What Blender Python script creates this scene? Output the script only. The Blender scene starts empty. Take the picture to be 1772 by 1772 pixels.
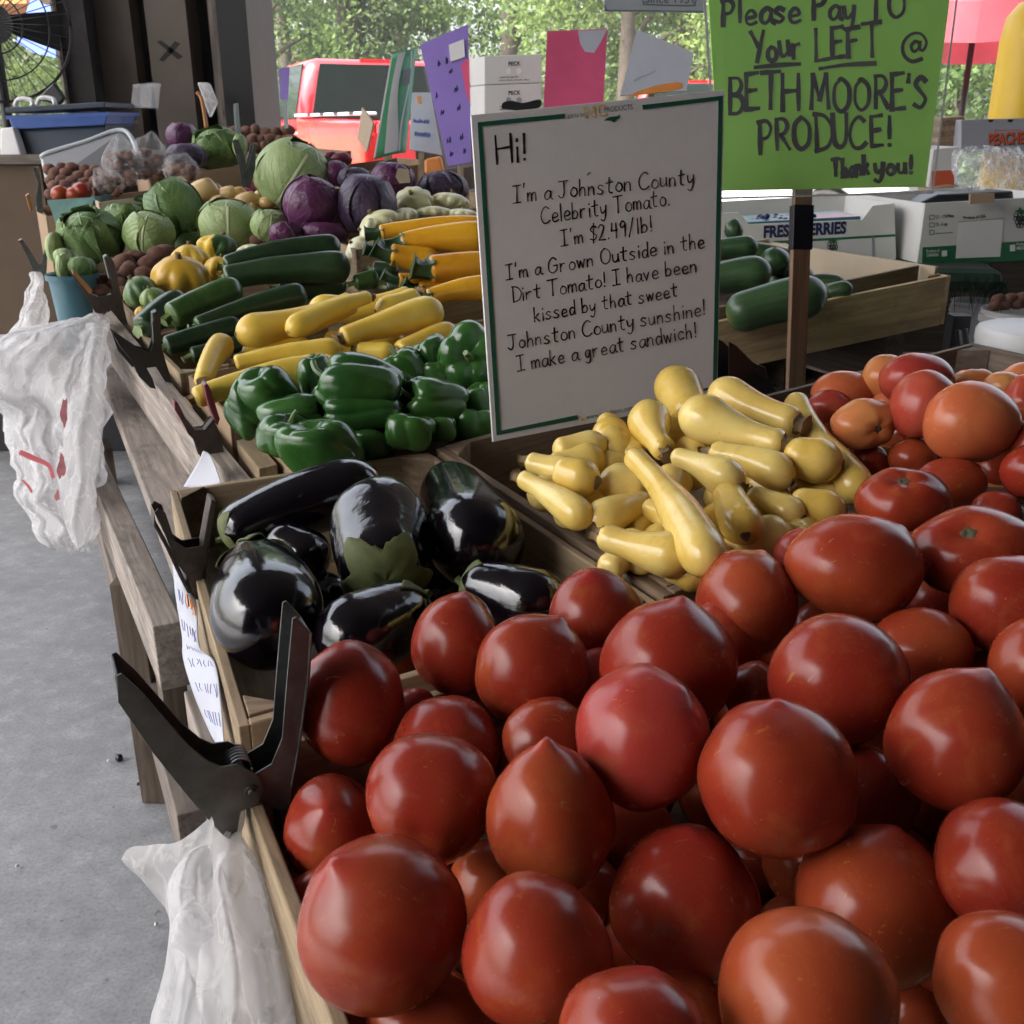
import bpy, math, random
import numpy as np
from mathutils import Vector
rng = random.Random(7)
nr = np.random.RandomState(7)
sc = bpy.context.scene
COL = sc.collection
# ------------------------------------------------------------------ camera, world, sun, exposure
FP = 1775.0                                   # focal length in photo pixels (1772 wide)
TH = math.atan(670 / FP)
HC = 1.2
cam = bpy.data.cameras.new('camera')
cam.sensor_fit = 'HORIZONTAL'; cam.sensor_width = 25.96; cam.lens = 25.96 * FP / 1772
cam.clip_start = 0.02; cam.clip_end = 1000
cam.dof.use_dof = True; cam.dof.focus_distance = 0.9; cam.dof.aperture_fstop = 22
co = bpy.data.objects.new('camera', cam); COL.objects.link(co)
co.location = (0, 0, HC); co.rotation_euler = (math.pi / 2 - TH, 0, 0)
sc.camera = co
w = bpy.data.worlds.new('World'); sc.world = w; w.use_nodes = True
wn = w.node_tree; bg = wn.nodes['Background']
sky = wn.nodes.new('ShaderNodeTexSky'); sky.sky_type = 'NISHITA'; sky.sun_disc = False
SUN_EL, SUN_AZ = math.radians(55), math.radians(-115)      # azimuth measured from +Y towards +X
sky.sun_elevation = SUN_EL; sky.sun_rotation = SUN_AZ
sky.air_density = 1.0; sky.dust_density = 6.0; sky.ozone_density = 1.0
hsv = wn.nodes.new('ShaderNodeHueSaturation'); hsv.inputs['Saturation'].default_value = 0.45
wn.links.new(sky.outputs[0], hsv.inputs['Color']); wn.links.new(hsv.outputs[0], bg.inputs['Color'])
bg.inputs['Strength'].default_value = 0.15
sl = bpy.data.lights.new('sun', 'SUN'); sl.energy = 3.2; sl.angle = math.radians(10); sl.color = (1, .96, .9)
so = bpy.data.objects.new('sun', sl); COL.objects.link(so)
sd = Vector((math.sin(SUN_AZ) * math.cos(SUN_EL), math.cos(SUN_AZ) * math.cos(SUN_EL), math.sin(SUN_EL)))
so.rotation_euler = sd.to_track_quat('Z', 'Y').to_euler(); so.location = (-8, 10, 14)
sc.view_settings.view_transform = 'Standard'; sc.view_settings.look = 'None'
sc.view_settings.gamma = 1; sc.view_settings.exposure = 2.3
sc.render.engine = 'CYCLES'
sc.cycles.max_bounces = 7; sc.cycles.diffuse_bounces = 4; sc.cycles.glossy_bounces = 3
sc.cycles.transmission_bounces = 4; sc.cycles.transparent_max_bounces = 8
sc.cycles.use_denoising = True; sc.cycles.sample_clamp_indirect = 4
# ------------------------------------------------------------------ geometry helpers
ct, st_ = math.cos(TH), math.sin(TH)
CR = np.array([1., 0, 0]); CU = np.array([0, st_, ct]); CF = np.array([0, ct, -st_])
CAM = np.array([0, 0, HC])
def A(*a): return np.array(a, float)
def unit(v): v = np.asarray(v, float); return v / max(np.linalg.norm(v), 1e-9)
def ray(u, v): return CR * ((u - 886) / FP) + CU * ((886 - v) / FP) + CF
def P(u, v, d): return CAM + ray(u, v) * d
def Pz(u, v, z): r = ray(u, v); return CAM + r * ((z - HC) / r[2])
def onplane(u, v, p0, n):
    r = ray(u, v); return CAM + r * (np.dot(p0 - CAM, n) / np.dot(r, n))
def D(x, up, tw): return unit(CR * x + CU * up - CF * tw)      # direction seen from the camera
al = math.radians(25.5)
L = A(-math.sin(al), math.cos(al), 0); R = A(math.cos(al), math.sin(al), 0); Z = A(0, 0, 1)
O = Pz(437, 1375, .77); O[2] = 0
TILT = .1
def T(l, r, z, tilt=TILT): return O + L * l + R * r + Z * (z + tilt * r)
def lr(p): q = p - O; return float(q @ L), float(q @ R)
def bed(u, v, z0, tilt=TILT):                   # ray against the tilted display bed
    r = ray(u, v)
    k = (z0 + tilt * ((CAM - O) @ R) - CAM[2]) / (r[2] - tilt * (r @ R))
    return k
def cat(pts, n=6, closed=False):                # Catmull-Rom
    p = [np.asarray(q, float) for q in pts]
    if len(p) < 3: return p
    out = []
    m = len(p)
    for i in range(m if closed else m - 1):
        if closed: a, b, c, d = p[i - 1], p[i], p[(i + 1) % m], p[(i + 2) % m]
        else: a, b, c, d = p[max(i - 1, 0)], p[i], p[i + 1], p[min(i + 2, m - 1)]
        for k in range(n):
            t = k / n
            out.append(.5 * ((2 * b) + (c - a) * t + (2 * a - 5 * b + 4 * c - d) * t * t + (3 * b - a - 3 * c + d) * t ** 3))
    if not closed: out.append(p[-1])
    return out
def tag(o, label=None, cat_=None, group=None, kind=None):
    if label: o['label'] = label
    if cat_: o['category'] = cat_
    if group: o['group'] = group
    if kind: o['kind'] = kind
    return o
WLOC = {}
def empty(name, loc, label=None, cat_=None, group=None, kind=None):
    o = bpy.data.objects.new(name, None); COL.objects.link(o); o.empty_display_size = .05
    o.location = loc; WLOC[o.name] = np.asarray(loc, float)
    return tag(o, label, cat_, group, kind)
class MB:
    def __init__(s): s.v = []; s.f = []; s.g = []; s.t = []; s.m = []; s.n = 0
    def add(s, V, F, g=None, t=None, m=0):
        V = np.asarray(V, float); k = s.n
        s.v.append(V); s.n += len(V)
        for f in F: s.f.append(tuple(int(i) + k for i in f)); s.m.append(m)
        s.g.append(np.asarray(g, float) if g is not None else np.zeros((len(V), 3)))
        s.t.append(np.asarray(t, float) if t is not None else np.zeros(len(V)))
        return s
    def hexa(s, c, m=0):                          # 8 corners: bottom 4 then top 4
        c = np.asarray(c, float)
        e = [np.linalg.norm(c[1] - c[0]), np.linalg.norm(c[3] - c[0]), np.linalg.norm(c[4] - c[0])]
        loc = A([0, 0, 0], [1, 0, 0], [1, 1, 0], [0, 1, 0], [0, 0, 1], [1, 0, 1], [1, 1, 1], [0, 1, 1]) * e
        k = int(np.argmax(e)); order = [k] + [i for i in range(3) if i != k]
        g = loc[:, order] + nr.rand(3) * 7
        F = [(0, 3, 2, 1), (4, 5, 6, 7), (0, 1, 5, 4), (1, 2, 6, 5), (2, 3, 7, 6), (3, 0, 4, 7)]
        vol = np.dot(np.cross(c[1] - c[0], c[3] - c[0]), c[4] - c[0])
        if vol < 0: F = [f[::-1] for f in F]
        return s.add(c, F, g, None, m)
    def box(s, o, ax, ay, az, m=0):
        o, ax, ay, az = [np.asarray(q, float) for q in (o, ax, ay, az)]
        return s.hexa([o, o + ax, o + ax + ay, o + ay, o + az, o + ax + az, o + ax + ay + az, o + ay + az], m)
    def tbox(s, l0, l1, r0, r1, z0, z1, tilt=TILT, m=0):      # box in the table's frame
        return s.hexa([T(l0, r0, z0, tilt), T(l1, r0, z0, tilt), T(l1, r1, z0, tilt), T(l0, r1, z0, tilt),
                       T(l0, r0, z1, tilt), T(l1, r0, z1, tilt), T(l1, r1, z1, tilt), T(l0, r1, z1, tilt)], m)
    def poly(s, pts, off, m=0):                   # polygon extruded along the vector off
        pts = np.asarray(pts, float); n = len(pts)
        V = np.vstack([pts, pts + off])
        F = [tuple(range(n)), tuple(range(2 * n - 1, n - 1, -1))] + [(i + n, (i + 1) % n + n, (i + 1) % n, i) for i in range(n)]
        return s.add(V, F, V * 1.0, None, m)
    def tube(s, path, rad, nseg=10, lobe=None, cap=True, m=0):
        V, F, t = sweep(path, rad, nseg, lobe, cap)
        g = np.stack([t * 1.0, V[:, 0], V[:, 2]], 1)
        return s.add(V, F, g, t, m)
    def grid(s, G, m=0, closed=False, t=None):   # G: rows x cols x 3
        G = np.asarray(G, float); a, b = G.shape[:2]
        F = []
        for i in range(a - 1):
            for j in range(b if closed else b - 1):
                j2 = (j + 1) % b
                F.append((i * b + j, i * b + j2, (i + 1) * b + j2, (i + 1) * b + j))
        ii, jj = np.meshgrid(np.linspace(0, 1, a), np.linspace(0, 1, b), indexing='ij')
        g = np.stack([ii.ravel(), jj.ravel(), ii.ravel() * 0], 1)
        return s.add(G.reshape(-1, 3), F, g, t if t is not None else ii.ravel(), m)
def sweep(path, rad, nseg=16, lobe=None, cap=True):
    p = np.asarray(path, float); n = len(p)
    tan = np.gradient(p, axis=0); tan /= np.maximum(np.linalg.norm(tan, axis=1, keepdims=True), 1e-9)
    ref = A(0, 0, 1) if abs(tan[0][2]) < .9 else A(1, 0, 0)
    u = unit(np.cross(tan[0], ref))
    V = []; tt = []
    th = np.linspace(0, 2 * math.pi, nseg, endpoint=False)
    for i in range(n):
        u = unit(u - tan[i] * (u @ tan[i])); w_ = np.cross(tan[i], u)
        rr = rad[i] if np.ndim(rad) else rad
        k = np.ones(nseg) if lobe is None else lobe(th, i / (n - 1))
        V.append(p[i] + (np.cos(th) * k * rr)[:, None] * u + (np.sin(th) * k * rr)[:, None] * w_)
        tt += [i / (n - 1)] * nseg
    V = np.vstack(V); F = []
    for i in range(n - 1):
        for j in range(nseg):
            j2 = (j + 1) % nseg
            F.append((i * nseg + j, i * nseg + j2, (i + 1) * nseg + j2, (i + 1) * nseg + j))
    if cap:
        F.append(tuple(range(nseg - 1, -1, -1))); F.append(tuple((n - 1) * nseg + j for j in range(nseg)))
    return V, F, np.array(tt)
def mk(name, mb, mat, parent=None, smooth=False, loc=None, bevel=0, label=None, cat_=None, group=None, kind=None, sharp=None, subd=0):
    V = np.vstack(mb.v)
    if loc is None:
        lo, hi = V.min(0), V.max(0); loc = (lo + hi) / 2
        if parent is None: loc[2] = lo[2]
    loc = np.asarray(loc, float)
    me = bpy.data.meshes.new(name)
    me.from_pydata((V - loc).tolist(), [], mb.f)
    a = me.attributes.new('gc', 'FLOAT_VECTOR', 'POINT'); a.data.foreach_set('vector', np.vstack(mb.g).ravel())
    a = me.attributes.new('t', 'FLOAT', 'POINT'); a.data.foreach_set('value', np.concatenate(mb.t))
    for q in (mat if isinstance(mat, (list, tuple)) else [mat]): me.materials.append(q)
    if any(mb.m): me.polygons.foreach_set('material_index', mb.m)
    if smooth: me.polygons.foreach_set('use_smooth', [True] * len(me.polygons))
    if smooth and sharp: me.set_sharp_from_angle(angle=math.radians(sharp))
    me.update()
    o = bpy.data.objects.new(name, me); COL.objects.link(o)
    WLOC[o.name] = loc
    if parent is not None:
        o.parent = parent; o.location = loc - WLOC[parent.name]
    else: o.location = loc
    if bevel:
        b = o.modifiers.new('bevel', 'BEVEL'); b.width = bevel; b.segments = 2; b.limit_method = 'ANGLE'; b.angle_limit = math.radians(40)
    if subd:
        b = o.modifiers.new('sub', 'SUBSURF'); b.levels = subd; b.render_levels = subd
    return tag(o, label, cat_, group, kind)
# smooth value noise on points, for dents
def wob(V, scale, amp, seed):
    r = np.random.RandomState(seed); out = np.zeros(len(V))
    for k in range(5):
        d = r.normal(size=3); d *= scale * (1 + .6 * k) / np.linalg.norm(d)
        out += np.sin(V @ d + r.rand() * 6.28) / (1 + .5 * k)
    return out * amp / 2
# ------------------------------------------------------------------ materials
def s2l(c): return tuple((x / 12.92 if x <= .04045 else ((x + .055) / 1.055) ** 2.4) for x in c)
class NT:
    def __init__(s, name):
        s.m = bpy.data.materials.new(name); s.m.use_nodes = True
        s.nt = s.m.node_tree; s.b = s.nt.nodes['Principled BSDF']; s.out = s.nt.nodes['Material Output']
    def n(s, t, **k):
        x = s.nt.nodes.new('ShaderNode' + t)
        for a, b in k.items(): setattr(x, a, b)
        return x
    def l(s, a, b): s.nt.links.new(a, b)
    def val(s, sock, v):
        if hasattr(v, 'is_output') or isinstance(v, bpy.types.NodeSocket): s.l(v, sock)
        else: sock.default_value = v
    def mix(s, f, a, b, mode='MIX'):
        x = s.n('Mix', data_type='RGBA', blend_type=mode)
        s.val(x.inputs[0], f)
        for i, c in ((6, a), (7, b)):
            if isinstance(c, (tuple, list)): x.inputs[i].default_value = (*c[:3], 1)
            else: s.l(c, x.inputs[i])
        return x.outputs[2]
    def math(s, op, a, b=0., c=0.):
        x = s.n('Math', operation=op); s.val(x.inputs[0], a); s.val(x.inputs[1], b); s.val(x.inputs[2], c); return x.outputs[0]
    def ramp(s, f, stops):
        x = s.n('ValToRGB'); s.l(f, x.inputs[0]); e = x.color_ramp.elements
        while len(e) < len(stops): e.new(.5)
        for q, (p, c) in zip(e, stops):
            q.position = p; q.color = (*c[:3], 1) if isinstance(c, (tuple, list)) else (c, c, c, 1)
        return x.outputs[0]
    def coord(s, kind='Object'): return s.n('TexCoord').outputs[kind]
    def attr(s, name, out='Vector'): return s.n('Attribute', attribute_name=name).outputs[out]
    def mapv(s, v, scale=(1, 1, 1), loc=None):
        x = s.n('Mapping'); s.l(v, x.inputs[0]); x.inputs['Scale'].default_value = scale
        if loc is not None: x.inputs['Location'].default_value = loc
        return x.outputs[0]
    def noise(s, v, scale, det=4, rough=.55, dist=0):
        x = s.n('TexNoise'); s.l(v, x.inputs['Vector']); x.inputs['Scale'].default_value = scale
        x.inputs['Detail'].default_value = det; x.inputs['Roughness'].default_value = rough; x.inputs['Distortion'].default_value = dist
        return x.outputs[0]
    def rnd(s): return s.n('ObjectInfo').outputs['Random']
    def shift(s, v):                              # a different part of the noise for every object
        x = s.n('VectorMath', operation='ADD'); s.l(v, x.inputs[0]); k = s.math('MULTIPLY', s.rnd(), 37.)
        s.l(k, x.inputs[1]); return x.outputs[0]
    def bump(s, h, strength=.3, dist=.002):
        x = s.n('Bump'); s.l(h, x.inputs['Height']); x.inputs['Strength'].default_value = strength; x.inputs['Distance'].default_value = dist
        s.l(x.outputs[0], s.b.inputs['Normal']); return x
    def fin(s, col=None, rough=.5, spec=.5, metal=0, **k):
        if col is not None:
            if isinstance(col, (tuple, list)): s.b.inputs['Base Color'].default_value = (*col[:3], 1)
            else: s.l(col, s.b.inputs['Base Color'])
        s.val(s.b.inputs['Roughness'], rough); s.b.inputs['Specular IOR Level'].default_value = spec
        s.val(s.b.inputs['Metallic'], metal)
        for a, b in k.items(): s.val(s.b.inputs[a], b)
        return s.m
def plain(name, c, rough=.5, var=.25, scale=30., bump=.0, spec=.5, metal=0, coords='Object', **k):
    q = NT(name); v = q.shift(q.coord(coords)); n = q.noise(v, scale, 5, .6)
    n2 = q.noise(v, scale * .2, 3)
    f = q.ramp(n, [(.3, 0.), (.7, 1.)])
    col = q.mix(f, tuple(x * (1 - var) for x in c), tuple(min(1, x * (1 + var * .5)) for x in c))
    col = q.mix(q.math('MULTIPLY', q.ramp(n2, [(.4, 0.), (.62, 1.)]), var), col, tuple(x * .6 for x in c))
    if bump: q.bump(n, bump, .003)
    r = q.math('ADD', rough - .06, q.math('MULTIPLY', n, .12))
    return q.fin(col, r, spec, metal, **k)
def wood(name, c1, c2, dirt=(.06, .05, .045), dirtamt=.5, rough=.75, grain=1.):
    q = NT(name); g = q.attr('gc')
    fine = q.noise(q.mapv(g, (6 * grain, 130, 130)), 1, 5, .65, .3)
    big = q.noise(q.mapv(g, (2.2 * grain, 22, 22)), 1, 4, .6, 1.2)
    col = q.mix(q.ramp(fine, [(.35, 0.), (.65, 1.)]), c1, c2)
    col = q.mix(q.math('MULTIPLY', q.ramp(big, [(.45, 0.), (.6, 1.)]), .45), col, tuple(x * .5 for x in c1))
    knots = q.n('TexVoronoi'); q.l(q.mapv(g, (5, 14, 14)), knots.inputs['Vector']); knots.inputs['Scale'].default_value = 1
    kf = q.ramp(knots.outputs['Distance'], [(.05, 1.), (.16, 0.)])
    col = q.mix(q.math('MULTIPLY', kf, .6), col, tuple(x * .3 for x in c1))
    d = q.noise(q.mapv(q.attr('gc'), (9, 17, 17)), 1, 6, .7, .5)
    col = q.mix(q.math('MULTIPLY', q.ramp(d, [(.5, 0.), (.72, 1.)]), dirtamt), col, dirt)
    q.bump(fine, .5, .0015)
    return q.fin(col, rough, .25)
M = {}
M['crate'] = wood('crate wood', (.28, .20, .12), (.40, .305, .195), dirtamt=.55)
M['crate_light'] = wood('pale stained crate wood', (.44, .31, .165), (.60, .44, .25), dirtamt=.4)
M['crate_dark'] = wood('weathered crate wood', (.17, .115, .07), (.28, .20, .13), dirtamt=.5)
M['rail'] = wood('grey weathered lumber', (.24, .20, .17), (.44, .38, .33), dirtamt=.8)
M['rail_dark'] = wood('old dark lumber', (.14, .115, .10), (.24, .2, .17), dirtamt=.6)
M['stake'] = wood('sign stake wood', (.17, .10, .06), (.26, .165, .10), dirtamt=.25)
M['pallet'] = wood('dark plank', (.10, .075, .055), (.17, .13, .10), dirtamt=.4)
def cardboard(name, c, var=.12):
    q = NT(name); v = q.shift(q.coord()); n = q.noise(v, 14, 5, .6); f = q.noise(q.mapv(v, (260, 30, 30)), 1, 2)
    col = q.mix(n, tuple(x * (1 - var * 1.6) for x in c), tuple(min(1, x * (1 + var)) for x in c))
    q.bump(f, .15, .001); return q.fin(col, .85, .15)
M['card'] = cardboard('tan cardboard', (.30, .21, .135))
M['card_light'] = cardboard('pale cardboard', (.42, .34, .25))
M['card_white'] = cardboard('white cardboard', (.60, .59, .57), .06)
M['card_grey'] = cardboard('grey cardboard', (.30, .30, .33), .08)
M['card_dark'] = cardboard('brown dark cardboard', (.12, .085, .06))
M['paper'] = plain('white sign card', (.72, .70, .70), .42, .03, 60, 0, .35)
M['paper_plain'] = plain('white paper', (.50, .51, .57), .6, .04, 25)
M['paper_green'] = plain('lime green paper', (.36, .82, .10), .5, .05, 14)
M['paper_purple'] = plain('purple paper', (.28, .19, .55), .5, .12, 6)
M['paper_pink'] = plain('pink paper', (.75, .10, .22), .5, .12, 7)
M['paper_mint'] = plain('mint green card', (.12, .42, .22), .35, .2, 8)
M['paper_orange'] = plain('orange print', (.78, .28, .06), .55, .1)
M['ink'] = plain('black marker ink', (.012, .011, .013), .4, .1)
M['ink_blue'] = plain('blue pen ink', (.16, .18, .48), .5, .1)
M['ink_navy'] = plain('navy print', (.015, .02, .09), .5, .1)
M['ink_green'] = plain('green print', (.012, .10, .065), .45, .1)
M['ink_gold'] = plain('gold print', (.75, .44, .07), .45, .1)
M['ink_grey'] = plain('dark grey print', (.10, .11, .11), .5, .1)
M['ink_red'] = plain('red orange print', (.55, .09, .03), .5, .1)
M['print_green'] = plain('leaf green print band', (.02, .14, .06), .5, .1)
M['tape'] = plain('black tape', (.012, .012, .018), .35, .2, 40)
M['iron'] = plain('worn dark steel', (.13, .137, .13), .36, .45, 60, .1, .5, .45)
M['iron_light'] = plain('bare bright steel', (.5, .5, .5), .3, .2, 60, 0, .5, 1.)
M['iron_rust'] = plain('rusty brown steel', (.085, .062, .05), .6, .5, 70, .2, .5, .35)
M['grip_red'] = plain('dark red rubber grip', (.16, .02, .03), .45, .2, 40)
M['stain'] = plain('dull red bag print', (.42, .10, .11), .5, .5, 60)
M['grip_orange'] = plain('orange brown grip', (.35, .14, .04), .5, .25, 40)
M['black'] = plain('black plastic', (.015, .015, .017), .4, .2, 30)
M['navy'] = plain('navy plastic bin', (.022, .035, .06), .4, .2, 12)
M['blue'] = plain('blue plastic bin', (.025, .08, .30), .35, .2, 12)
M['teal'] = plain('teal plastic', (.035, .13, .17), .35, .2, 20)
M['pint'] = plain('pulp green basket', (.13, .25, .23), .8, .2, 40, .1)
M['whiteplastic'] = plain('white bucket plastic', (.70, .68, .68), .45, .08, 10)
M['steelgrey'] = plain('grey sign plate', (.33, .36, .38), .4, .08, 10)
M['post_grey'] = plain('painted steel column', (.013, .012, .0125), .6, .3, 9, .05)
M['brick'] = plain('stained dark column face', (.04, .036, .034), .8, .7, 14, .2)
M['colpanel'] = plain('brown column panel', (.14, .115, .095), .75, .18, 5, .05)
M['red_paint'] = plain('red car paint', (.62, .018, .025), .2, .04, 3, 0, .5, 0, **{'Coat Weight': .6})
M['white_paint'] = plain('white car paint', (.75, .76, .78), .25, .03, 3, 0, .5, 0, **{'Coat Weight': .5})
M['tyre'] = plain('tyre rubber', (.02, .02, .02), .8, .2, 30)
M['glass_dark'] = plain('tinted window', (.012, .02, .017), .06, .1, 3, 0, .08)
M['taillight'] = plain('red lamp lens', (.5, .01, .01), .15, .05)
M['yellow_paint'] = plain('yellow bollard paint', (.80, .50, .025), .45, .12, 6)
M['canopy'] = plain('red canopy fabric', (.80, .16, .20), .8, .25, 3)
M['turf_dark'] = plain('dark green turf fringe', (.008, .028, .015), .9, .4, 60)
M['bluetarp'] = plain('blue tarp', (.04, .10, .50), .6, .15, 10)
M['twine'] = plain('pole wood', (.20, .15, .13), .8, .2, 6)
M['bark'] = plain('tree bark', (.10, .075, .06), .9, .4, 12, .3)
def leafmat(name, c):
    q = NT(name); n = q.noise(q.coord(), .9, 3); g = q.attr('gc')
    col = q.mix(q.ramp(n, [(.35, 0.), (.65, 1.)]), tuple(x * .55 for x in c), tuple(min(1, x * 1.35) for x in c))
    x = q.n('SeparateXYZ'); q.l(g, x.inputs[0])
    col = q.mix(q.math('MULTIPLY', x.outputs[0], .5), col, tuple(min(1, v * k) for v, k in zip(c, (1.9, 1.6, 1.))))
    q.fin(col, .55, .3)
    tr = q.n('BsdfTranslucent'); q.l(col, tr.inputs[0]); ms = q.n('MixShader'); ms.inputs[0].default_value = .5
    q.l(q.b.outputs[0], ms.inputs[1]); q.l(tr.outputs[0], ms.inputs[2]); q.l(ms.outputs[0], q.out.inputs[0]); return q.m
M['leaf_a'] = leafmat('broad leaves', (.105, .17, .06))
M['leaf_b'] = leafmat('pale leaves', (.145, .21, .075))
M['leaf_c'] = leafmat('pine needles', (.10, .155, .06))
def clearfilm(name, c=(.9, .9, .92), alpha=.25, rough=.12):
    q = NT(name); n = q.noise(q.coord(), 45, 4, .6, 1.); q.bump(n, .8, .004)
    q.fin(c, rough, .6)
    tr = q.n('BsdfTransparent'); ms = q.n('MixShader'); ms.inputs[0].default_value = alpha
    q.l(tr.outputs[0], ms.inputs[1]); q.l(q.b.outputs[0], ms.inputs[2]); q.l(ms.outputs[0], q.out.inputs[0]); return q.m
M['film'] = clearfilm('clear plastic film', alpha=.13)
M['film_edge'] = plain('clear plastic edge', (.55, .57, .60), .2, .2, 40)
M['sleeve'] = clearfilm('clear rigid sleeve', (.85, .87, .88), .07, .1)
def bagplastic(name, c, tl=.5, transp=.33):
    q = NT(name); v = q.coord(); n = q.noise(v, 30, 6, .62, 1.2); w1 = q.n('TexVoronoi', feature='DISTANCE_TO_EDGE'); x = q.n('VectorMath', operation='ADD'); q.l(q.mapv(v, (34, 34, 17)), x.inputs[0]); q.l(n, x.inputs[1]); q.l(x.outputs[0], w1.inputs['Vector']); w1.inputs['Scale'].default_value = 1
    cr = q.ramp(w1.outputs[0], [(.0, 1.), (.09, 0.)])
    q.bump(q.math('ADD', n, q.math('MULTIPLY', cr, .3)), .45, .006)
    q.fin(c, .22, .6); t = q.n('BsdfTranslucent'); t.inputs[0].default_value = (*c, 1)
    m1 = q.n('MixShader'); m1.inputs[0].default_value = tl; q.l(q.b.outputs[0], m1.inputs[1]); q.l(t.outputs[0], m1.inputs[2])
    tr = q.n('BsdfTransparent'); m2 = q.n('MixShader'); q.l(q.math('MULTIPLY', q.math('SUBTRACT', 1., q.math('MULTIPLY', cr, .55)), transp * 1.3), m2.inputs[0])
    q.l(m1.outputs[0], m2.inputs[1]); q.l(tr.outputs[0], m2.inputs[2]); q.l(m2.outputs[0], q.out.inputs[0]); return q.m
M['bag'] = bagplastic('white plastic bag film', (.88, .87, .88))
M['bag_clear'] = bagplastic('clear produce bag film', (.85, .85, .87), .3, .62)
M['bag_print'] = plain('red bag print', (.72, .16, .18), .5, .1)
# produce
def tomato_mat(name, c1, c2, c3, orange=.35):
    q = NT(name); v = q.shift(q.coord()); n = q.noise(v, 16, 3, .5); n2 = q.noise(v, 55, 4, .6)
    f = q.math('ADD', q.math('MULTIPLY', n, .9), q.math('MULTIPLY', q.math('SUBTRACT', q.rnd(), .5), .38))
    col = q.mix(q.ramp(f, [(.32, 0.), (.8, 1.)]), c1, c2)
    n4 = q.noise(v, 38, 5, .65, .6); col = q.mix(q.math('MULTIPLY', q.ramp(n4, [(.52, 0.), (.75, 1.)]), .22), col, c3); col = q.mix(q.math('MULTIPLY', q.ramp(n4, [(.25, 1.), (.45, 0.)]), .16), col, tuple(x * .55 for x in c1))
    t = q.attr('t', 'Fac')
    col = q.mix(q.math('MULTIPLY', q.ramp(t, [(.0, 1.), (.14, .0)]), .45), col, (.40, .03, .035))
    col = q.mix(q.math('MULTIPLY', q.ramp(t, [(.80, 0.), (.97, 1.)]), orange), col, c3)
    vo = q.n('TexVoronoi'); q.l(q.mapv(v, (420, 420, 420)), vo.inputs['Vector']); vo.inputs['Scale'].default_value = 1
    col = q.mix(q.math('MULTIPLY', q.ramp(vo.outputs['Distance'], [(.08, 1.), (.2, 0.)]), .10), col, (.7, .35, .12))
    sp = q.ramp(q.noise(q.mapv(v, (60, 160, 60)), 1, 3, .7, 1.5), [(.66, 0.), (.72, 1.)])
    col = q.mix(q.math('MULTIPLY', sp, .4), col, (.55, .28, .06))
    q.bump(q.math('ADD', n2, q.math('MULTIPLY', n, 1.5)), .05, .004)
    r = q.math('ADD', .17, q.math('MULTIPLY', n2, .16))
    return q.fin(col, r, .32, 0, **{'Coat Weight': .06, 'Coat Roughness': .2, 'Subsurface Weight': .03, 'Subsurface Radius': (.01, .003, .001), 'Subsurface Scale': .6})
M['tomato'] = tomato_mat('red tomato skin', (.255, .024, .012), (.365, .074, .022), (.50, .19, .05))
M['tomato_o'] = tomato_mat('orange tomato skin', (.50, .12, .045), (.60, .26, .085), (.55, .34, .12), .6)
M['tomato_p'] = tomato_mat('pink tomato skin', (.36, .038, .028), (.44, .085, .045), (.5, .2, .08))
M['scar'] = plain('tomato stem scar', (.10, .085, .045), .9, .6, 200, .3)
def skin(name, c1, c2, tip0=None, tip1=None, rough=.38, scale=30., spots=None, bump=.08, spec=.45, e0=.03, e1=.96, stripes=0, stripec=None):
    q = NT(name); v = q.shift(q.coord()); n = q.noise(v, scale, 4, .55)
    f = q.math('ADD', n, q.math('MULTIPLY', q.math('SUBTRACT', q.rnd(), .5), .35))
    col = q.mix(q.ramp(f, [(.3, 0.), (.7, 1.)]), c1, c2)
    t = q.attr('t', 'Fac')
    if stripes:
        g = q.attr('gc'); s_ = q.noise(q.mapv(g, (2.5, stripes, stripes)), 1, 3, .6)
        col = q.mix(q.math('MULTIPLY', q.ramp(s_, [(.42, 0.), (.62, 1.)]), .6), col, stripec)
    if tip0: col = q.mix(q.ramp(t, [(0, 1.), (e0, .8), (min(.99, e0 * 3.5), 0.)]), col, tip0)
    if tip1: col = q.mix(q.ramp(t, [(e1 - .05, 0.), (e1, .35), (.995, 1.)]), col, tip1)
    if spots:
        s1 = q.noise(v, 160, 3, .7); col = q.mix(q.math('MULTIPLY', q.ramp(s1, [(.66, 0.), (.73, 1.)]), .55), col, spots)
        s2 = q.noise(v, 42, 5, .7, .6); col = q.mix(q.math('MULTIPLY', q.ramp(s2, [(.6, 0.), (.75, 1.)]), .35), col, spots)
    n3 = q.noise(v, scale * 5, 4); q.bump(n3, bump, .002)
    return q.fin(col, q.math('ADD', rough - .06, q.math('MULTIPLY', n3, .14)), spec, 0, **{'Coat Weight': .15, 'Coat Roughness': .15})
M['squash'] = skin('glossy yellow squash skin', (.70, .46, .085), (.84, .64, .21), (.62, .46, .18), (.62, .42, .14), .20, 24, (.42, .26, .08), .2)
M['squash_y'] = skin('bright yellow squash skin', (.62, .37, .035), (.76, .54, .08), (.55, .42, .12), (.40, .28, .06), .42, 16)
M['gold'] = skin('golden zucchini skin', (.62, .25, .012), (.78, .40, .02), (.6, .3, .03), None, .33, 16)
M['zuc'] = skin('dark zucchini skin', (.010, .026, .010), (.022, .050, .016), (.05, .12, .03), None, .33, 60, (.05, .10, .03))
M['zuc_l'] = skin('mid green zucchini skin', (.035, .085, .018), (.07, .14, .03), (.16, .24, .07), None, .3, 60, (.15, .22, .06))
M['cuke'] = skin('dark cucumber skin', (.012, .038, .014), (.028, .065, .024), (.09, .13, .035), (.06, .10, .03), .4, 40, None, .06, .4, .04, .95, 26, (.05, .085, .035))
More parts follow.
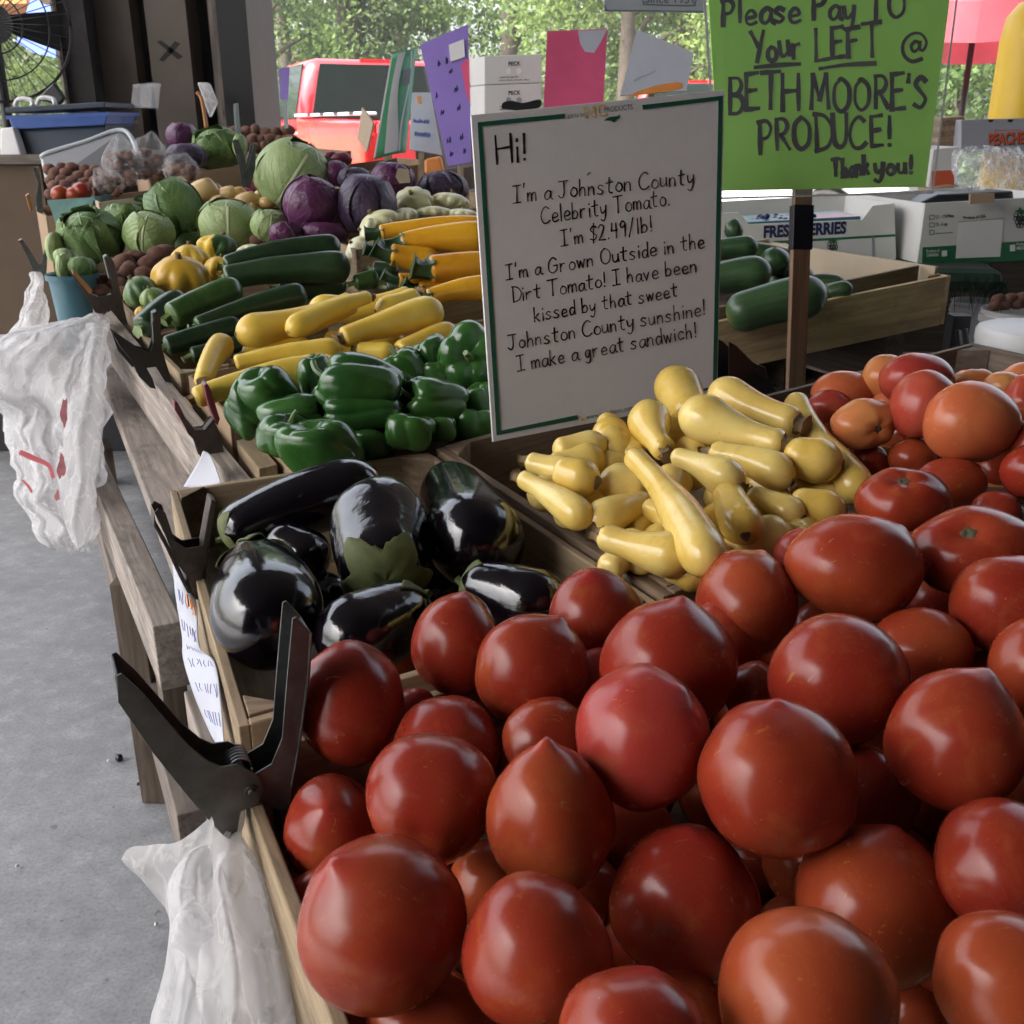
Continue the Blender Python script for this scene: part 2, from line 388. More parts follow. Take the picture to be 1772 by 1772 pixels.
M['pepper'] = skin('green pepper skin', (.017, .070, .013), (.046, .135, .025), None, None, .2, 20, None, .04, .5)
M['pepper_stem'] = skin('pepper stem', (.07, .13, .03), (.13, .19, .06), None, None, .5, 60)
M['stem_dry'] = plain('dry squash stem', (.22, .15, .075), .85, .4, 120, .3)
M['stem_brown'] = plain('dark brown scar', (.20, .135, .08), .9, .4, 120, .3)
M['zstem'] = skin('zucchini stem', (.10, .16, .05), (.20, .26, .10), None, None, .55, 60)
M['gstem'] = skin('dark green squash stem', (.010, .04, .010), (.025, .075, .018), None, None, .45, 60)
M['calyx'] = plain('eggplant calyx', (.13, .155, .05), .7, .45, 60, .3)
M['patty'] = skin('yellow pattypan skin', (.58, .34, .03), (.70, .47, .06), None, (.3, .25, .05), .42, 14)
M['patty_w'] = skin('pale pattypan skin', (.62, .60, .34), (.74, .72, .50), None, (.3, .3, .12), .42, 14)
M['patty_g'] = skin('green pattypan skin', (.05, .11, .04), (.20, .28, .07), None, None, .42, 18)
def patty2():
    q = NT('half green half yellow pattypan skin'); v = q.coord(); n = q.noise(v, 40, 2)
    x = q.n('SeparateXYZ'); q.l(v, x.inputs[0]); f = q.math('ADD', q.math('MULTIPLY', x.outputs[0], 25.), q.math('MULTIPLY', n, .6))
    return q.fin(q.mix(q.ramp(f, [(.25, 0.), (.36, 1.)]), (.66, .45, .05), (.035, .085, .025)), .42, .4)
M['patty_h'] = patty2()
M['spud'] = plain('red brown potato skin', (.17, .088, .065), .85, .35, 55, .25, .2)
M['onion'] = skin('yellow onion skin', (.50, .30, .10), (.66, .47, .22), (.3, .18, .07), (.55, .45, .22), .4, 20)
M['radish'] = skin('red onion skin', (.17, .02, .05), (.32, .07, .10), None, None, .4, 20)
def eggm():
    q = NT('glossy black eggplant skin'); v = q.shift(q.coord()); n = q.noise(v, 13, 3, .5, .5); n2 = q.noise(v, 60, 3, .6, 1.)
    s = q.n('TexVoronoi'); q.l(q.mapv(v, (26, 26, 26)), s.inputs['Vector']); s.inputs['Scale'].default_value = 1
    f = q.math('MULTIPLY', q.ramp(s.outputs['Distance'], [(.06, 1.), (.2, 0.)]), q.ramp(n2, [(.45, 0.), (.6, 1.)]))
    col = q.mix(f, (.0035, .002, .0045), (.075, .085, .035))
    h = q.math('ADD', n, q.math('MULTIPLY', n2, .12)); q.bump(h, .3, .012)
    return q.fin(col, q.math('ADD', .09, q.math('MULTIPLY', n2, .10)), .65, 0, **{'Coat Weight': .35, 'Coat Roughness': .06})
M['egg'] = eggm()
def cabbage(name, c1, c2, vein, rough=.45, dark=None):
    q = NT(name); g = q.attr('gc'); x = q.n('SeparateXYZ'); q.l(g, x.inputs[0])
    v = q.shift(q.coord()); n = q.noise(v, 15, 4, .6); n2 = q.noise(v, 60, 4, .6)
    col = q.mix(q.ramp(n, [(.32, 0.), (.68, 1.)]), c1, c2)
    # herring-bone veins in the leaf's own coordinates (x along the midrib, y across)
    ay = q.math('ABSOLUTE', x.outputs[1]); ph = q.math('ADD', q.math('MULTIPLY', x.outputs[0], 9.), q.math('MULTIPLY', ay, -7.))
    ph = q.math('ADD', ph, q.math('MULTIPLY', n2, 1.4))
    wv = q.math('ABSOLUTE', q.math('SINE', q.math('MULTIPLY', ph, 1.6)))
    side = q.ramp(wv, [(.0, 1.), (.16, 0.)]); mid = q.ramp(ay, [(.02, 1.), (.06, 0.)])
    f = q.math('MAXIMUM', q.math('MULTIPLY', side, .55), mid)
    col = q.mix(q.math('MULTIPLY', f, .8), col, vein)
    if dark: col = q.mix(q.math('MULTIPLY', q.ramp(n2, [(.5, 0.), (.75, 1.)]), .4), col, dark)
    q.bump(q.math('SUBTRACT', q.math('ADD', n2, q.math('MULTIPLY', f, .7)), q.math('MULTIPLY', n, .3)), .8, .005)
    return q.fin(col, rough, .4)
M['cab'] = cabbage('pale green cabbage leaf', (.22, .32, .11), (.38, .46, .21), (.55, .60, .36))
M['cab_d'] = cabbage('mid green cabbage leaf', (.07, .15, .04), (.18, .28, .09), (.36, .45, .20))
M['cab_p'] = cabbage('purple cabbage leaf', (.055, .008, .045), (.13, .03, .10), (.20, .08, .17), .33)
M['cab_v'] = cabbage('dark violet cabbage leaf', (.03, .016, .04), (.075, .05, .095), (.15, .11, .17), .4)
def concrete():
    q = NT('grey concrete floor'); v = q.coord(); n = q.noise(v, 2.2, 6, .6); n2 = q.noise(v, 160, 4, .6); n3 = q.noise(v, 18, 6, .7)
    col = q.mix(q.ramp(n, [(.3, 0.), (.7, 1.)]), (.19, .196, .208), (.30, .306, .32))
    col = q.mix(q.math('MULTIPLY', q.ramp(n3, [(.5, 0.), (.72, 1.)]), .5), col, (.15, .15, .16))
    col = q.mix(q.math('MULTIPLY', q.ramp(n3, [(.3, 1.), (.48, 0.)]), .55), col, (.40, .41, .43))
    col = q.mix(q.math('MULTIPLY', q.ramp(n2, [(.45, 0.), (.7, 1.)]), .5), col, (.12, .12, .125))
    sp = q.ramp(q.noise(v, 34, 2, .5), [(.70, 0.), (.74, 1.)]); col = q.mix(q.math('MULTIPLY', sp, .5), col, (.07, .07, .07))
    q.bump(n2, .12, .002); return q.fin(col, q.math('ADD', .38, q.math('MULTIPLY', n3, .3)), .4)
M['concrete'] = concrete()
M['asphalt'] = plain('parking asphalt', (.075, .075, .078), .85, .3, 20, .1)
M['drive'] = plain('pale concrete drive', (.42, .41, .40), .8, .12, 3)
M['grass'] = plain('rough grass', (.07, .12, .03), .9, .4, 3)
M['roof'] = plain('shed roof deck', (.075, .07, .065), .7, .2, 2)
M['roof_wood'] = wood('orange ceiling boards', (.42, .20, .07), (.55, .30, .12), dirtamt=.1)
M['block'] = plain('unseen blocking wall', (.05, .048, .046), .85, .2, 4)  # dark material for the added light-blocking walls
# ------------------------------------------------------------------ produce builders
SEED = [100]
def nseed(): SEED[0] += 1; return SEED[0]
def blob(c, axis, hw, hh, Rfn, n=(30, 44), depth=None, gc=False):
    """A body of revolution-like form round 'axis'; hw, hh are metres across the view, Rfn(phi, th) its radius."""
    axis = unit(axis); ref = A(0, 0, 1) if abs(axis[2]) < .9 else A(1, 0, 0)
    e1 = unit(np.cross(ref, axis)); e2 = np.cross(axis, e1)
    ph = np.linspace(0, math.pi, n[0]); th = np.linspace(0, 2 * math.pi, n[1], endpoint=False)
    PH, THs = np.meshgrid(ph[1:-1], th, indexing='ij'); PH = PH.ravel(); THs = THs.ravel()
    PH = np.concatenate([[0], PH, [math.pi]]); THs = np.concatenate([[0], THs, [0]])
    Rr = Rfn(PH, THs)
    if isinstance(Rr, tuple): Rr, zs = Rr
    else: zs = 1.
    X = np.sin(PH) * np.cos(THs) * Rr; Y = np.sin(PH) * np.sin(THs) * Rr; Zz = np.cos(PH) * Rr * zs
    W = X[:, None] * e1 + Y[:, None] * e2 + Zz[:, None] * axis
    av = (hw + hh) / 2 if depth is None else depth
    Q = np.outer(W @ CR, CR) * hw + np.outer(W @ CU, CU) * hh + np.outer(W @ CF, CF) * av + c
    m = n[1]; F = []
    for j in range(m): F.append((0, 1 + j, 1 + (j + 1) % m))
    for i in range(n[0] - 3):
        for j in range(m):
            a = 1 + i * m + j; b = 1 + i * m + (j + 1) % m
            F.append((a, a + m, b + m, b))
    k = 1 + (n[0] - 3) * m; last = len(Q) - 1
    for j in range(m): F.append((k + j, last, k + (j + 1) % m))
    g = np.stack([PH * 1.0, np.sin(THs * 3) * .5 * np.sin(PH), THs * 0], 1) if gc else np.stack([PH / 3, np.cos(THs) * .15, np.sin(THs) * .15], 1)
    return Q, F, g, PH / math.pi
def bmp(PH, THs, scale, amp, seed):
    V = np.stack([np.sin(PH) * np.cos(THs), np.sin(PH) * np.sin(THs), np.cos(PH)], 1)
    return wob(V, scale, amp, seed)
def tomato(u, v, hw, hh, dirv, label, h=.02, tip=.10, mat='tomato', kind='heart', scar=None, group='tomatoes heaped in the front crate', d=None):
    sd_ = nseed(); r_ = random.Random(sd_)
    if d is None: d = bed(u, v, .79 + h)
    c = P(u, v, d); ax = D(*dirv); p1, p2 = r_.random() * 6, r_.random() * 6
    w_, h_ = hw * d / FP, hh * d / FP
    def heart(ph, th):
        r = 1 + tip * (.52 * np.exp(-(ph / .12) ** 1.7) + .40 * np.exp(-(ph / .40) ** 1.4)) - .10 * np.exp(-((math.pi - ph) / .33) ** 2)
        r += .022 * np.cos(3 * th + p1) * np.sin(ph) ** 2 + .018 * np.cos(2 * th + p2) * np.sin(ph) + bmp(ph, th, 2.4, .055, sd_)
        r *= 1 + .0 * ph
        return r / 1.0
    def beef(ph, th):
        lob = .055 * np.abs(np.cos(2.5 * th + p1)) + .02 * np.cos(3 * th + p2)
        r = 1.03 - lob * np.sin(ph) ** 1.0 - .22 * np.exp(-(ph / .30) ** 2) - .05 * np.exp(-((math.pi - ph) / .4) ** 2) + bmp(ph, th, 2.2, .035, sd_)
        ridge = np.exp(-(ph / .75) ** 2) * .05 * np.cos(5 * th + p1); return (r + ridge * np.sin(ph), .86)
    def roundt(ph, th):
        return 1 + .02 * np.cos(3 * th + p1) * np.sin(ph) - .08 * np.exp(-((math.pi - ph) / .3) ** 2) + bmp(ph, th, 2.2, .04, sd_)
    fn = {'heart': heart, 'beef': beef, 'round': roundt}[kind]
    mb = MB(); Q, F, g, t = blob(c, ax, w_, h_, fn, (38, 52))
    if kind != 'heart': t = t * .5 + .25
    mb.add(Q, F, g, t)
    o = mk('tomato', mb, M[mat], smooth=True, label=label, cat_='tomato', group=group)
    if scar is not None or kind == 'beef':
        m2 = MB(); s = (w_ + h_) / 2
        e1 = unit(np.cross(ax, CF + .01)); e2 = np.cross(ax, e1)
        k = r_.uniform(.10, .14) if kind == 'beef' else .05
        base = c + (Q[0] - c) * (1.03 if kind == 'beef' else 1.005)
        ring = []
        for rr, up in ((1.35, -.02), (1., .012), (.6, .02), (.25, -.01)):
            ring.append([base + (e1 * math.cos(a) * (1 + .2 * math.sin(a * 5)) + e2 * math.sin(a) * (1 + .2 * math.sin(a * 5))) * s * k * rr + ax * up * s for a in np.linspace(0, 6.283, 20, endpoint=False)])
        m2.grid(ring, closed=True); m2.add(ring[-1], [tuple(range(20))])
        mk('stem_scar', m2, M['scar'], o, True)
    return o
LAST = [None, None]
def long_fruit(name, a, b, ra, rb, mat, label, cat_, group, bend=0, dz=(0, 0), d=None, prof=None, lobes=None, nseg=26, n=26, stem=None, scar=None, px=True, cap=(.9, 1.)):
    """fruit from a (stem end) to b (blossom end), pixels; ra, rb radii in pixels; bend in pixels."""
    sd_ = nseed(); r_ = random.Random(sd_)
    da, db = d
    p0, p1 = P(*a, da), P(*b, db); ra, rb = ra * da / FP, rb * db / FP
    dirp = A(b[0] - a[0], b[1] - a[1]); nn = A(dirp[1], -dirp[0]) / max(np.linalg.norm(dirp), 1)
    mid = (p0 + p1) / 2 + (CR * nn[0] - CU * nn[1]) * bend * (da + db) / 2 / FP * 2 + Z * dz[0]
    lin = np.linalg.norm(p1 - p0)
    # cosine-spaced rings so that both ends round off
    tt = (1 - np.cos(np.linspace(0, math.pi, n))) / 2
    path = np.array([(1 - t) ** 2 * p0 + 2 * t * (1 - t) * mid + t * t * p1 for t in tt])
    f = prof or (lambda t: ra + (rb - ra) * (t * t * (3 - 2 * t)))
    rad = np.array([f(t) for t in tt])
    if prof: rad = rad * rb
    la, lb = min(.45, cap[0] * ra / lin), min(.5, cap[1] * rb / lin)
    for i, t in enumerate(tt):
        if t < la: rad[i] *= math.sqrt(max(0, 1 - (1 - t / la) ** 2.6))
        if t > 1 - lb: rad[i] *= math.sqrt(max(0, 1 - (1 - (1 - t) / lb) ** 2))
    rad = np.maximum(rad, max(ra, rb) * .06)
    ph_ = r_.random() * 6
    lob = lobes or (lambda th, t: 1 + .02 * np.cos(5 * th + ph_) + .02 * np.cos(2 * th + ph_))
    V, F, t = sweep(path, rad, nseg, lob)
    V = V + unit_rows(V, path, nseg) * wob(V, 1 / max(ra, rb) * .7, max(ra, rb) * .07, sd_)[:, None]
    mb = MB(); th = np.tile(np.linspace(0, 6.2832, nseg, endpoint=False), n)
    mb.add(V, F, np.stack([t, np.cos(th) * .16 + sd_ * .37, np.sin(th) * .16], 1), t)
    o = mk(name, mb, M[mat] if isinstance(mat, str) else mat, smooth=True, sharp=70, label=label, cat_=cat_, group=group)
    LAST[:] = [path, rad]
    if stem:
        sm, sr, slen = stem; ax = unit(path[0] - path[3]); m2 = MB()
        pts = [path[1] - ax * slen * .3, path[0] + ax * slen * .3, path[0] + ax * slen + CU * slen * r_.uniform(-.3, .4)]
        pts = cat(pts, 4); k = len(pts)
        m2.tube(pts, [ra * sr * (1.25 - .45 * math.sin(math.pi * min(1, i / (k - 1) * .9)) + (.15 if i == k - 1 else 0)) for i in range(k)], 12, lambda th, t: 1 + .14 * np.cos(5 * th + ph_))
        mk('stem', m2, M[sm], o, True, sharp=50)
    if scar:
        ax = unit(path[-1] - path[-4]); m2 = MB(); e1 = unit(np.cross(ax, Z)); e2 = np.cross(ax, e1)
        rg = [[path[-1] + (e1 * math.cos(q) + e2 * math.sin(q)) * rb * scar * s * (1 + .15 * math.sin(3 * q + ph_)) + ax * rb * up for q in np.linspace(0, 6.283, 14, endpoint=False)] for s, up in ((1.1, -.04), (1., .035), (.55, .045), (.3, .02))]
        m2.grid(rg, closed=True); m2.add(rg[-1], [tuple(range(14))])
        mk('blossom_scar', m2, M['stem_brown'], o, True)
    return o
def unit_rows(V, path, nseg):
    C = np.repeat(path, nseg, 0); d = V - C
    return d / np.maximum(np.linalg.norm(d, axis=1, keepdims=True), 1e-6)
def pepper(u, v, hw, hh, dirv, d, label, stem=True, hook=0, n=4):
    k_ = 1.10 if hw * hh > 1200 else 1.28
    hw, hh = hw * k_, hh * k_
    sd_ = nseed(); r_ = random.Random(sd_); c = P(u, v, d); ax = D(*dirv); p1 = r_.random() * 6
    w_, h_ = hw * d / FP, hh * d / FP; am = [r_.uniform(.8, 1.25) for _ in range(n)]
    def fn(ph, th):
        q = (th + p1 + .25 * np.sin(ph * 2)) * n / 2
        groove = np.abs(np.cos(q)) ** .55                  # rounded lobes with tight grooves
        lobe = .86 + .16 * groove + .05 * np.cos(th * 2 + p1)
        s = np.sin(ph)
        body = (np.abs(np.sin(ph)) ** 3.2 + np.abs(np.cos(ph) / 1.08) ** 3.2 + 1e-6) ** (-1 / 3.2)
        r = body * (1 - s ** .8 + s ** .8 * lobe) * .93
        r -= .30 * np.exp(-(ph / .36) ** 2) + (.16 + .10 * (groove - .5)) * np.exp(-((math.pi - ph) / .36) ** 2)
        r *= 1 - .10 * np.clip(ph / math.pi - .4, 0, 1)
        return r + bmp(ph, th, 2.3, .06, sd_)
    mb = MB(); Q, F, g, t = blob(c, ax, w_, h_, fn, (40, 60)); mb.add(Q, F, g, t)
    o = mk('bell_pepper', mb, M['pepper'], smooth=True, label=label, cat_='pepper', group='green bell peppers in the cardboard lined crate')
    if stem:
        s = (w_ + h_) / 2; b = Q[0]; sidev = unit(np.cross(ax, D(.3, .6, .5)))
        pts = cat([b - ax * s * .06, b + ax * s * .2, b + ax * s * .42 + sidev * s * .12 * hook, b + ax * s * .55 + sidev * s * .4 * hook], 5)
        m2 = MB(); k = len(pts)
        m2.tube(pts, [s * (.30 if i == 0 else .22 * math.exp(-i * .5) + .075) for i in range(k)], 12, lambda th, t: 1 + .12 * np.cos(5 * th))
        mk('stem', m2, M['pepper_stem'], o, True, sharp=60)
    return o
def pattypan(u, v, hw, hh, dirv, d, label, mat='patty', flat=.62, group='pattypan squash in a heap', n=10, stem=True):
    sd_ = nseed(); r_ = random.Random(sd_); c = P(u, v, d); ax = D(*dirv); p1 = r_.random() * 6
    w_, h_ = hw * d / FP, hh * d / FP
    def fn(ph, th):
        s = np.sin(ph); e = np.exp(-((ph - 1.75) / .7) ** 2)
        r = 1.0 + .12 * e * (np.abs(np.cos(n / 2 * th + p1)) - .4) * 1.6 - .10 * np.exp(-(ph / .35) ** 2) * 0
        r *= (1 - .12 * np.cos(ph)); return (r + bmp(ph, th, 2.2, .06, sd_), flat)
    mb = MB(); Q, F, g, t = blob(c, ax, w_, h_, fn, (26, 60)); mb.add(Q, F, g, t)
    o = mk('pattypan_squash', mb, M[mat], smooth=True, label=label, cat_='pattypan squash', group=group)
    if stem:
        s = (w_ + h_) / 2; m2 = MB(); m2.tube([Q[0] - ax * s * .05, Q[0] + ax * s * .1, Q[0] + ax * s * .2], [s * .16, s * .11, s * .13], 9)
        mk('stem', m2, M['stem_dry'], o, True, sharp=50)
    return o
def cabbage_head(u, v, hw, hh, dirv, d, label, mat='cab', group='green cabbages on the far end of the display', leaves=5, ruffle=.03, openness=.04, big=None):
    sd_ = nseed(); r_ = random.Random(sd_); c = P(u, v, d); ax = D(*dirv)
    w_, h_ = hw * d / FP, hh * d / FP
    def base(ph, th): return .96 + bmp(ph, th, 2.3, .05, sd_)
    mb = MB(); Q, F, g, t = blob(c, ax, w_, h_, base, (26, 40), gc=True); mb.add(Q, F, g, t)
    # wrapper leaves: shells lying over the head, each with its own rim
    ref = A(0, 0, 1) if abs(ax[2]) < .9 else A(1, 0, 0); e1 = unit(np.cross(ref, ax)); e2 = np.cross(ax, e1)
    for k in range(leaves):
        a0 = k * 2.4 + r_.random(); span = r_.uniform(.85, 1.1); p = r_.random() * 6
        nu, nv = 16, 17; G = []; gg = []
        for i in range(nu):
            q = i / (nu - 1); ph = 2.75 - q * r_.uniform(1.75, 1.8) * 1.22
            row = []
            wdt = span * (.35 + .65 * math.sin(math.pi * min(1, q * .62 + .12)) ** .7)
            if q > .85: wdt *= math.sqrt(max(0.02, 1 - ((q - .85) / .15) ** 2))
            for j in range(nv):
                s = j / (nv - 1) * 2 - 1; th = a0 + s * wdt / max(.55, math.sin(max(.2, min(2.9, ph))))
                edge = max(abs(s) ** 3, max(0, (q - .6) / .4) ** 2)
                rr = 1.0 + .012 * k + openness * edge + ruffle * edge * math.sin(s * 9 + p) * math.sin(q * 8 + p) - .012 * math.exp(-(s / .08) ** 2) + .012 * math.sin(q * 13 + abs(s) * 9 + p)
                ddir = e1 * math.sin(ph) * math.cos(th) + e2 * math.sin(ph) * math.sin(th) + ax * math.cos(ph)
                row.append(c + CR * (ddir @ CR) * w_ * rr + CU * (ddir @ CU) * h_ * rr + CF * (ddir @ CF) * (w_ + h_) / 2 * rr)
                gg.append((q * 1.6 + k, s * wdt, 0))
            G.append(row)
        s0 = len(mb.g); mb.grid(G); mb.g[-1] = np.array(gg)
    return mk('cabbage', mb, M[mat], smooth=True, label=label, cat_='cabbage', group=group)
def eggplant(a, b, ra, rb, da, db, label, calyx=True, bend=0, prof=None, cdir=None, cal_scale=1., squeeze=None):
    o = long_fruit('eggplant', a, b, ra, rb, 'egg', label, 'eggplant', 'eggplants in the slatted crate', bend=bend, d=(da, db), prof=prof, n=34, nseg=40,
                   lobes=lambda th, t: 1 + .018 * np.cos(3 * th + ra) + .012 * np.cos(5 * th), cap=(1., 1.1))
    if calyx:
        path, rad = LAST; seg = np.concatenate([[0], np.cumsum(np.linalg.norm(np.diff(path, axis=0), axis=1))])
        r0 = ra * da / FP * cal_scale; p0 = path[0]; ax = unit(path[6] - p0); e1 = unit(np.cross(ax, Z + .01)); e2 = np.cross(ax, e1); mb = MB()
        n = 70; ring = []; rr = random.Random(nseed()); o1 = rr.random() * 6; lens = [rr.uniform(.75, 1.3) for _ in range(5)]
        for k in range(9):
            q = k / 8; row = []; jag = [rr.uniform(-.10, .10) if k > 5 else 0 for _ in range(n)]
            for j in range(n):
                th = j / n * 6.2832; x = (th + o1) / 6.2832 * 5; s = abs(2 * (x % 1) - 1); L_ = r0 * (.5 + jag[j] + 1.25 * lens[int(x) % 5] * (1 - s) ** 1.25)
                d_ = q * L_; a_ = np.array([np.interp(d_, seg, path[:, c]) for c in range(3)]); rd = np.interp(d_, seg, rad) * 1.02 + r0 * (.05 + .10 * q * (1 - s) * (1 + math.sin(th * 3 + o1))) + r0 * .03 * math.sin(9 * th + q * 5)
                row.append(a_ + (e1 * math.cos(th) + e2 * math.sin(th)) * rd - ax * r0 * .05 * (1 - q))
            ring.append(row)
        mb.grid(ring, closed=True); c_ = mk('calyx', mb, M['calyx'], o, True); c_.modifiers.new('thick', 'SOLIDIFY').thickness = .0015
        m2 = MB(); pts = cat([p0 + ax * r0 * .1, p0 - ax * r0 * .35, p0 - ax * r0 * .75 + CU * r0 * .2], 4)
        m2.tube(pts, [r0 * .26] * (len(pts) - 1) + [r0 * .30], 10, lambda th, t: 1 + .1 * np.cos(5 * th)); mk('stem', m2, M['calyx'], o, True, sharp=50)
    return o
def lump(name, u, v, hw, hh, d, mat, label, cat_, group, dirv=(.3, .8, .4), am=.12, tip=0, n=(16, 22), parent=None):
    sd_ = nseed(); c = P(u, v, d)
    def fn(ph, th): return 1 + bmp(ph, th, 2.1, am, sd_) + tip * np.exp(-(ph / .28) ** 1.3)
    mb = MB(); Q, F, g, t = blob(c, D(*dirv), hw * d / FP, hh * d / FP, fn, n); mb.add(Q, F, g, t)
    return mk(name, mb, M[mat], parent, smooth=True, label=label, cat_=cat_, group=group)
# ------------------------------------------------------------------ boxes, sheets, lettering
def crate(name, cor, h, th, label, mat='crate', cat_='crate', group=None, slats=1, posts=True, zt=None, post_mat=None, bottom=True, tilt=TILT, sides=(1, 1, 1, 1), posth=0.0):
    """cor: four (l, r) corners anticlockwise seen from above; zt the height of the rim at r = 0."""
    c = [T(l, r, zt, tilt) for l, r in cor]; cen = sum(c) / 4
    e = empty(name, cen - Z * h, label, cat_, group)
    for i in range(4):
        if not sides[i]: continue
        a, b = c[i], c[(i + 1) % 4]; dv = unit(b - a); inn = unit(np.cross(Z, dv));
        if inn @ (cen - a) < 0: inn = -inn
        a2, b2 = (a, b) if i % 2 == 0 else (a + dv * th, b - dv * th)
        sh = (h - .004 * (slats - 1)) / slats
        for k in range(slats):
            mb = MB(); top = a2 - Z * k * (sh + .004)
            mb.box(top - Z * sh, b2 - a2, inn * th, Z * sh)
            mk('side_board' if i % 2 == 0 else 'end_board', mb, M[mat], e, bevel=.0012)
    if posts:
        for i in range(4):
            a = c[i]; d1 = unit(c[(i + 1) % 4] - a); d2 = unit(c[i - 1] - a); q = a + (d1 + d2) * (th + .001)
            mb = MB(); s = .032
            mb.poly([q - Z * (h - .006), q + d1 * s - Z * (h - .006), q + d2 * s - Z * (h - .006)], Z * (h + posth - .008))
            mk('corner_post', mb, M[post_mat or mat], e, bevel=.001)
    if bottom:
        mb = MB(); z0 = -Z * h + Z * .004
        k = th + .001; q = [p_ + (unit(c[(i + 1) % 4] - p_) + unit(c[i - 1] - p_)) * k + z0 for i, p_ in enumerate(c)]
        mb.hexa([*q, *[p_ + Z * .008 for p_ in q]]); mk('bottom_board', mb, M[mat], e)
    return e
def carton(name, cor, h, zt, label, mat='card', th=.004, cat_='box', group=None, tilt=TILT, flaps=(), lid=False, bevel=0.001):
    c = [T(l, r, zt, tilt) for l, r in cor]; cen = sum(c) / 4; mb = MB()
    if lid:
        mb.hexa([*[q - Z * h for q in c], *c])
    else:
        for i in range(4):
            a, b = c[i], c[(i + 1) % 4]; dv = unit(b - a); inn = unit(np.cross(Z, dv))
            if inn @ (cen - a) < 0: inn = -inn
            a2, b2 = (a, b) if i % 2 == 0 else (a + dv * th, b - dv * th)
            mb.box(a2 - Z * h, b2 - a2, inn * th, Z * h)
        k = th + .0005; q = [p_ + (unit(c[(i + 1) % 4] - p_) + unit(c[i - 1] - p_)) * k - Z * (h - .003) for i, p_ in enumerate(c)]
        mb.hexa([*q, *[p_ + Z * .004 for p_ in q]])
    o = mk(name, mb, M[mat], bevel=bevel, label=label, cat_=cat_, group=group, loc=cen - Z * h)
    for (i, ang, ln) in flaps:
        a, b = c[i], c[(i + 1) % 4]; dv = unit(b - a); out = -unit(np.cross(Z, dv))
        if out @ (cen - a) > 0: out = -out
        up = out * math.cos(ang) + Z * math.sin(ang); nn = unit(np.cross(dv, up)); ins = (b - a) * .02
        m2 = MB(); m2.box(a + ins + Z * .001, (b - a) * .96, up * ln, nn * th * .8); mk('flap', m2, M[mat], o)
    return o
class Sheet:
    """A flat board in the scene. Corners TL TR BR BL as (u, v, d); th its thickness away from the viewer."""
    def __init__(s, q, th=.003):
        s.c = [P(*x) for x in q]; s.p0 = (s.c[0] + s.c[2]) / 2
        s.n = unit(np.cross(s.c[1] - s.c[3], s.c[0] - s.c[2]))
        if s.n @ (CAM - s.p0) < 0: s.n = -s.n
        s.c = [onplane(x[0], x[1], s.p0, s.n) for x in q]; s.th = th
    def panel(s): return MB().poly(s.c, -s.n * s.th)
    def at(s, u, v, off=.0006): return onplane(u, v, s.p0, s.n) + s.n * off
    def poly(s, pts, off=.0006, th=.0004): return [s.at(u, v, off) for u, v in pts]
def plane_of(p0, n):
    s = Sheet.__new__(Sheet); s.p0 = np.asarray(p0, float); s.n = unit(n)
    if s.n @ (CAM - s.p0) < 0: s.n = -s.n
    s.th = .003; return s
def ink_polys(s, polys, name, mat, parent, off=.0006, th=.0003, label=None):
    mb = MB()
    for p_ in polys:
        q = s.poly(p_, off); mb.poly(q, s.n * th)
    return mk(name, mb, M[mat], parent, label=label)
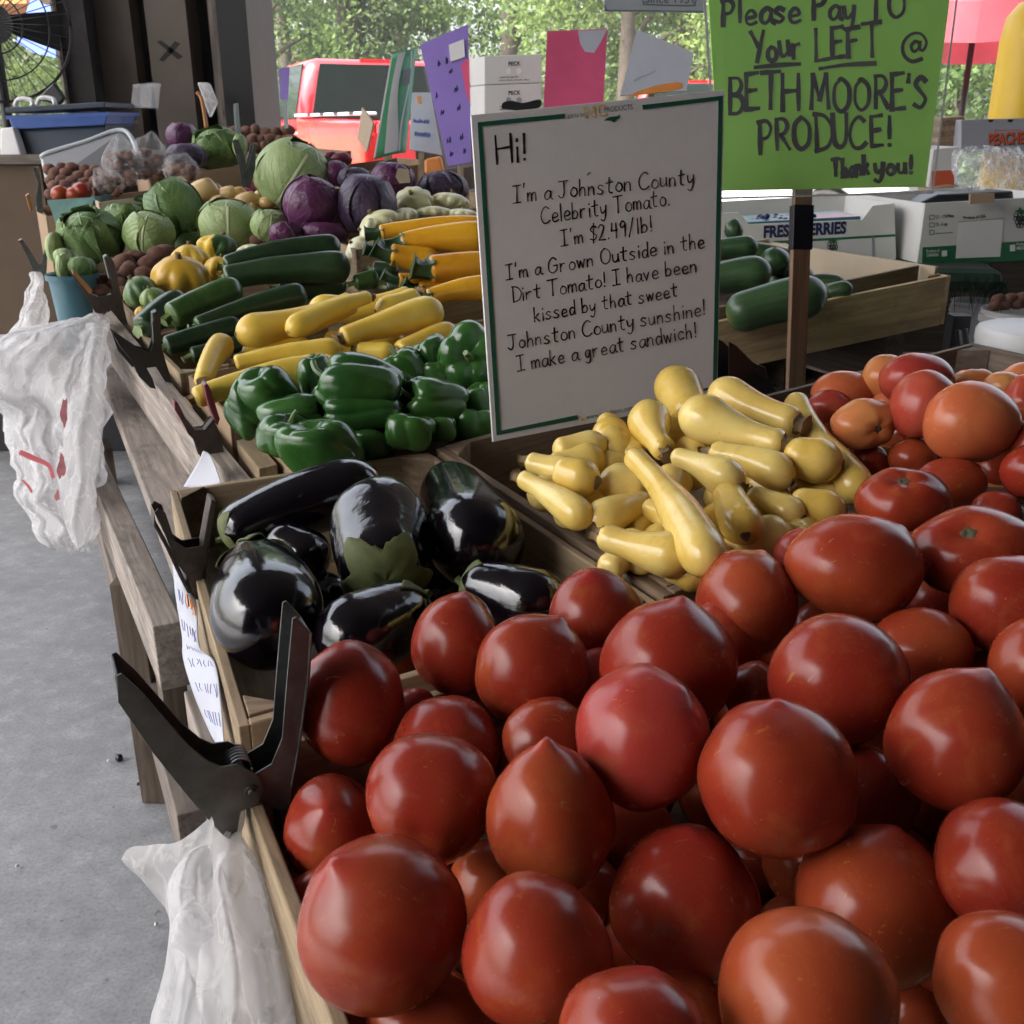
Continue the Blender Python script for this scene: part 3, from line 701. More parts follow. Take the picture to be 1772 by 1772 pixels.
G_ = {
 'H': [[(0, 1), (0, 0)], [(.5, 1), (.5, 0)], [(0, .52), (.5, .54)]], 'i': [[(.06, .52), (.05, 0)], [(.06, .76), (.07, .82)]],
 '!': [[(.08, 1), (.05, .28)], [(.04, .02), (.05, .07)]], 'I': [[(0, 1), (.42, 1.02)], [(.22, 1), (.2, 0)], [(-.02, 0), (.4, .02)]],
 "'": [[(.06, 1.08), (.03, .84)]], 'm': [[(0, .5), (.01, 0)], [(.01, .3), (.12, .5), (.21, .42), (.22, 0)], [(.22, .3), (.34, .5), (.44, .42), (.46, 0)]],
 'a': [[(.36, .42), (.22, .52), (.05, .36), (.03, .12), (.14, 0), (.28, .12), (.36, .44)], [(.36, .48), (.36, .1), (.46, .0)]],
 'J': [[(0, 1), (.5, 1.02)], [(.3, 1), (.3, .28), (.17, 0), (-.02, .16)]], 'o': [[(.2, .52), (.05, .38), (.04, .12), (.2, 0), (.36, .14), (.35, .4), (.2, .52), (.14, .5)]],
 'h': [[(.03, 1), (0, 0)], [(0, .26), (.14, .5), (.28, .42), (.3, 0)]], 'n': [[(0, .52), (0, 0)], [(0, .28), (.14, .5), (.28, .42), (.3, 0)]],
 's': [[(.3, .46), (.15, .53), (.03, .4), (.15, .28), (.29, .14), (.16, 0), (-.02, .06)]], 't': [[(.16, .92), (.13, .12), (.3, .02)], [(-.02, .6), (.34, .64)]],
 'C': [[(.5, .86), (.32, 1), (.1, .8), (0, .42), (.12, .06), (.36, .02), (.54, .16)]], 'u': [[(0, .5), (.02, .1), (.14, 0), (.28, .14), (.32, .5)], [(.32, .5), (.34, 0)]],
 'y': [[(0, .5), (.04, .18), (.15, .1), (.3, .3)], [(.34, .52), (.28, -.1), (.15, -.38), (.0, -.28)]],
 'e': [[(.03, .24), (.32, .3), (.28, .48), (.15, .52), (.02, .34), (.04, .08), (.18, 0), (.36, .08)]], 'l': [[(.05, 1), (.04, 0)]],
 'b': [[(.02, 1), (0, 0)], [(0, .28), (.16, .5), (.32, .34), (.24, .04), (0, .06)]], 'r': [[(0, .52), (0, 0)], [(0, .28), (.1, .46), (.26, .5)]],
 'T': [[(0, 1), (.58, 1.03)], [(.3, 1), (.27, 0)]], '.': [[(.04, .0), (.06, .05)]],
 '$': [[(.36, .84), (.2, .94), (.04, .74), (.18, .52), (.34, .3), (.2, .08), (0, .16)], [(.24, 1.1), (.14, -.1)]],
 '2': [[(0, .8), (.15, 1), (.32, .84), (.22, .5), (0, .02)], [(0, .02), (.36, 0)]], '4': [[(.05, 1), (.0, .5)], [(.0, .5), (.34, .52)], [(.3, .98), (.26, 0)]],
 '9': [[(.32, .82), (.18, .98), (.03, .76), (.14, .56), (.32, .78)], [(.32, .82), (.26, 0)]], '/': [[(.3, 1.1), (0, -.1)]],
 'G': [[(.5, .84), (.3, 1), (.06, .72), (.04, .2), (.26, 0), (.5, .2), (.52, .46)], [(.3, .46), (.56, .48)]],
 'w': [[(0, .5), (.1, 0)], [(.1, 0), (.2, .44)], [(.2, .44), (.32, 0)], [(.32, 0), (.44, .52)]],
 'O': [[(.3, 1), (.06, .78), (.04, .26), (.26, 0), (.52, .22), (.54, .74), (.3, 1), (.2, .97)]],
 'd': [[(.3, .42), (.18, .52), (.03, .34), (.06, .04), (.2, .02), (.32, .3)], [(.36, 1), (.34, 0)]], 'k': [[(.03, 1), (0, 0)], [(.3, .55), (.02, .26)], [(.08, .3), (.32, 0)]],
 'D': [[(.03, 1), (.03, 0)], [(-.02, 1), (.3, .92), (.5, .55), (.36, .12), (0, 0)]], 'v': [[(0, .5), (.14, 0)], [(.14, 0), (.3, .52)]],
 'g': [[(.32, .42), (.2, .52), (.04, .34), (.08, .06), (.22, .06), (.32, .4)], [(.34, .5), (.3, -.16), (.16, -.36), (0, -.26)]], 'c': [[(.32, .42), (.18, .52), (.03, .3), (.1, .03), (.32, .08)]],
 'P': [[(.04, 1), (.02, 0)], [(-.02, .97), (.26, 1), (.4, .78), (.28, .5), (.03, .46)]], 'Y': [[(0, 1), (.22, .52)], [(.46, 1), (.14, 0)]],
 'L': [[(.03, 1), (0, .02)], [(0, .02), (.42, .06)]], 'E': [[(.03, 1), (.02, 0)], [(.03, .98), (.4, 1.02)], [(.03, .52), (.34, .55)], [(.02, .01), (.42, .04)]],
 'F': [[(.03, 1), (.02, 0)], [(.0, .98), (.44, 1.02)], [(.03, .54), (.34, .58)]],
 '@': [[(.52, .62), (.4, .68), (.28, .5), (.36, .3), (.5, .42), (.54, .66)], [(.54, .66), (.54, .4), (.66, .36), (.74, .66), (.56, .96), (.26, .94), (.04, .62), (.06, .2), (.3, -.06), (.6, .02)]],
 'B': [[(.03, 1), (.02, 0)], [(0, .98), (.28, .98), (.38, .78), (.26, .56), (.03, .53)], [(.03, .53), (.34, .48), (.44, .24), (.28, .02), (0, .01)]],
 'M': [[(.02, 0), (.08, 1)], [(.08, 1), (.3, .25)], [(.3, .25), (.52, 1)], [(.52, 1), (.6, 0)]],
 'R': [[(.03, 1), (.02, 0)], [(0, .98), (.28, .98), (.4, .76), (.28, .52), (.03, .47)], [(.16, .48), (.46, 0)]],
 'S': [[(.42, .88), (.24, 1), (.05, .78), (.22, .54), (.42, .28), (.24, 0), (0, .1)]], 'U': [[(.02, 1), (.04, .24), (.22, 0), (.42, .22), (.46, 1)]], ' ': [], }
GW = {' ': .3, 'm': .46, 'i': .08, '!': .1, "'": .08, 'l': .08, '.': .08, '@': .78, 'M': .62, 'T': .56, 'I': .4, 'O': .56, 'G': .56, 'H': .5, 'C': .52, 'J': .48, 'w': .44}
def ribbon(pts, wd):
    p = np.array(pts, float); wd = wd * (1 + .22 * np.sin(np.linspace(0, 5, len(p)) + p[0, 0] * 7 + p[0, 1] * 3))[:, None]; tg = np.gradient(p, axis=0); tg /= np.maximum(np.linalg.norm(tg, axis=1, keepdims=True), 1e-9)
    nm = np.stack([-tg[:, 1], tg[:, 0]], 1) * wd / 2
    p = p.copy(); p[0] -= tg[0] * wd[0] * .35; p[-1] += tg[-1] * wd[-1] * .35
    return p + nm, p - nm
def handwrite(s, text, b0, b1, capx, wd, name, mat, parent, gap=.16, jit=.03, off=.0006, slant=.06, caps=1.):
    """text written along the base line b0-b1 (photo pixels on the board's own plane)"""
    r_ = random.Random(hash_(text)); x = 0; items = []
    for ch in text:
        gw = GW.get(ch, .4 if ch.isupper() else .34)
        items.append((ch, x)); x += gw + (gap if ch != ' ' else .0)
    tot = x - gap; b0, b1 = A(*b0), A(*b1); ex = (b1 - b0) / tot; up = A(ex[1], -ex[0]); up = unit(up) * capx
    if up[1] > 0: up = -up
    mb = MB(); k = 0
    for ch, x0 in items:
        jy = r_.uniform(-jit, jit); js = 1 + r_.uniform(-jit, jit) * 1.5
        for stn in G_[ch]:
            pts = [b0 + ex * (x0 + px_ * js + slant * py * .5) + up * (py * js + jy) for px_, py in stn]
            pts = cat(pts, 5) if len(pts) > 2 else [pts[0] + (pts[1] - pts[0]) * q for q in (0, .33, .67, 1)]
            a_, c_ = ribbon(pts, wd * r_.uniform(.85, 1.12)); o_ = off + (k % 9) * .00003; k += 1
            mb.grid([[s.at(*q, o_) for q in a_], [s.at(*q, o_) for q in c_]])
    return mk(name, mb, M[mat], parent)
def hash_(t): return sum((i + 1) * ord(c) for i, c in enumerate(t))
def strokes(s, polyl, wd, name, mat, parent, off=.0006):
    mb = MB()
    for k, pl in enumerate(polyl):
        pts = cat([A(*q) for q in pl], 4) if len(pl) > 2 else [A(*pl[0]), (A(*pl[0]) + A(*pl[1])) / 2, A(*pl[1])]
        a_, c_ = ribbon(pts, wd); o_ = off + (k % 9) * .00003
        mb.grid([[s.at(*q, o_) for q in a_], [s.at(*q, o_) for q in c_]])
    return mk(name, mb, M[mat], parent)
FCACHE = {}
def font2d(text, bold=0.):
    k = (text, bold)
    if k not in FCACHE:
        cu = bpy.data.curves.new('lettering', 'FONT'); cu.body = text; cu.size = 1; cu.offset = bold; cu.resolution_u = 3
        ob = bpy.data.objects.new('lettering', cu); COL.objects.link(ob)
        bpy.context.view_layer.update()
        me = bpy.data.meshes.new_from_object(ob.evaluated_get(bpy.context.evaluated_depsgraph_get()))
        V = np.array([v.co[:2] for v in me.vertices]); F = [tuple(p_.vertices) for p_ in me.polygons]
        bpy.data.objects.remove(ob); bpy.data.curves.remove(cu); bpy.data.meshes.remove(me)
        V[:, 0] -= V[:, 0].min(); FCACHE[k] = (V, F)
    return FCACHE[k]
def printed(s, text, b0, b1, capx, name, mat, parent, bold=0., off=.0006, shear=0.):
    V, F = font2d(text, bold); b0, b1 = A(*b0), A(*b1); wd = V[:, 0].max(); ex = (b1 - b0) / wd
    up = unit(A(ex[1], -ex[0]))
    if up[1] > 0: up = -up
    up = up * capx / .70
    mb = MB(); mb.add([s.at(*(b0 + ex * (x + shear * y) + up * y), off) for x, y in V], F)
    return mk(name, mb, M[mat], parent)
def slab(pts, d0, thick, n=None, ctr=None):
    """outline in photo pixels laid on the plane with normal n through P(ctr), then given real thickness"""
    n = L if n is None else n; p0 = P(*ctr, d0)
    q = [onplane(u, v, p0, n) for u, v in pts]
    return [x - n * thick / 2 for x in q], n * thick
# ------------------------------------------------------------------ setting
def sheet_xy(name, pts, z, mat, kind='structure'):
    mb = MB(); mb.add([(x, y, z) for x, y in pts], [tuple(range(len(pts)))]); return mk(name, mb, M[mat], loc=(0, 0, z), kind=kind)
sheet_xy('ground', [(-400, -400), (400, -400), (400, 400), (-400, 400)], -.06, 'asphalt')
def lrxy(l, r): q = O + L * l + R * r; return (q[0], q[1])
mb = MB(); mb.hexa([T(-8, -7, -.055, 0), T(5.2, -7, -.055, 0), T(5.2, 5.5, -.055, 0), T(-8, 5.5, -.055, 0), T(-8, -7, 0, 0), T(5.2, -7, 0, 0), T(5.2, 5.5, 0, 0), T(-8, 5.5, 0, 0)])
mk('floor', mb, M['concrete'], loc=(0, 0, 0), kind='structure')
sheet_xy('drive', [lrxy(-6, 5.6), lrxy(26, 5.6), lrxy(26, 14), lrxy(-6, 14)], -.052, 'drive')
sheet_xy('grass', [(-90, 24), (90, 24), (90, 140), (-90, 140)], -.05, 'grass')
mb = MB(); mb.hexa([T(-8, -5.2, 4.8, 0), T(4.6, -5.2, 4.8, 0), T(4.6, 4.6, 4.8, 0), T(-8, 4.6, 4.8, 0), T(-8, -5.2, 4.95, 0), T(4.6, -5.2, 4.95, 0), T(4.6, 4.6, 4.95, 0), T(-8, 4.6, 4.95, 0)])
mk('shed_roof', mb, M['roof'], label='dark flat roof deck spanning the whole open market shed', cat_='roof', kind='structure')
for nm_, r0_, l1_, lb_ in (('left_light_block', -5.4, -2.0, 'unseen blocking wall added to keep light out at the near left'), ('right_light_block', 4.62, .3, 'unseen blocking wall added to keep light out at the near right')):  # unseen walls added to cut the side light on the produce
    mb = MB(); mb.hexa([T(-8, r0_, 0, 0), T(l1_, r0_, 0, 0), T(l1_, r0_ + .2, 0, 0), T(-8, r0_ + .2, 0, 0), T(-8, r0_, 4.795, 0), T(l1_, r0_, 4.795, 0), T(l1_, r0_ + .2, 4.795, 0), T(-8, r0_ + .2, 4.795, 0)])
    mk(nm_, mb, M['block'], label=lb_, cat_='wall', kind='structure')
mb = MB(); mb.hexa([T(-8.2, -5.2, 0, 0), T(-8, -5.2, 0, 0), T(-8, 5, 0, 0), T(-8.2, 5, 0, 0), T(-8.2, -5.2, 4.795, 0), T(-8, -5.2, 4.795, 0), T(-8, 5, 4.795, 0), T(-8.2, 5, 4.795, 0)])
mk('rear_light_block', mb, M['block'], label='unseen blocking wall added at the near end to darken front faces', cat_='wall', kind='structure')  # unseen wall added so surfaces facing the camera stay dark
# steel and timber column at the shed's open end
col = empty('shed_column', P(265, 150, 4.2) * A(1, 1, 0), 'dark boxed steel and timber column with a cross marked on it', 'column')
for nm, u0, u1, dd, mt in (('edge_strip', 107, 111, -.03, 'rail'), ('stained_face', 110.5, 163, .0, 'brick'), ('side_panel', 163, 240, .10, 'colpanel'), ('web', 239, 266, .2, 'post_grey'),
                           ('marked_board', 265, 335, .06, 'colpanel'), ('web', 334, 373, .22, 'post_grey'), ('conduit', 372, 387, .07, 'rail_dark'), ('flange', 386, 437, .0, 'post_grey')):
    a, b = P(u0, 150, 4.2 + dd), P(u1, 150, 4.2 + dd); a[2] = b[2] = .005; mb = MB(); mb.box(a, (b - a) * A(1, 0, 0), A(0, .5 - dd, 0), A(0, 0, 4.78)); p_ = mk(nm, mb, M[mt], col)
    if nm == 'marked_board': MARK = (p_, (a + b) / 2)
s = plane_of(MARK[1], A(0, -1, 0))
ink_polys(s, [[(271, 72), (279, 70), (317, 98), (308, 103)], [(303, 71), (312, 76), (283, 107), (275, 104)]], 'cross_mark', 'brick', col)
s2 = plane_of(P(200, 100, 4.29), A(0, -1, 0)); ink_polys(s2, [[(104 + 8 * math.cos(a), 6 + 8 * math.sin(a)) for a in np.linspace(0, 6, 12)]], 'round_cap', 'card_light', col, .12, .02)
def tub(name, pts, d, dep, mat, label, cat_, wall=.004):
    """open plastic tub from its front outline (TL TR BR BL pixels at depth d), dep metres deep"""
    s = [P(u, v, d) for u, v in pts]; bk = A(0, 1, 0) * dep
    e = None; mb = MB(); tl, tr, br, bl = s; kx = (br - bl); kx = unit(kx)
    t = [tl, tr, tr + bk, tl + bk]; b = [bl, br, br + bk * .9, bl + bk * .9]; c0 = sum(t) / 4; c1 = sum(b) / 4
    ti = [q + (c0 - q) * .05 for q in t]; bi = [q + (c1 - q) * .05 + Z * .005 for q in b]
    V = t + b + ti + bi; F = []
    for i in range(4):
        j = (i + 1) % 4; F += [(i, j, 4 + j, 4 + i), (8 + j, 8 + i, 12 + i, 12 + j), (j, i, 8 + i, 8 + j)]
    F += [(4, 5, 6, 7), (15, 14, 13, 12)]
    mb.add(V, F); o = mk(name, mb, M[mat], label=label, cat_=cat_, bevel=.004)
    m2 = MB(); q = [x + (x - c0) * .03 for x in t]
    for i in range(4):
        j = (i + 1) % 4; m2.hexa([t[i] - Z * .012, t[j] - Z * .012, q[j] - Z * .012, q[i] - Z * .012, t[i], t[j], q[j], q[i]])
    mk('rim', m2, M[mat], o); return o
# ------------------------------------------------------------------ trees beyond the car park
def crown(n, spread, seed, leaf, clumps, flat=1., hang=.0):
    r = np.random.RandomState(seed); V = []; F = []; g = []
    cs = []
    for i in range(clumps):
        while True:
            q = r.uniform(-1, 1, 3)
            if (q ** 2).sum() < 1 and ((q ** 2).sum() > .2): break
        cs.append((q * spread, r.uniform(.16, .34) * spread[0], r.rand()))
    k = 0; per = n // clumps
    for c, s, br in cs:
        pts = c + r.normal(size=(per, 3)) * s * A(1, 1, flat) * .55
        for p_ in pts:
            a = r.normal(size=3); a /= np.linalg.norm(a); b = np.cross(a, r.normal(size=3)); b /= np.linalg.norm(b)
            h = leaf * r.uniform(.6, 1.3); V += [p_ - a * h, p_ - b * h * .55, p_ + a * h, p_ + b * h * .55]; F.append((k, k + 1, k + 2, k + 3)); k += 4
            x = br * .7 + r.rand() * .3; g += [(x, 0, 0)] * 4
    return np.array(V), F, np.array(g), cs
CR_ = {}
def tree(u, d, h, wd, kind, mat, label, base=.18, seed=1, n=13000, leaf=.085, group='trees standing beyond the car park'):
    p_ = P(u, 216, d); p_[2] = -.05
    key = (kind, seed)
    o = empty('tree', p_, label, 'tree', group)
    r = np.random.RandomState(seed); mb = MB()
    lean = A(r.uniform(-.3, .3), r.uniform(-.2, .2), 0)
    tr = [p_ + Z * h * q + lean * q * 1.2 for q in np.linspace(0, .92, 8)]; mb.tube(tr, [max(.03, .028 * h * (1 - q * .85)) for q in np.linspace(0, 1, 8)], 9)
    cc = p_ + Z * h * (base + (1 - base) / 2) + lean
    V, F, g, cs = crown(n, A(wd, wd, h * (1 - base) / 2), seed, leaf, 34 if kind != 'pine' else 26, .45 if kind == 'pine' else 1.)
    for c, s, b in cs[:14]:
        e = cc + c; q = min(.85, max(.15, (e[2] - p_[2]) / h - .12)); s0 = p_ + Z * h * q + lean * q * 1.2
        mb.tube([s0, (s0 + e) / 2 + Z * .1, e], [.009 * h, .006 * h, .002 * h], 6)
    mk('trunk', mb, M['bark'], o, True)
    m2 = MB(); m2.add(V + cc, F, g); mk('crown', m2, M[mat], o)
    return o
TREES = [
 (452, 30, 11, 3.2, 'b', 'leaf_a', 'dense dark green broadleaf tree right beside the shed column', .02, 11), (505, 38, 12, 3.6, 'b', 'leaf_b', 'yellow green broadleaf tree behind the pale pole', .05, 12),
 (560, 46, 15, 4.0, 'pine', 'leaf_c', 'open pine left of the twin trunks above the red truck', .2, 13), (604, 33, 13, 3.4, 'pine', 'leaf_c', 'straight pine over the red truck cab, slim left twin trunk', .17, 14),
 (622, 34, 13, 3.2, 'pine', 'leaf_b', 'pale pine over the red truck cab, right twin trunk', .19, 15), (700, 42, 14, 4.2, 'pine', 'leaf_c', 'spreading pine behind the green and white sign', .15, 16),
 (770, 36, 12, 3.6, 'b', 'leaf_a', 'dark broadleaf tree behind the purple sign', .03, 17), (880, 30, 12, 4.0, 'b', 'leaf_a', 'broad leafy tree with grey trunk above the stacked white boxes', .05, 18),
 (985, 34, 12, 3.8, 'b', 'leaf_b', 'light green tree behind the pink sign', .02, 19), (1080, 27, 10, 3.4, 'b', 'leaf_b', 'bright yellow green tree behind the tilted white sign', .01, 20),
 (1190, 29, 10, 3.4, 'b', 'leaf_b', 'leafy tree just left of the lime green sign', .0, 21), (1660, 22, 5, 2.6, 'b', 'leaf_a', 'low bushy tree under the red canopy', .0, 22), (1740, 25, 5, 3.0, 'b', 'leaf_a', 'low bushy tree behind the yellow bollard', .0, 24),
 (1330, 33, 10, 3.8, 'b', 'leaf_a', 'tree mostly hidden behind the lime green sign', .02, 23), (20, 26, 8, 3.0, 'b', 'leaf_b', 'bright tree seen through the fan at the far left', .0, 25)]
for t_ in TREES: tree(*t_[:7], base=t_[7], seed=t_[8])
# far wood that closes the view: one mass nobody could count
V, F, g, cs = crown(15000, A(42, 5, 2.9), 77, .3, 200); m2 = MB()
V = V + A(2, 62, 2.6); m2.add(V, F, g); mk('far_woods', m2, M['leaf_a'], label='soft green mass of woods behind the nearer trees', cat_='woods', kind='stuff')
p_ = P(470, 140, 24); mb = MB(); mb.tube([A(p_[0] - .12, p_[1], -.05), A(p_[0] + .25, p_[1], 9)], [.13, .1], 12); mk('utility_pole', mb, M['twine'], smooth=True, label='pale brown pole standing in front of the trees by the column', cat_='pole')
# ------------------------------------------------------------------ vehicles
def truck(origin, head, paint, label, name='pickup_truck', group=None):
    """origin: left rear corner on the ground; head: heading angle left of +Y"""
    e = empty(name, origin, label, 'truck', group); hd = A(-math.sin(head), math.cos(head), 0); rt = A(math.cos(head), math.sin(head), 0)
    def X(l, r, z): return np.asarray(origin) + hd * l + rt * r + Z * z
    W = 1.95
    mb = MB()                                         # bed walls, floor, tailgate
    def bx(l0, l1, r0, r1, z0, z1): mb.hexa([X(l0, r0, z0), X(l1, r0, z0), X(l1, r1, z0), X(l0, r1, z0), X(l0, r0, z1), X(l1, r0, z1), X(l1, r1, z1), X(l0, r1, z1)])
    def prof(r0, r1, pts, m=0):
        n = len(pts); V = [X(l, r0, z) for l, z in pts] + [X(l, r1, z) for l, z in pts]
        mb.add(V, [tuple(range(n))[::-1], tuple(range(n, 2 * n))] + [(i, (i + 1) % n, (i + 1) % n + n, i + n) for i in range(n)], None, None, m)
    arch = [(1.55 + .48 * math.cos(a), .45 + .48 * math.sin(a)) for a in np.linspace(math.pi, 0, 9)]
    side = [(0.03, .55), *[(l, z) for l, z in arch], (2.45, .5), (2.45, 1.33), (0.0, 1.30)]
    prof(0, .1, side); prof(W - .1, W, side); bx(0.02, 2.45, .101, W - .101, .62, .7); bx(2.36, 2.45, .101, W - .101, .702, 1.3); bx(0, .07, .101, W - .101, .702, 1.29)
    body = mk('bed', mb, M[paint], e, bevel=.035, smooth=True, sharp=50)
    mb = MB(); bx(-.01, 2.44, -.012, .112, 1.334, 1.36); bx(-.01, 2.44, W - .112, W + .012, 1.334, 1.36); mk('rail_cap', mb, M['paper'] if paint == 'red_paint' else M['black'], e, bevel=.008)
    mb = MB()
    for l in (.25, .75, 1.25, 1.75): bx(l, l + .14, -.014, .06, 1.340, 1.362)
    mk('stake_pocket', mb, M['black'], e)
    mb = MB()                                         # cab: lower body and tapering greenhouse
    farch = [(4.75 + .48 * math.cos(a), .45 + .48 * math.sin(a)) for a in np.linspace(math.pi, 0, 9)]
    prof(0, W, [(2.5, .5), *farch, (5.6, .5), (5.65, .95), (5.5, 1.08), (4.35, 1.2), (2.5, 1.2)])
    mk('body', mb, M[paint], e, bevel=.04, smooth=True, sharp=50)
    mb = MB(); b4 = [(2.5, .02), (4.35, .02), (4.35, W - .02), (2.5, W - .02)]; t4 = [(2.62, .2), (3.75, .2), (3.75, W - .2), (2.62, W - .2)]
    mb.hexa([*[X(l, r, 1.203) for l, r in b4], *[X(l, r, 1.9) for l, r in t4]]); cabn = mk('cab_roof', mb, M[paint], e, bevel=.12, smooth=True, sharp=60)
    def pane(q, inset):
        c = sum(q) / 4; n = unit(np.cross(q[1] - q[0], q[3] - q[0])); cc = X(3.3, W / 2, 1.5)
        if n @ (c - cc) < 0: n = -n
        qq = [c + (x - c) * inset + n * .012 for x in q]; m = MB(); m.poly(qq, -n * .02); return mk('window', m, M['glass_dark'], e, bevel=.01)
    def face(i, j): return [X(*b4[i], 1.203), X(*b4[j], 1.203), X(*t4[j], 1.9), X(*t4[i], 1.9)]
    for i, j in ((0, 1), (1, 2), (2, 3), (3, 0)):
        f = face(i, j); f = [f[0] + (f[3] - f[0]) * .08, f[1] + (f[2] - f[1]) * .08, f[2], f[3]]; pane(f, .84)
    mb = MB(); bx(2.60, 2.64, W / 2 - .22, W / 2 + .22, 1.865, 1.90); mk('brake_lamp', mb, M['taillight'], e)
    for r0 in (-.006, W - .15):
        mb = MB(); bx(-.012, .14, r0, r0 + .156, .78, 1.2); mk('tail_light', mb, M['taillight'], e, bevel=.02)
    mb = MB(); bx(-.16, -.01, .05, W - .05, .45, .62); mk('bumper', mb, M['iron_light'], e, bevel=.02)
    for l in (1.55, 4.75):
        for r0 in (.02, W - .26):
            c = X(l, r0, .34); mb = MB(); V = []
            rg = [[c + rt * w_ + hd * math.cos(a) * rr + Z * math.sin(a) * rr for a in np.linspace(0, 6.283, 28, endpoint=False)] for w_, rr in ((0.02, .2), (0, .36), (.02, .39), (.22, .39), (.24, .36), (.22, .2))]
            mb.grid(rg, closed=True); wh = mk('wheel', mb, M['tyre'], e, True, sharp=40)
            m2 = MB(); rg = [[c + rt * w_ + hd * math.cos(a) * rr + Z * math.sin(a) * rr for a in np.linspace(0, 6.283, 28, endpoint=False)] for w_, rr in ((.03, .02), (.02, .12), (.035, .205), (.2, .205), (.215, .12), (.2, .02))]
            m2.grid(rg, closed=True); mk('rim', m2, M['iron_light'], wh, True, sharp=40)
    for r0, sgn in ((-.2, 1), (W + .02, 1)):
        mb = MB(); bx(3.85, 3.95, r0, r0 + .18, 1.22, 1.42); mk('side_mirror', mb, M['black'], e, bevel=.02)
    return e
q = P(628, 181, 8.3); truck((q[0], q[1], -.06), math.radians(24), 'red_paint', 'bright red pickup truck with white bed rail parked outside the shed', 'pickup_truck')
q = P(1075, 200, 13.6); truck((q[0], q[1], -.06), math.radians(-8), 'red_paint', 'red truck mostly hidden behind the tilted white sign', 'pickup_truck')
def sedan(origin, head, label):
    e = empty('parked_car', origin, label, 'car'); hd = A(-math.sin(head), math.cos(head), 0); rt = A(math.cos(head), math.sin(head), 0)
    def X(l, r, z): return np.asarray(origin) + hd * l + rt * r + Z * z
    W = 1.8
    def prof(nm, r0, r1, pts, mat, bev, tap=0, ztap=0):
        n = len(pts); mb = MB(); V = [X(l, r0 + tap * max(0, (z - ztap)), z) for l, z in pts] + [X(l, r1 - tap * max(0, z - ztap), z) for l, z in pts]
        mb.add(V, [tuple(range(n))[::-1], tuple(range(n, 2 * n))] + [(i, (i + 1) % n, (i + 1) % n + n, i + n) for i in range(n)]); return mk(nm, mb, M[mat], e, bevel=bev, smooth=True, sharp=45)
    a1 = [(.85 + .37 * math.cos(a), .3 + .37 * math.sin(a)) for a in np.linspace(math.pi, 0, 9)]; a2 = [(3.55 + .37 * math.cos(a), .3 + .37 * math.sin(a)) for a in np.linspace(math.pi, 0, 9)]
    prof('body', 0, W, [(0, .3), *a1, *a2, (4.4, .3), (4.42, .65), (4.2, .8), (3.2, .95), (.6, .98), (.05, .9)], 'white_paint', .05)
    prof('cabin', .08, W - .08, [(.5, .96), (3.3, .94), (2.45, 1.42), (1.2, 1.45)], 'white_paint', .05, .25, .95)
    prof('window', .065, W - .065, [(.95, 1.0), (3.0, .99), (2.38, 1.36), (1.3, 1.38)], 'glass_dark', .01, .25, .95)
    for i, (a, b) in enumerate((((3.24, 1.0), (2.5, 1.4)), ((.56, 1.0), (1.17, 1.42)))):
        off = hd * (.03 if i == 0 else -.03) + Z * .03; m = MB(); q = [X(a[0], .2, a[1]) + off, X(a[0], W - .2, a[1]) + off, X(b[0], W - .27, b[1]) + off, X(b[0], .27, b[1]) + off]; m.poly(q, Z * -.012); mk('windscreen', m, M['glass_dark'], e)
    for l in (.85, 3.55):
        for r0 in (.0, W - .2):
            c = X(l, r0, .31); mb = MB(); rg = [[c + rt * w_ + hd * math.cos(a) * rr + Z * math.sin(a) * rr for a in np.linspace(0, 6.283, 24, endpoint=False)] for w_, rr in ((.03, .02), (.02, .18), (0, .28), (.02, .31), (.18, .31), (.2, .28), (.18, .18), (.17, .02))]
            mb.grid(rg, closed=True); mk('wheel', mb, M['tyre'], e, True, sharp=40)
q = P(1650, 186, 9.2); sedan((q[0] + .1, q[1] + 1, -.055), math.radians(70), 'white car parked behind the yellow bollard')
# yellow bollard, red canopy
q = P(1782, 110, 3.3); mb = MB(); z_ = [0, .02, 1.45, 1.52, 1.56, 1.58]; rr = [.1, .1, .1, .09, .06, .015]
mb.tube([A(q[0], q[1], z) for z in z_], rr, 32); mk('bollard', mb, M['yellow_paint'], smooth=True, sharp=50, label='thick yellow steel bollard at the right edge of the shed', cat_='bollard')
q = P(1688, 34, 7.5); zc = q[2] + .1; e = empty('market_umbrella', (q[0], q[1], -.055), 'red market umbrella on a thin black pole by the bollard', 'umbrella')
mb = MB(); mb.tube([A(q[0], q[1], -.055), A(q[0], q[1], zc + .32)], [.022, .022], 10); mk('pole', mb, M['black'], e, True)
mb = MB(); mb.tube([A(q[0], q[1], 1.02), A(q[0], q[1], 1.16)], [.04, .04], 12); mk('crank', mb, M['iron_light'], e, True)
rg = []
for rr, z in ((.03, .36), (.5, .26), (1.0, .1), (1.35, -.06), (1.36, -.3)):
    rg.append([A(q[0] + rr * math.cos(a) * (1 - .05 * abs(math.sin(4 * a)) * (rr > .4)), q[1] + rr * math.sin(a), zc + z - .03 * abs(math.sin(4 * a)) * rr) for a in np.linspace(0, 6.2832, 32, endpoint=False)])
mb = MB(); mb.grid(rg, closed=True); mk('canopy', mb, M['canopy'], e)
for k in range(8):
    a = k * math.pi / 4; mb = MB(); mb.tube([A(q[0] + math.cos(a) * .03, q[1] + math.sin(a) * .03, zc - .0), A(q[0] + math.cos(a) * .65, q[1] + math.sin(a) * .65, zc + .17)], [.008, .008], 6); mk('rib', mb, M['black'], e)
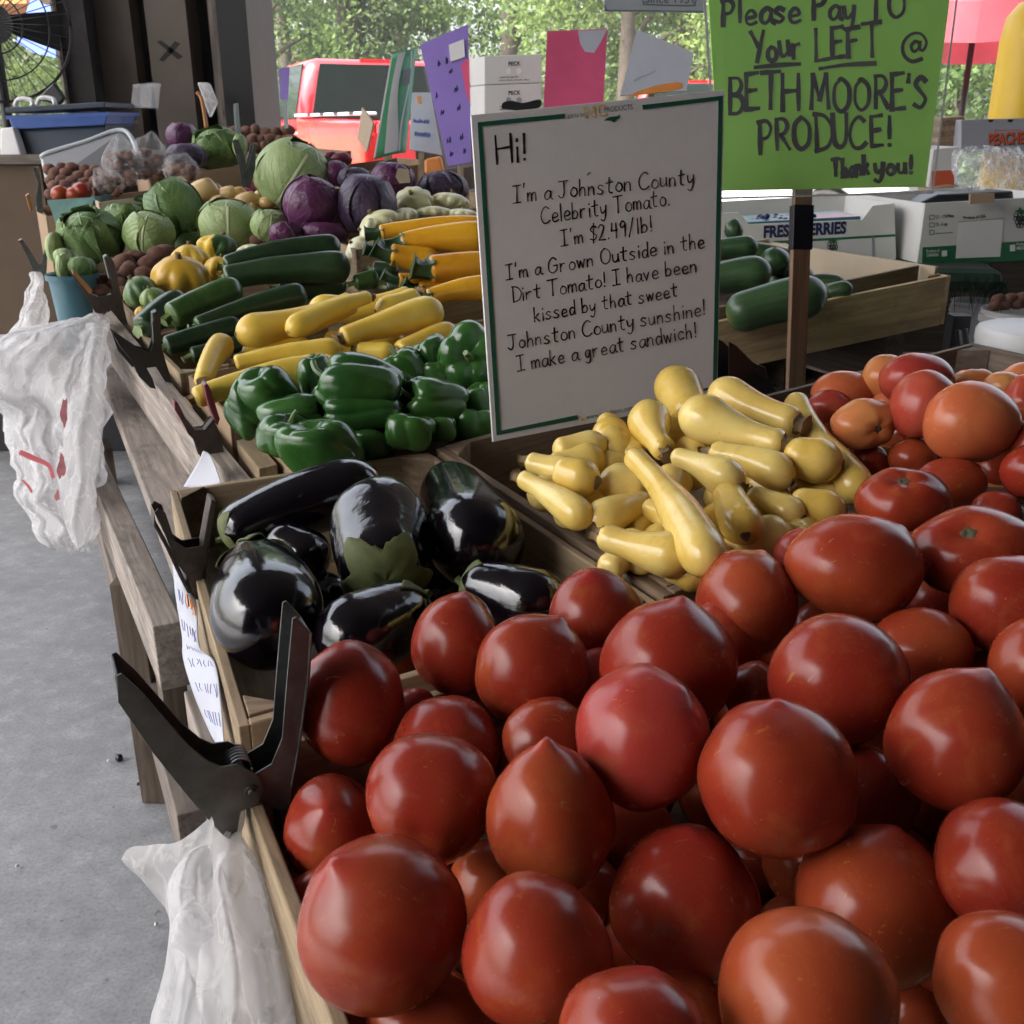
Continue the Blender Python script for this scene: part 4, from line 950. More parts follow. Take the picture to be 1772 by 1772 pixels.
# ------------------------------------------------------------------ market stand: rails, legs, table
tb_ = empty('market_table', T(1.2, .5, 0, 0), 'long weathered timber display table carrying all the crates', 'table')
mb = MB(); mb.tbox(-.55, 3.35, .09, 1.32, .585, .61); mk('tabletop', mb, M['rail_dark'], tb_, bevel=.002)
a, b = P(290, 1080, 1.4), P(112, 680, 2.62); dv = unit(b - a); wv = R * .040
mb = MB(); mb.box(a - R * .02 - Z * .10, dv * 2.6, wv, Z * .10); mk('outer_rail', mb, M['rail'], tb_, bevel=.002)
a, b = P(252, 850, 1.5), P(180, 652, 2.1); dv = unit((b - a) * A(1, 1, 0))
mb = MB(); mb.box(a - dv * .45 - Z * .03, dv * 3.0, R * .085, Z * .03); mk('plank', mb, M['rail'], tb_, bevel=.002)
a, b = P(425, 838, 1.31), P(197, 556, 2.1); dv = b - a
mb = MB(); mb.box(a - dv * .0 - R * .014 - Z * .095, dv * 1.75, R * .026, Z * .095); mk('front_rail', mb, M['rail'], tb_, bevel=.0015)
mb = MB(); mb.tbox(-.3, .70, .03, .07, .36, .47, 0); mk('lower_rail', mb, M['rail'], tb_, bevel=.002)
mb = MB(); mb.tbox(.72, 3.0, .0, .04, .14, .26, 0); mk('lower_rail', mb, M['rail_dark'], tb_, bevel=.002)
for l_, r_ in ((.95, .02), (1.0, 1.2), (2.0, .02), (3.1, .02), (3.1, 1.2), (-.2, .12), (-.2, 1.2)):
    mb = MB(); mb.tbox(l_, l_ + .09, r_, r_ + .04, 0.002, .455 + (.12 if r_ > .05 else 0), 0); mk('leg', mb, M['pallet'], tb_, bevel=.002)
mb = MB(); mb.tbox(.1, .75, .24, .34, .002, .58, 0); mb.tbox(.1, .75, .5, .6, .002, .58, 0); mk('side_panel', mb, M['pallet'], tb_)
a = P(178, 945, 1.75); b = P(206, 1100, 1.72)
mb = MB(); a[2] = .455; mb.box(a, A(.05, 0, 0), A(0, .05, 0), Z * -.453); mk('post', mb, M['pallet'], tb_, bevel=.002)
# ------------------------------------------------------------------ crates and boxes on the stand
crate('wooden_crate', [(-.42, -.006), (.052, -.004), (.05, .72), (-.42, .72)], .105, .0085, 'shallow wooden crate full of pointed red tomatoes nearest the viewer', zt=.770, sides=(1, 1, 1, 1))
crate('wooden_crate', [(.085, .008), (.655, .040), (.575, .352), (.065, .372)], .14, .0085, 'slatted wooden crate holding six black eggplants', zt=.772, posth=.004, slats=1, post_mat='crate_dark')
crate('wooden_crate', [(.070, .378), (.575, .362), (.60, .77), (.10, .77)], .14, .012, 'weathered crate holding the glossy pale yellow squash', mat='crate_dark', zt=.775, posth=.003)
crate('wooden_crate', [(.06, .785), (.50, .785), (.50, 1.22), (.06, 1.22)], .075, .009, 'wooden crate of orange and pink beefsteak tomatoes', mat='pallet', zt=.765)
carton('cardboard_box', [(.62, .185), (.80, .18), (.80, .56), (.615, .56)], .12, .788, 'cut down tan cardboard box lining the green bell peppers', th=.006)
mb = MB(); mb.tbox(.66, .80, .152, .176, .735, .772); mk('wood_strip', mb, M['crate'], bevel=.001, label='short bare wooden strip between the rail and the pepper box', cat_='plank')
carton('cardboard_box', [(.83, .150), (1.12, .140), (1.12, .56), (.83, .56)], .16, .800, 'torn cardboard box under the long yellow squash', th=.005)
crate('wooden_crate', [(1.14, .13), (1.52, .115), (1.52, .53), (1.14, .53)], .18, .009, 'wooden crate under the pile of dark zucchini', zt=.80)
crate('wooden_crate', [(1.0, .545), (1.50, .545), (1.50, 1.05), (1.0, 1.05)], .2, .009, 'wooden crate under the golden zucchini', zt=.825)
crate('wooden_crate', [(1.53, .11), (1.84, .10), (1.84, .52), (1.53, .52)], .2, .009, 'wooden crate under the yellow pattypans and brown potatoes', zt=.83)
crate('wooden_crate', [(1.52, .56), (1.80, .56), (1.80, 1.05), (1.52, 1.05)], .24, .009, 'wooden crate under the pale scalloped squash', zt=.90)
crate('wooden_crate', [(1.87, .05), (2.30, .04), (2.30, .50), (1.87, .50)], .22, .009, 'wooden crate under the pale green cabbages', zt=.86)
crate('wooden_crate', [(1.82, .54), (2.24, .54), (2.24, 1.12), (1.82, 1.12)], .27, .009, 'wooden crate under the purple cabbages', zt=.91)
# ------------------------------------------------------------------ the tomatoes
TM = [
 (663, 1597, 141, 141, (-.5, .8, .35), 'biggest tomato at the front left with a nipple tip', dict(tip=.13, h=.02)),
 (930, 1648, 131, 132, (.05, -.55, .8), 'round red tomato at bottom centre with a small dark scar low down', dict(kind='round', scar=1, h=.025)),
 (1100, 1808, 136, 128, (.2, .7, -.2), 'orange red tomato cut off by the bottom edge, right of the scarred one', dict(tip=.05, h=.05)),
 (1393, 1727, 151, 150, (.5, .75, .1), 'large lobed tomato at the bottom, right of centre', dict(tip=.06, h=.045, kind='round')),
 (1740, 1705, 122, 125, (.3, .6, .3), 'red tomato in the bottom right corner', dict(tip=.06, h=.03)),
 (1187, 1560, 127, 130, (0, 1, .2), 'dim pointed tomato sunk between the two big front ones', dict(h=-.015, tip=.08)),
 (1510, 1570, 133, 135, (.3, 1, 0), 'dim brown red tomato sunk right of the bottom centre', dict(h=-.015, tip=.08)),
 (1735, 1500, 118, 113, (.3, .1, 1), 'red tomato by the right edge whose pink tip faces the viewer', dict(h=.015, tip=.09)),
 (1343, 1350, 132, 138, (0, 1, .1), 'large pointed tomato on top with yellow cracks on its shoulder', dict(h=.05, tip=.10)),
 (953, 1415, 111, 124, (-.06, 1, .2), 'teardrop tomato with the sharpest upright tip', dict(h=.03, tip=.24)),
 (747, 1378, 113, 113, (.1, .35, -.8), 'round red tomato with a brown crack on its top', dict(kind='round', h=.025)),
 (1108, 1275, 118, 120, (.5, .7, .4), 'pinkish squarish tomato in the middle of the heap with a tiny bright glint', dict(h=.05, tip=.08, mat='tomato_p')),
 (1157, 1150, 116, 112, (.18, 1, .1), 'broad pointed tomato behind the pinkish squarish one', dict(h=.04, tip=.11)),
 (1452, 1177, 118, 114, (.5, .5, .5), 'tomato with a small wet blemish near its top', dict(kind='round', h=.045)),
 (1652, 1285, 120, 124, (.35, .9, .15), 'orange red tomato with an off centre tip near the right edge', dict(h=.04, tip=.12)),
 (607, 1219, 90, 106, (-.7, .65, .4), 'tall tomato standing against the big clamp', dict(h=.015, tip=.08)),
 (578, 1440, 84, 97, (0, .6, .8), 'shaded tomato below the clamp by the crate side', dict(h=-.03, tip=.08)),
 (790, 1118, 78, 91, (.2, 1, .1), 'egg shaped tomato in front of the fallen eggplant, left of its pointed neighbour', dict(h=.02, tip=.08)),
 (917, 1157, 101, 100, (.5, .85, .2), 'pointed tomato with a yellow streak, in front of the right eggplant', dict(h=.02, tip=.13)),
 (1033, 1068, 82, 80, (-.15, .9, .35), 'pink red tomato lying at the corner of the eggplant crate', dict(h=.015, tip=.08)),
 (775, 1290, 100, 82, (.1, .9, -.3), 'brownish tomato half hidden behind the cracked round one', dict(h=.0, tip=.04)),
 (948, 1285, 78, 76, (.3, .9, -.2), 'brown red tomato behind the sharp tipped teardrop one', dict(h=.0, tip=.04)),
 (1290, 1045, 86, 98, (.35, .9, 0), 'dark pointed tomato at the near edge of the pale squash', dict(h=.02, tip=.09)),
 (1250, 1112, 66, 74, (.2, .9, 0), 'shaded tomato wedged under the dark pointed one', dict(h=.0, tip=.03)),
 (1310, 1200, 55, 57, (.1, .9, 0), 'small red tomato peeping out left of the blemished one', dict(h=.0, tip=.03)),
 (1476, 985, 115, 92, (.62, .7, .15), 'wide orange red tomato with a stubby tip, beside the squash', dict(h=.045, tip=.10)),
 (1385, 962, 48, 47, (0, 1, 0), 'pink tomato peeping out behind the wide one beside the squash', dict(h=.01, tip=.05, mat='tomato_p')),
 (1590, 1130, 90, 76, (.2, .9, -.2), 'orange brown tomato behind the blemished one', dict(h=.005, tip=.04)),
 (1738, 1047, 90, 90, (.3, .9, .1), 'red tomato at the right edge below the cracked beefsteak', dict(h=.03, tip=.04)),
 (1792, 1163, 80, 94, (.2, .9, 0), 'tall orange red tomato cut by the right edge, above the tipped one', dict(h=.03, tip=.05)),
 (1500, 1378, 88, 85, (0, .9, .2), 'deep shaded tomato behind the yellow cracked one', dict(h=-.02, tip=.04)),
 (735, 1768, 100, 84, (0, .8, .2), 'deep shaded tomato under the biggest front one', dict(h=-.045, tip=.04)),
 (1035, 1178, 46, 56, (0, .9, 0), 'small pink tomato between two pointed ones', dict(h=-.005, tip=.03, mat='tomato_p')),
 (715, 1240, 46, 50, (0, .9, 0), 'pale pink tomato low against the crate board', dict(h=-.02, tip=.03, mat='tomato_p'))]
for u, v, a, b, dv, lb, k in TM: tomato(u, v, a, b, dv, lb, **k)
for (u, v, a, h) in [(850, 1530, 75, -.05), (1085, 1430, 75, -.05), (1290, 1660, 80, -.05), (1640, 1400, 70, -.05), (1260, 1330, 60, -.04), (1625, 1640, 75, -.05), (1185, 1745, 70, -.04), (560, 1560, 60, -.05), (880, 1180, 40, -.04), (1420, 1090, 50, -.04), (1620, 1040, 60, -.03), (1700, 1190, 60, -.03), (690, 1560, 80, -.06), (1000, 1540, 70, -.06), (1400, 1500, 80, -.06), (840, 1330, 60, -.05), (1480, 1290, 60, -.05)]:
    tomato(u, v, a, a, (0, .9, 0), 'red tomato deep in the dark gaps of the front heap', h=h, tip=.04, group='tomatoes deep in the dark gaps')
for k in range(60):
    u, v = 560 + (k % 10) * 135 + (k // 10 % 2) * 65, 1120 + (k // 10) * 125
    if u > 640 - (v - 1120) * .05 and u < 1800: tomato(u, v, 66, 66, (0, .9, .1), 'red tomato deep in the dark gaps of the front heap', h=-.085, tip=.03, group='tomatoes deep in the dark gaps')
BT = [
 (1562, 868, 83, 63, (-.2, .72, .66), 'glossy red ribbed tomato with a green stem scar beside the squash', dict(kind='beef', h=.03)),
 (1685, 952, 110, 80, (-.42, .5, .75), 'wide cracked beefsteak tomato with a round stem scar at its left', dict(kind='beef', h=.04)),
 (1677, 733, 80, 71, (.1, .9, .1), 'large pale orange tomato on top of the back heap', dict(kind='round', h=.06, mat='tomato_o')),
 (1599, 702, 58, 60, (.1, .9, 0), 'smooth pink tomato left of the pale orange one', dict(kind='round', h=.05, mat='tomato_p')),
 (1495, 733, 57, 46, (.28, -.35, .85), 'orange tomato showing a round dark stem scar to the viewer', dict(kind='beef', h=.03, mat='tomato_o')),
 (1585, 657, 65, 45, (0, .9, .1), 'wide pink tomato at the top back of the heap', dict(kind='round', h=.05, mat='tomato_p')),
 (1532, 652, 40, 40, (0, .9, 0), 'orange brown tomato behind the wide pink one', dict(kind='round', h=.04, mat='tomato_o')),
 (1457, 682, 53, 42, (0, .9, 0), 'orange brown tomato beside the sign stake', dict(kind='round', h=.02, mat='tomato_o')),
 (1437, 708, 42, 36, (.5, .5, .3), 'small red tomato touching the sign stake', dict(kind='round', h=.01, mat='tomato_p')),
 (1685, 662, 38, 28, (0, .9, 0), 'ribbed orange tomato at the far back of the heap', dict(kind='beef', h=.03, mat='tomato_o')),
 (1737, 672, 36, 29, (0, .9, 0), 'orange tomato at the back right below the white tub', dict(kind='round', h=.03, mat='tomato_o')),
 (1790, 695, 54, 52, (-.4, .3, .8), 'red tomato with a stem scar cut by the right edge', dict(kind='beef', h=.05, mat='tomato_p')),
 (1792, 768, 48, 44, (0, .9, 0), 'red orange tomato at the right edge, second from the top', dict(kind='round', h=.04)),
 (1792, 818, 58, 52, (0, .9, 0), 'dark red tomato at the right edge beside the cracked beefsteak', dict(kind='round', h=.03)),
 (1643, 838, 62, 46, (0, .9, 0), 'dark red oblong tomato under the pale orange one', dict(kind='round', h=.01)),
 (1725, 884, 44, 34, (0, .9, 0), 'dark tomato behind the cracked beefsteak', dict(kind='round', h=.01)),
 (1578, 795, 42, 38, (0, .9, 0), 'shaded tomato between the squash and the oblong one', dict(kind='round', h=-.01)),
 (1538, 700, 30, 28, (0, .9, 0), 'little orange tomato squeezed between the scarred one and the pink one', dict(kind='round', h=.01, mat='tomato_o')),
 (1560, 960, 40, 44, (0, .9, 0), 'shaded tomato behind the stubby tip of the wide one', dict(kind='round', h=.0)),]
for u, v, a, b, dv, lb, k in BT: tomato(u, v, a, b, dv, lb, group='beefsteak tomatoes heaped behind the front crate', **k)
for (u, v, a) in [(1720, 812, 40), (1640, 780, 36), (1500, 800, 36), (1590, 745, 34), (1450, 760, 36)]:
    tomato(u, v, a, a, (0, .9, 0), 'dark tomato in the shaded gaps of the back heap', h=-.02, kind='round', group='tomatoes in the shaded back gaps')

# the heap goes on beyond the right edge of the view
seed_kept = SEED[0]; SEED[0] = 5000
def pix(p):
    q = p - CAM; f_ = q @ CF; return 886 + FP * (q @ CR) / f_, 886 - FP * (q @ CU) / f_, f_
ex_ = random.Random(31)
for lay, h_ in ((0, .012), (1, -.06)):
    for i in range(8):
        for j in range(12):
            l_ = -.37 + i * .078 + ex_.uniform(-.008, .008); r_ = .04 + j * .078 + (i % 2) * .035 + ex_.uniform(-.008, .008) + lay * .03
            if not (r_ > .27 + (l_ + .39) * 1.2 + .055): continue
            if l_ < .02 and r_ < .665: k_, g_, lb_ = 'tomato', 'tomatoes at the right end of the front crate', 'red tomato at the far right end of the front crate'
            elif .10 < l_ < .47 and .84 < r_ < 1.17: k_, g_, lb_ = ('tomato_o', 'tomato_p')[j % 2], 'tomatoes at the right end of the back crate', 'ripe tomato at the far right end of the back crate'
            else: continue
            p_ = T(l_, r_, .79 + h_ * (1 if k_ == 'tomato' else .8)); u_, v_, d_ = pix(p_); a_ = .042 * ex_.uniform(.88, 1.05) * FP / d_
            if u_ - a_ < 1772 and (lay == 0 or k_ != 'tomato'): continue
            tomato(u_, v_, a_, a_ * ex_.uniform(.9, 1.), (ex_.uniform(-.4, .4), .9, ex_.uniform(-.2, .4)), lb_, mat=k_, tip=.08 if k_ == 'tomato' else .0, kind='heart' if k_ == 'tomato' else 'round', group=g_, d=d_)

for i in range(4):
    for j in range(5):
        p_ = T(.12 + i * .078, .83 + j * .085, .735); u_, v_, d_ = pix(p_)
        if u_ < 1772 + 40: tomato(u_, v_, .041 * FP / d_, .038 * FP / d_, (0, .9, .1), 'dark tomato in the shaded gaps of the back heap', kind='round', group='tomatoes in the shaded back gaps', d=d_, mat='tomato_o')
SEED[0] = seed_kept
# ------------------------------------------------------------------ eggplants
def bd(u, v, z): return bed(u, v, z)
pear = lambda t: .55 + .45 * min(1, t * 1.7) ** 1.2
eggplant((384, 932), (664, 838), 40, 58, 1.12, 1.16, 'long black eggplant lying along the back board', bend=13, prof=lambda t: .72 + .28 * math.sin(min(1, t * 1.2) * 1.57), cal_scale=.45)
eggplant((668, 1012), (650, 868), 60, 82, .94, 1.07, 'wrinkled eggplant with its torn green calyx towards the viewer', prof=lambda t: .78 + .22 * math.sin(min(1, t * 1.4) * 1.57), cal_scale=.56)
eggplant((775, 838), (838, 965), 60, 88, 1.20, .97, 'fat dark eggplant in the back right corner of its crate', calyx=False, prof=lambda t: .72 + .28 * math.sin(min(1, t * 1.3) * 1.57))
eggplant((440, 962), (474, 1108), 52, 98, 1.02, .86, 'pear shaped eggplant at the front left of its crate', prof=lambda t: .52 + .48 * math.sin(min(1, t * 1.35) * 1.57), cal_scale=.75)
eggplant((728, 1040), (560, 1122), 58, 78, .93, .85, 'plump eggplant at the front, partly behind the tomatoes', prof=lambda t: .72 + .28 * math.sin(min(1, t * 1.4) * 1.57), cal_scale=.5, bend=6)
eggplant((806, 1010), (975, 1055), 40, 60, .95, .90, 'shiny eggplant at the right pointing at the tomatoes', prof=lambda t: .78 + .22 * math.sin(min(1, t * 1.4) * 1.57), cal_scale=.6)
for a_, b_ in (((470, 930), (560, 985)), ((590, 1010), (540, 1060)), ((735, 985), (775, 1060)), ((700, 930), (720, 1000))): eggplant(a_, b_, 40, 52, 1.10, 1.07, 'black eggplant deep in the shade between the others', calyx=False)
# ------------------------------------------------------------------ glossy pale yellow squash (stem end, blossom end, radii, depth shift, bend)
SQ = [
 ((1100, 800), (1222, 972), 26, 46, -.05, 8, 'big crookneck squash lying diagonally on top of the pale pile', 0, 0),
 ((1048, 928), (1190, 962), 24, 39, -.03, -3, 'pale squash at the bottom of the pile with a brown blossom end', 1, .36),
 ((908, 832), (1008, 900), 18, 27, .02, 3, 'slim pale squash lying against the crate board at far left', 1, 0),
 ((920, 800), (985, 818), 17, 24, .05, 0, 'short squash lying behind the round one at the left of the pile', 1, 0),
 ((975, 818), (1024, 832), 30, 37, -.01, 0, 'round squash end with a torn dark scar at the left of the pile', 0, .42),
 ((968, 780), (1042, 770), 22, 27, .05, 0, 'brown freckled squash with a round brown end, upper left of the pile', 0, .42),
 ((1098, 788), (1046, 744), 22, 34, .07, 0, 'dull squash touching the bottom edge of the white sign', 0, 0),
 ((1150, 775), (1126, 716), 20, 38, .02, 5, 'squash standing bulb up below the white sign, neck downwards', 1, 0),
 ((1196, 715), (1166, 660), 34, 39, .05, 0, 'squash bulb rising highest beside the right edge of the white sign', 0, 0),
 ((1372, 730), (1243, 672), 27, 33, .0, 5, 'topmost squash pointing its cut stem to the right', 1, 0),
 ((1350, 765), (1195, 710), 25, 44, -.02, 5, 'long necked squash below the topmost one, stem right', 1, 0),
 ((1382, 700), (1488, 848), 25, 35, .04, -8, 'long straight squash sloping down at the right side of the pile', 0, 0),
 ((1372, 790), (1446, 802), 36, 44, -.01, 0, 'round ended squash with a brown scar at the right of the pile', 0, .3),
 ((1172, 792), (1272, 840), 20, 35, -.02, 4, 'squash with a tan blossom end in the centre of the pile', 0, .38),
 ((1238, 788), (1362, 832), 22, 32, .01, 7, 'deep yellow squash right of the centre of the pile', 1, .3),
 ((1110, 842), (1046, 834), 30, 34, .02, 0, 'squash whose dark tip points left, left of the big crookneck', 0, .34),
 ((1110, 876), (1030, 912), 26, 34, .04, -5, 'squash under the dark tipped one, left of the big crookneck', 0, 0),
 ((1262, 862), (1286, 918), 30, 38, .0, 0, 'squash bulb pointing down right of the big crookneck', 0, .3),
 ((1305, 860), (1382, 894), 22, 28, .03, 0, 'small shaded squash with a wet glint near the tomatoes', 1, .3),
 ((1380, 874), (1455, 884), 30, 35, .03, 0, 'dim squash touching the glossy ribbed tomato', 0, .3),
 ((1478, 778), (1562, 798), 22, 26, .10, -5, 'pointed squash end lying behind the sloping one by the tomatoes', 0, 0),
 ((1275, 945), (1352, 922), 28, 36, .04, 0, 'dim squash just above the dark pointed tomato', 0, 0),
 ((1124, 880), (1180, 905), 20, 26, .03, 0, 'small shaded squash left of the big crookneck bulb', 1, 0),
 ((1160, 985), (1215, 1002), 22, 30, .02, 0, 'lowest squash behind the pointed tomatoes', 0, 0),
 ((985, 860), (1050, 872), 22, 26, .07, 0, 'deep shaded squash between the left ones', 0, 0),
 ((1160, 740), (1250, 775), 28, 34, .08, 0, 'deep shaded squash under the long necked one', 0, 0),
 ((1290, 830), (1240, 870), 28, 32, .08, 0, 'deep shaded squash in the centre gap', 0, 0),
 ((1075, 800), (1040, 806), 22, 26, .08, 0, 'deep shaded squash behind the dark tipped one', 0, 0),]
def sqd(v): return .885 + (960 - v) * .00105
for (u_, v_) in ((960, 850), (1000, 800), (1010, 880), (1080, 900), (1090, 830), (1200, 800), (1160, 850), (1240, 900), (1330, 850), (1330, 790), (1420, 850), (1060, 760), (1130, 950), (1230, 960), (1390, 920), (1300, 900), (1080, 960)):
    c_, s_ = math.cos(u_ * v_), math.sin(u_ * v_) * .6
    SQ.append(((u_ - 42 * c_, v_ - 42 * s_), (u_ + 38 * c_, v_ + 38 * s_), 22, 32, .065, 0, 'pale squash buried in the dark gaps of the pile', 0, 0))
for a, b, ra, rb, dd, bend, lb, sm, scr in SQ:
    da_, db_ = A(*a), A(*b); k_ = unit(db_ - da_); a = tuple(da_ - k_ * ra * .5); b = tuple(db_ + k_ * rb * .3); ra, rb = ra * 1.06, rb * (1.04 if rb < 40 else .95)
    long_fruit('yellow_squash', a, b, ra * .92, rb * 1.03, 'squash', lb, 'squash', 'glossy pale yellow squash in the weathered crate', bend=bend * 1.6, d=(sqd(a[1]) + dd, sqd(b[1]) + dd),
               prof=lambda t, k_=ra * .95 / rb: k_ + (1 - k_) * (lambda x: x * x * (3 - 2 * x))(min(1, max(0, (t - .2) / .62))), stem=('stem_dry', .62, .008) if sm else None, scar=scr * .7 if scr else None, cap=(.95, 1.2), n=30, lobes=lambda th, t: 1 + .03 * np.cos(5 * th + a[0]) * (1 - t) ** 2 + .02 * np.cos(3 * th + a[1]))
# ------------------------------------------------------------------ bell peppers
def ppd(v): return 1.37 + (670 - v) * .0008
PP = [(464, 682, 48, 43, (-.3, .6, .5), 0, 'dark bell pepper at the top left of the pepper box', 0, 3), (427, 705, 28, 40, (-.6, .5, .1), .03, 'bell pepper at the far left edge of the pepper box', 0, 3),
 (506, 718, 57, 33, (1, .25, .1), -.0, 'long lobed bell pepper lying left of the biggest one', 0, 3), (495, 755, 50, 33, (.3, .8, .5), -.01, 'bell pepper with a thin curled stem near the cardboard wall', 1, 4),
 (557, 777, 67, 47, (-.25, .85, .45), -.03, 'bell pepper at the very front against the wooden board', 0, 4), (625, 670, 72, 54, (-.93, .35, .2), -.03, 'biggest bell pepper lying on its side in the middle', 1, 4),
 (627, 716, 68, 36, (-1, .1, .2), .0, 'lighter green bell pepper under the biggest one', 0, 4), (545, 658, 26, 36, (-.2, .9, .2), .03, 'narrow bell pepper left behind the biggest one', 0, 3),
 (812, 622, 58, 60, (.05, -.05, 1), .06, 'tall bell pepper showing its star shaped stem by the white sign', 1, 5), (748, 622, 28, 32, (-.3, .8, .2), .07, 'bell pepper left of the star stemmed one', 0, 3),
 (702, 640, 32, 29, (-.5, .8, .3), .06, 'small bell pepper with a thin stem behind the biggest one', 1, 4), (748, 697, 53, 40, (-.75, .25, .5), .01, 'bell pepper with a hooked stem right of the biggest one', 1, 4),
 (708, 748, 36, 27, (.2, .9, .2), .0, 'shaded bell pepper low at the right front', 0, 4), (762, 742, 26, 19, (0, .9, .2), .02, 'bell pepper just showing over the board at right', 0, 3),
 (834, 700, 28, 30, (-.2, .8, .3), .05, 'bell pepper cut off by the left edge of the white sign', 0, 3), (763, 650, 28, 22, (-.2, .8, .2), .07, 'pale topped bell pepper under the star stemmed one', 0, 3),
 (640, 770, 46, 30, (0, .9, .2), .04, 'deep shaded bell pepper at the front board', 0, 4), (820, 735, 30, 24, (0, .9, .2), .05, 'deep shaded bell pepper beside the sign', 0, 3)]
for u, v, a, b, dv, dd, lb, stm, n in PP: pepper(u, v, a, b, dv, ppd(v) + dd, lb, bool(stm), 1.0 if 'hook' in lb or 'biggest bell' in lb else .3, n)
# ------------------------------------------------------------------ long yellow squash, zucchini, golden zucchini
def yld(v): return 1.43 + (690 - v) * .0016
YS = [((715, 512), (535, 528), 20, 26, .10, 14, 'long yellow squash arching at the very back of its row'), ((612, 520), (408, 578), 20, 34, .0, 12, 'fat yellow squash at the left with its blossom end downwards'),
 ((640, 514), (498, 575), 11, 22, -.03, -7, 'yellow squash with an upturned crook neck in the middle'), ((722, 512), (650, 538), 20, 25, .03, 5, 'short thick yellow squash behind the crook necked one'),
 ((590, 586), (765, 536), 20, 29, -.02, 3, 'straight yellow squash pointing up to the right'), ((405, 628), (592, 604), 14, 20, .0, 5, 'slim yellow squash lying above the peppers'),
 ((352, 662), (392, 590), 17, 22, .03, 8, 'yellow squash standing steep at the left end'), ((335, 690), (590, 640), 18, 31, -.02, 12, 'lowest long yellow squash touching the peppers'),
 ((618, 606), (684, 610), 15, 18, .02, 0, 'yellow squash stub behind the biggest pepper'), ((690, 612), (790, 574), 20, 24, .02, 3, 'yellow squash at the right behind the peppers'),
 ((560, 600), (700, 590), 26, 28, .08, 0, 'deep shaded yellow squash under the row'), ((420, 620), (540, 600), 24, 26, .08, 0, 'yellow squash in the gap below the fat one')]
for a, b, ra, rb, dd, bend, lb in YS:
    long_fruit('yellow_squash', a, b, ra, rb, 'squash_y', lb, 'squash', 'long bright yellow squash in the torn box', bend=bend, d=(yld(a[1]) + dd, yld(b[1]) + dd), stem=('stem_dry', .55, .008), scar=.12, cap=(.5, 1.2))
def zd(v): return 1.82 + (580 - v) * .0017
ZS = [((388, 462), (590, 428), 18, 23, .05, 10, 'zuc', 'topmost dark zucchini of the pile'), ((388, 482), (607, 464), 22, 28, -.0, 8, 'zuc', 'thick dark zucchini just below the topmost one'),
 ((293, 548), (418, 500), 24, 26, -.03, 5, 'zuc_l', 'lighter green zucchini with a pale cut end'), ((245, 570), (320, 520), 24, 24, .03, 6, 'zuc', 'dark zucchini rounding at the far left of the pile'),
 ((338, 566), (530, 510), 18, 23, -.02, 6, 'zuc', 'dark zucchini with a pale stump, below the lighter one'), ((285, 600), (420, 566), 18, 21, -.0, 3, 'zuc', 'low dark zucchini with a yellowish green stump'),
 ((330, 616), (460, 588), 14, 17, .02, 2, 'zuc', 'lowest dark zucchini at the box corner'), ((612, 490), (655, 480), 15, 18, .05, 0, 'zuc_l', 'short zucchini end at the right of the pile'),
 ((670, 497), (722, 502), 13, 15, .05, 4, 'zuc', 'small zucchini behind the long yellow squash'), ((645, 466), (690, 470), 14, 14, .12, 0, 'zuc', 'dark zucchini under the golden ones'),
 ((420, 540), (520, 530), 24, 24, .1, 0, 'zuc', 'deep shaded zucchini inside the pile'), ((300, 560), (420, 540), 22, 22, .1, 0, 'zuc', 'zucchini in the dark gap under the lighter one'), ((480, 500), (600, 492), 22, 22, .1, 0, 'zuc', 'zucchini in the dark gap under the thick one')]
for a, b, ra, rb, dd, bend, m_, lb in ZS:
    long_fruit('zucchini', a, b, ra, rb, m_, lb, 'zucchini', 'green zucchini piled in the wooden crate', bend=bend, d=(zd(a[1]) + dd, zd(b[1]) + dd), stem=('zstem', .36, .014), cap=(.45, .9), lobes=lambda th, t: 1 + .03 * np.cos(5 * th))
GS = [((656, 404), (846, 394), 14, 20, .06, 6, 'top golden zucchini lying at the back'), ((690, 422), (842, 413), 18, 27, .0, 6, 'fat golden zucchini below the top one'), ((656, 436), (730, 448), 13, 16, .05, 0, 'short golden zucchini end at the left of the golden pile'),
 ((672, 440), (760, 456), 19, 24, .03, 0, 'orange golden zucchini behind the leafy stemmed one'), ((740, 466), (850, 462), 24, 27, -.02, 2, 'golden zucchini with a leafy dark star stem'), ((688, 484), (760, 486), 11, 13, .04, 0, 'thin golden zucchini behind the star stemmed one'),
 ((738, 516), (850, 498), 16, 23, -.04, 6, 'lowest golden zucchini near the white sign'), ((722, 502), (790, 498), 15, 16, .04, 0, 'small golden zucchini above the lowest one')]
for a, b, ra, rb, dd, bend, lb in GS:
    k = 1.95 + (460 - (a[1] + b[1]) / 2) * .0016 + dd
    long_fruit('golden_zucchini', a, b, ra, rb, 'gold', lb, 'golden zucchini', 'golden zucchini with dark green stems', bend=bend, d=(k, k + .03), stem=('gstem', .85, .030), cap=(.4, .9), lobes=lambda th, t: 1 + .02 * np.cos(5 * th))
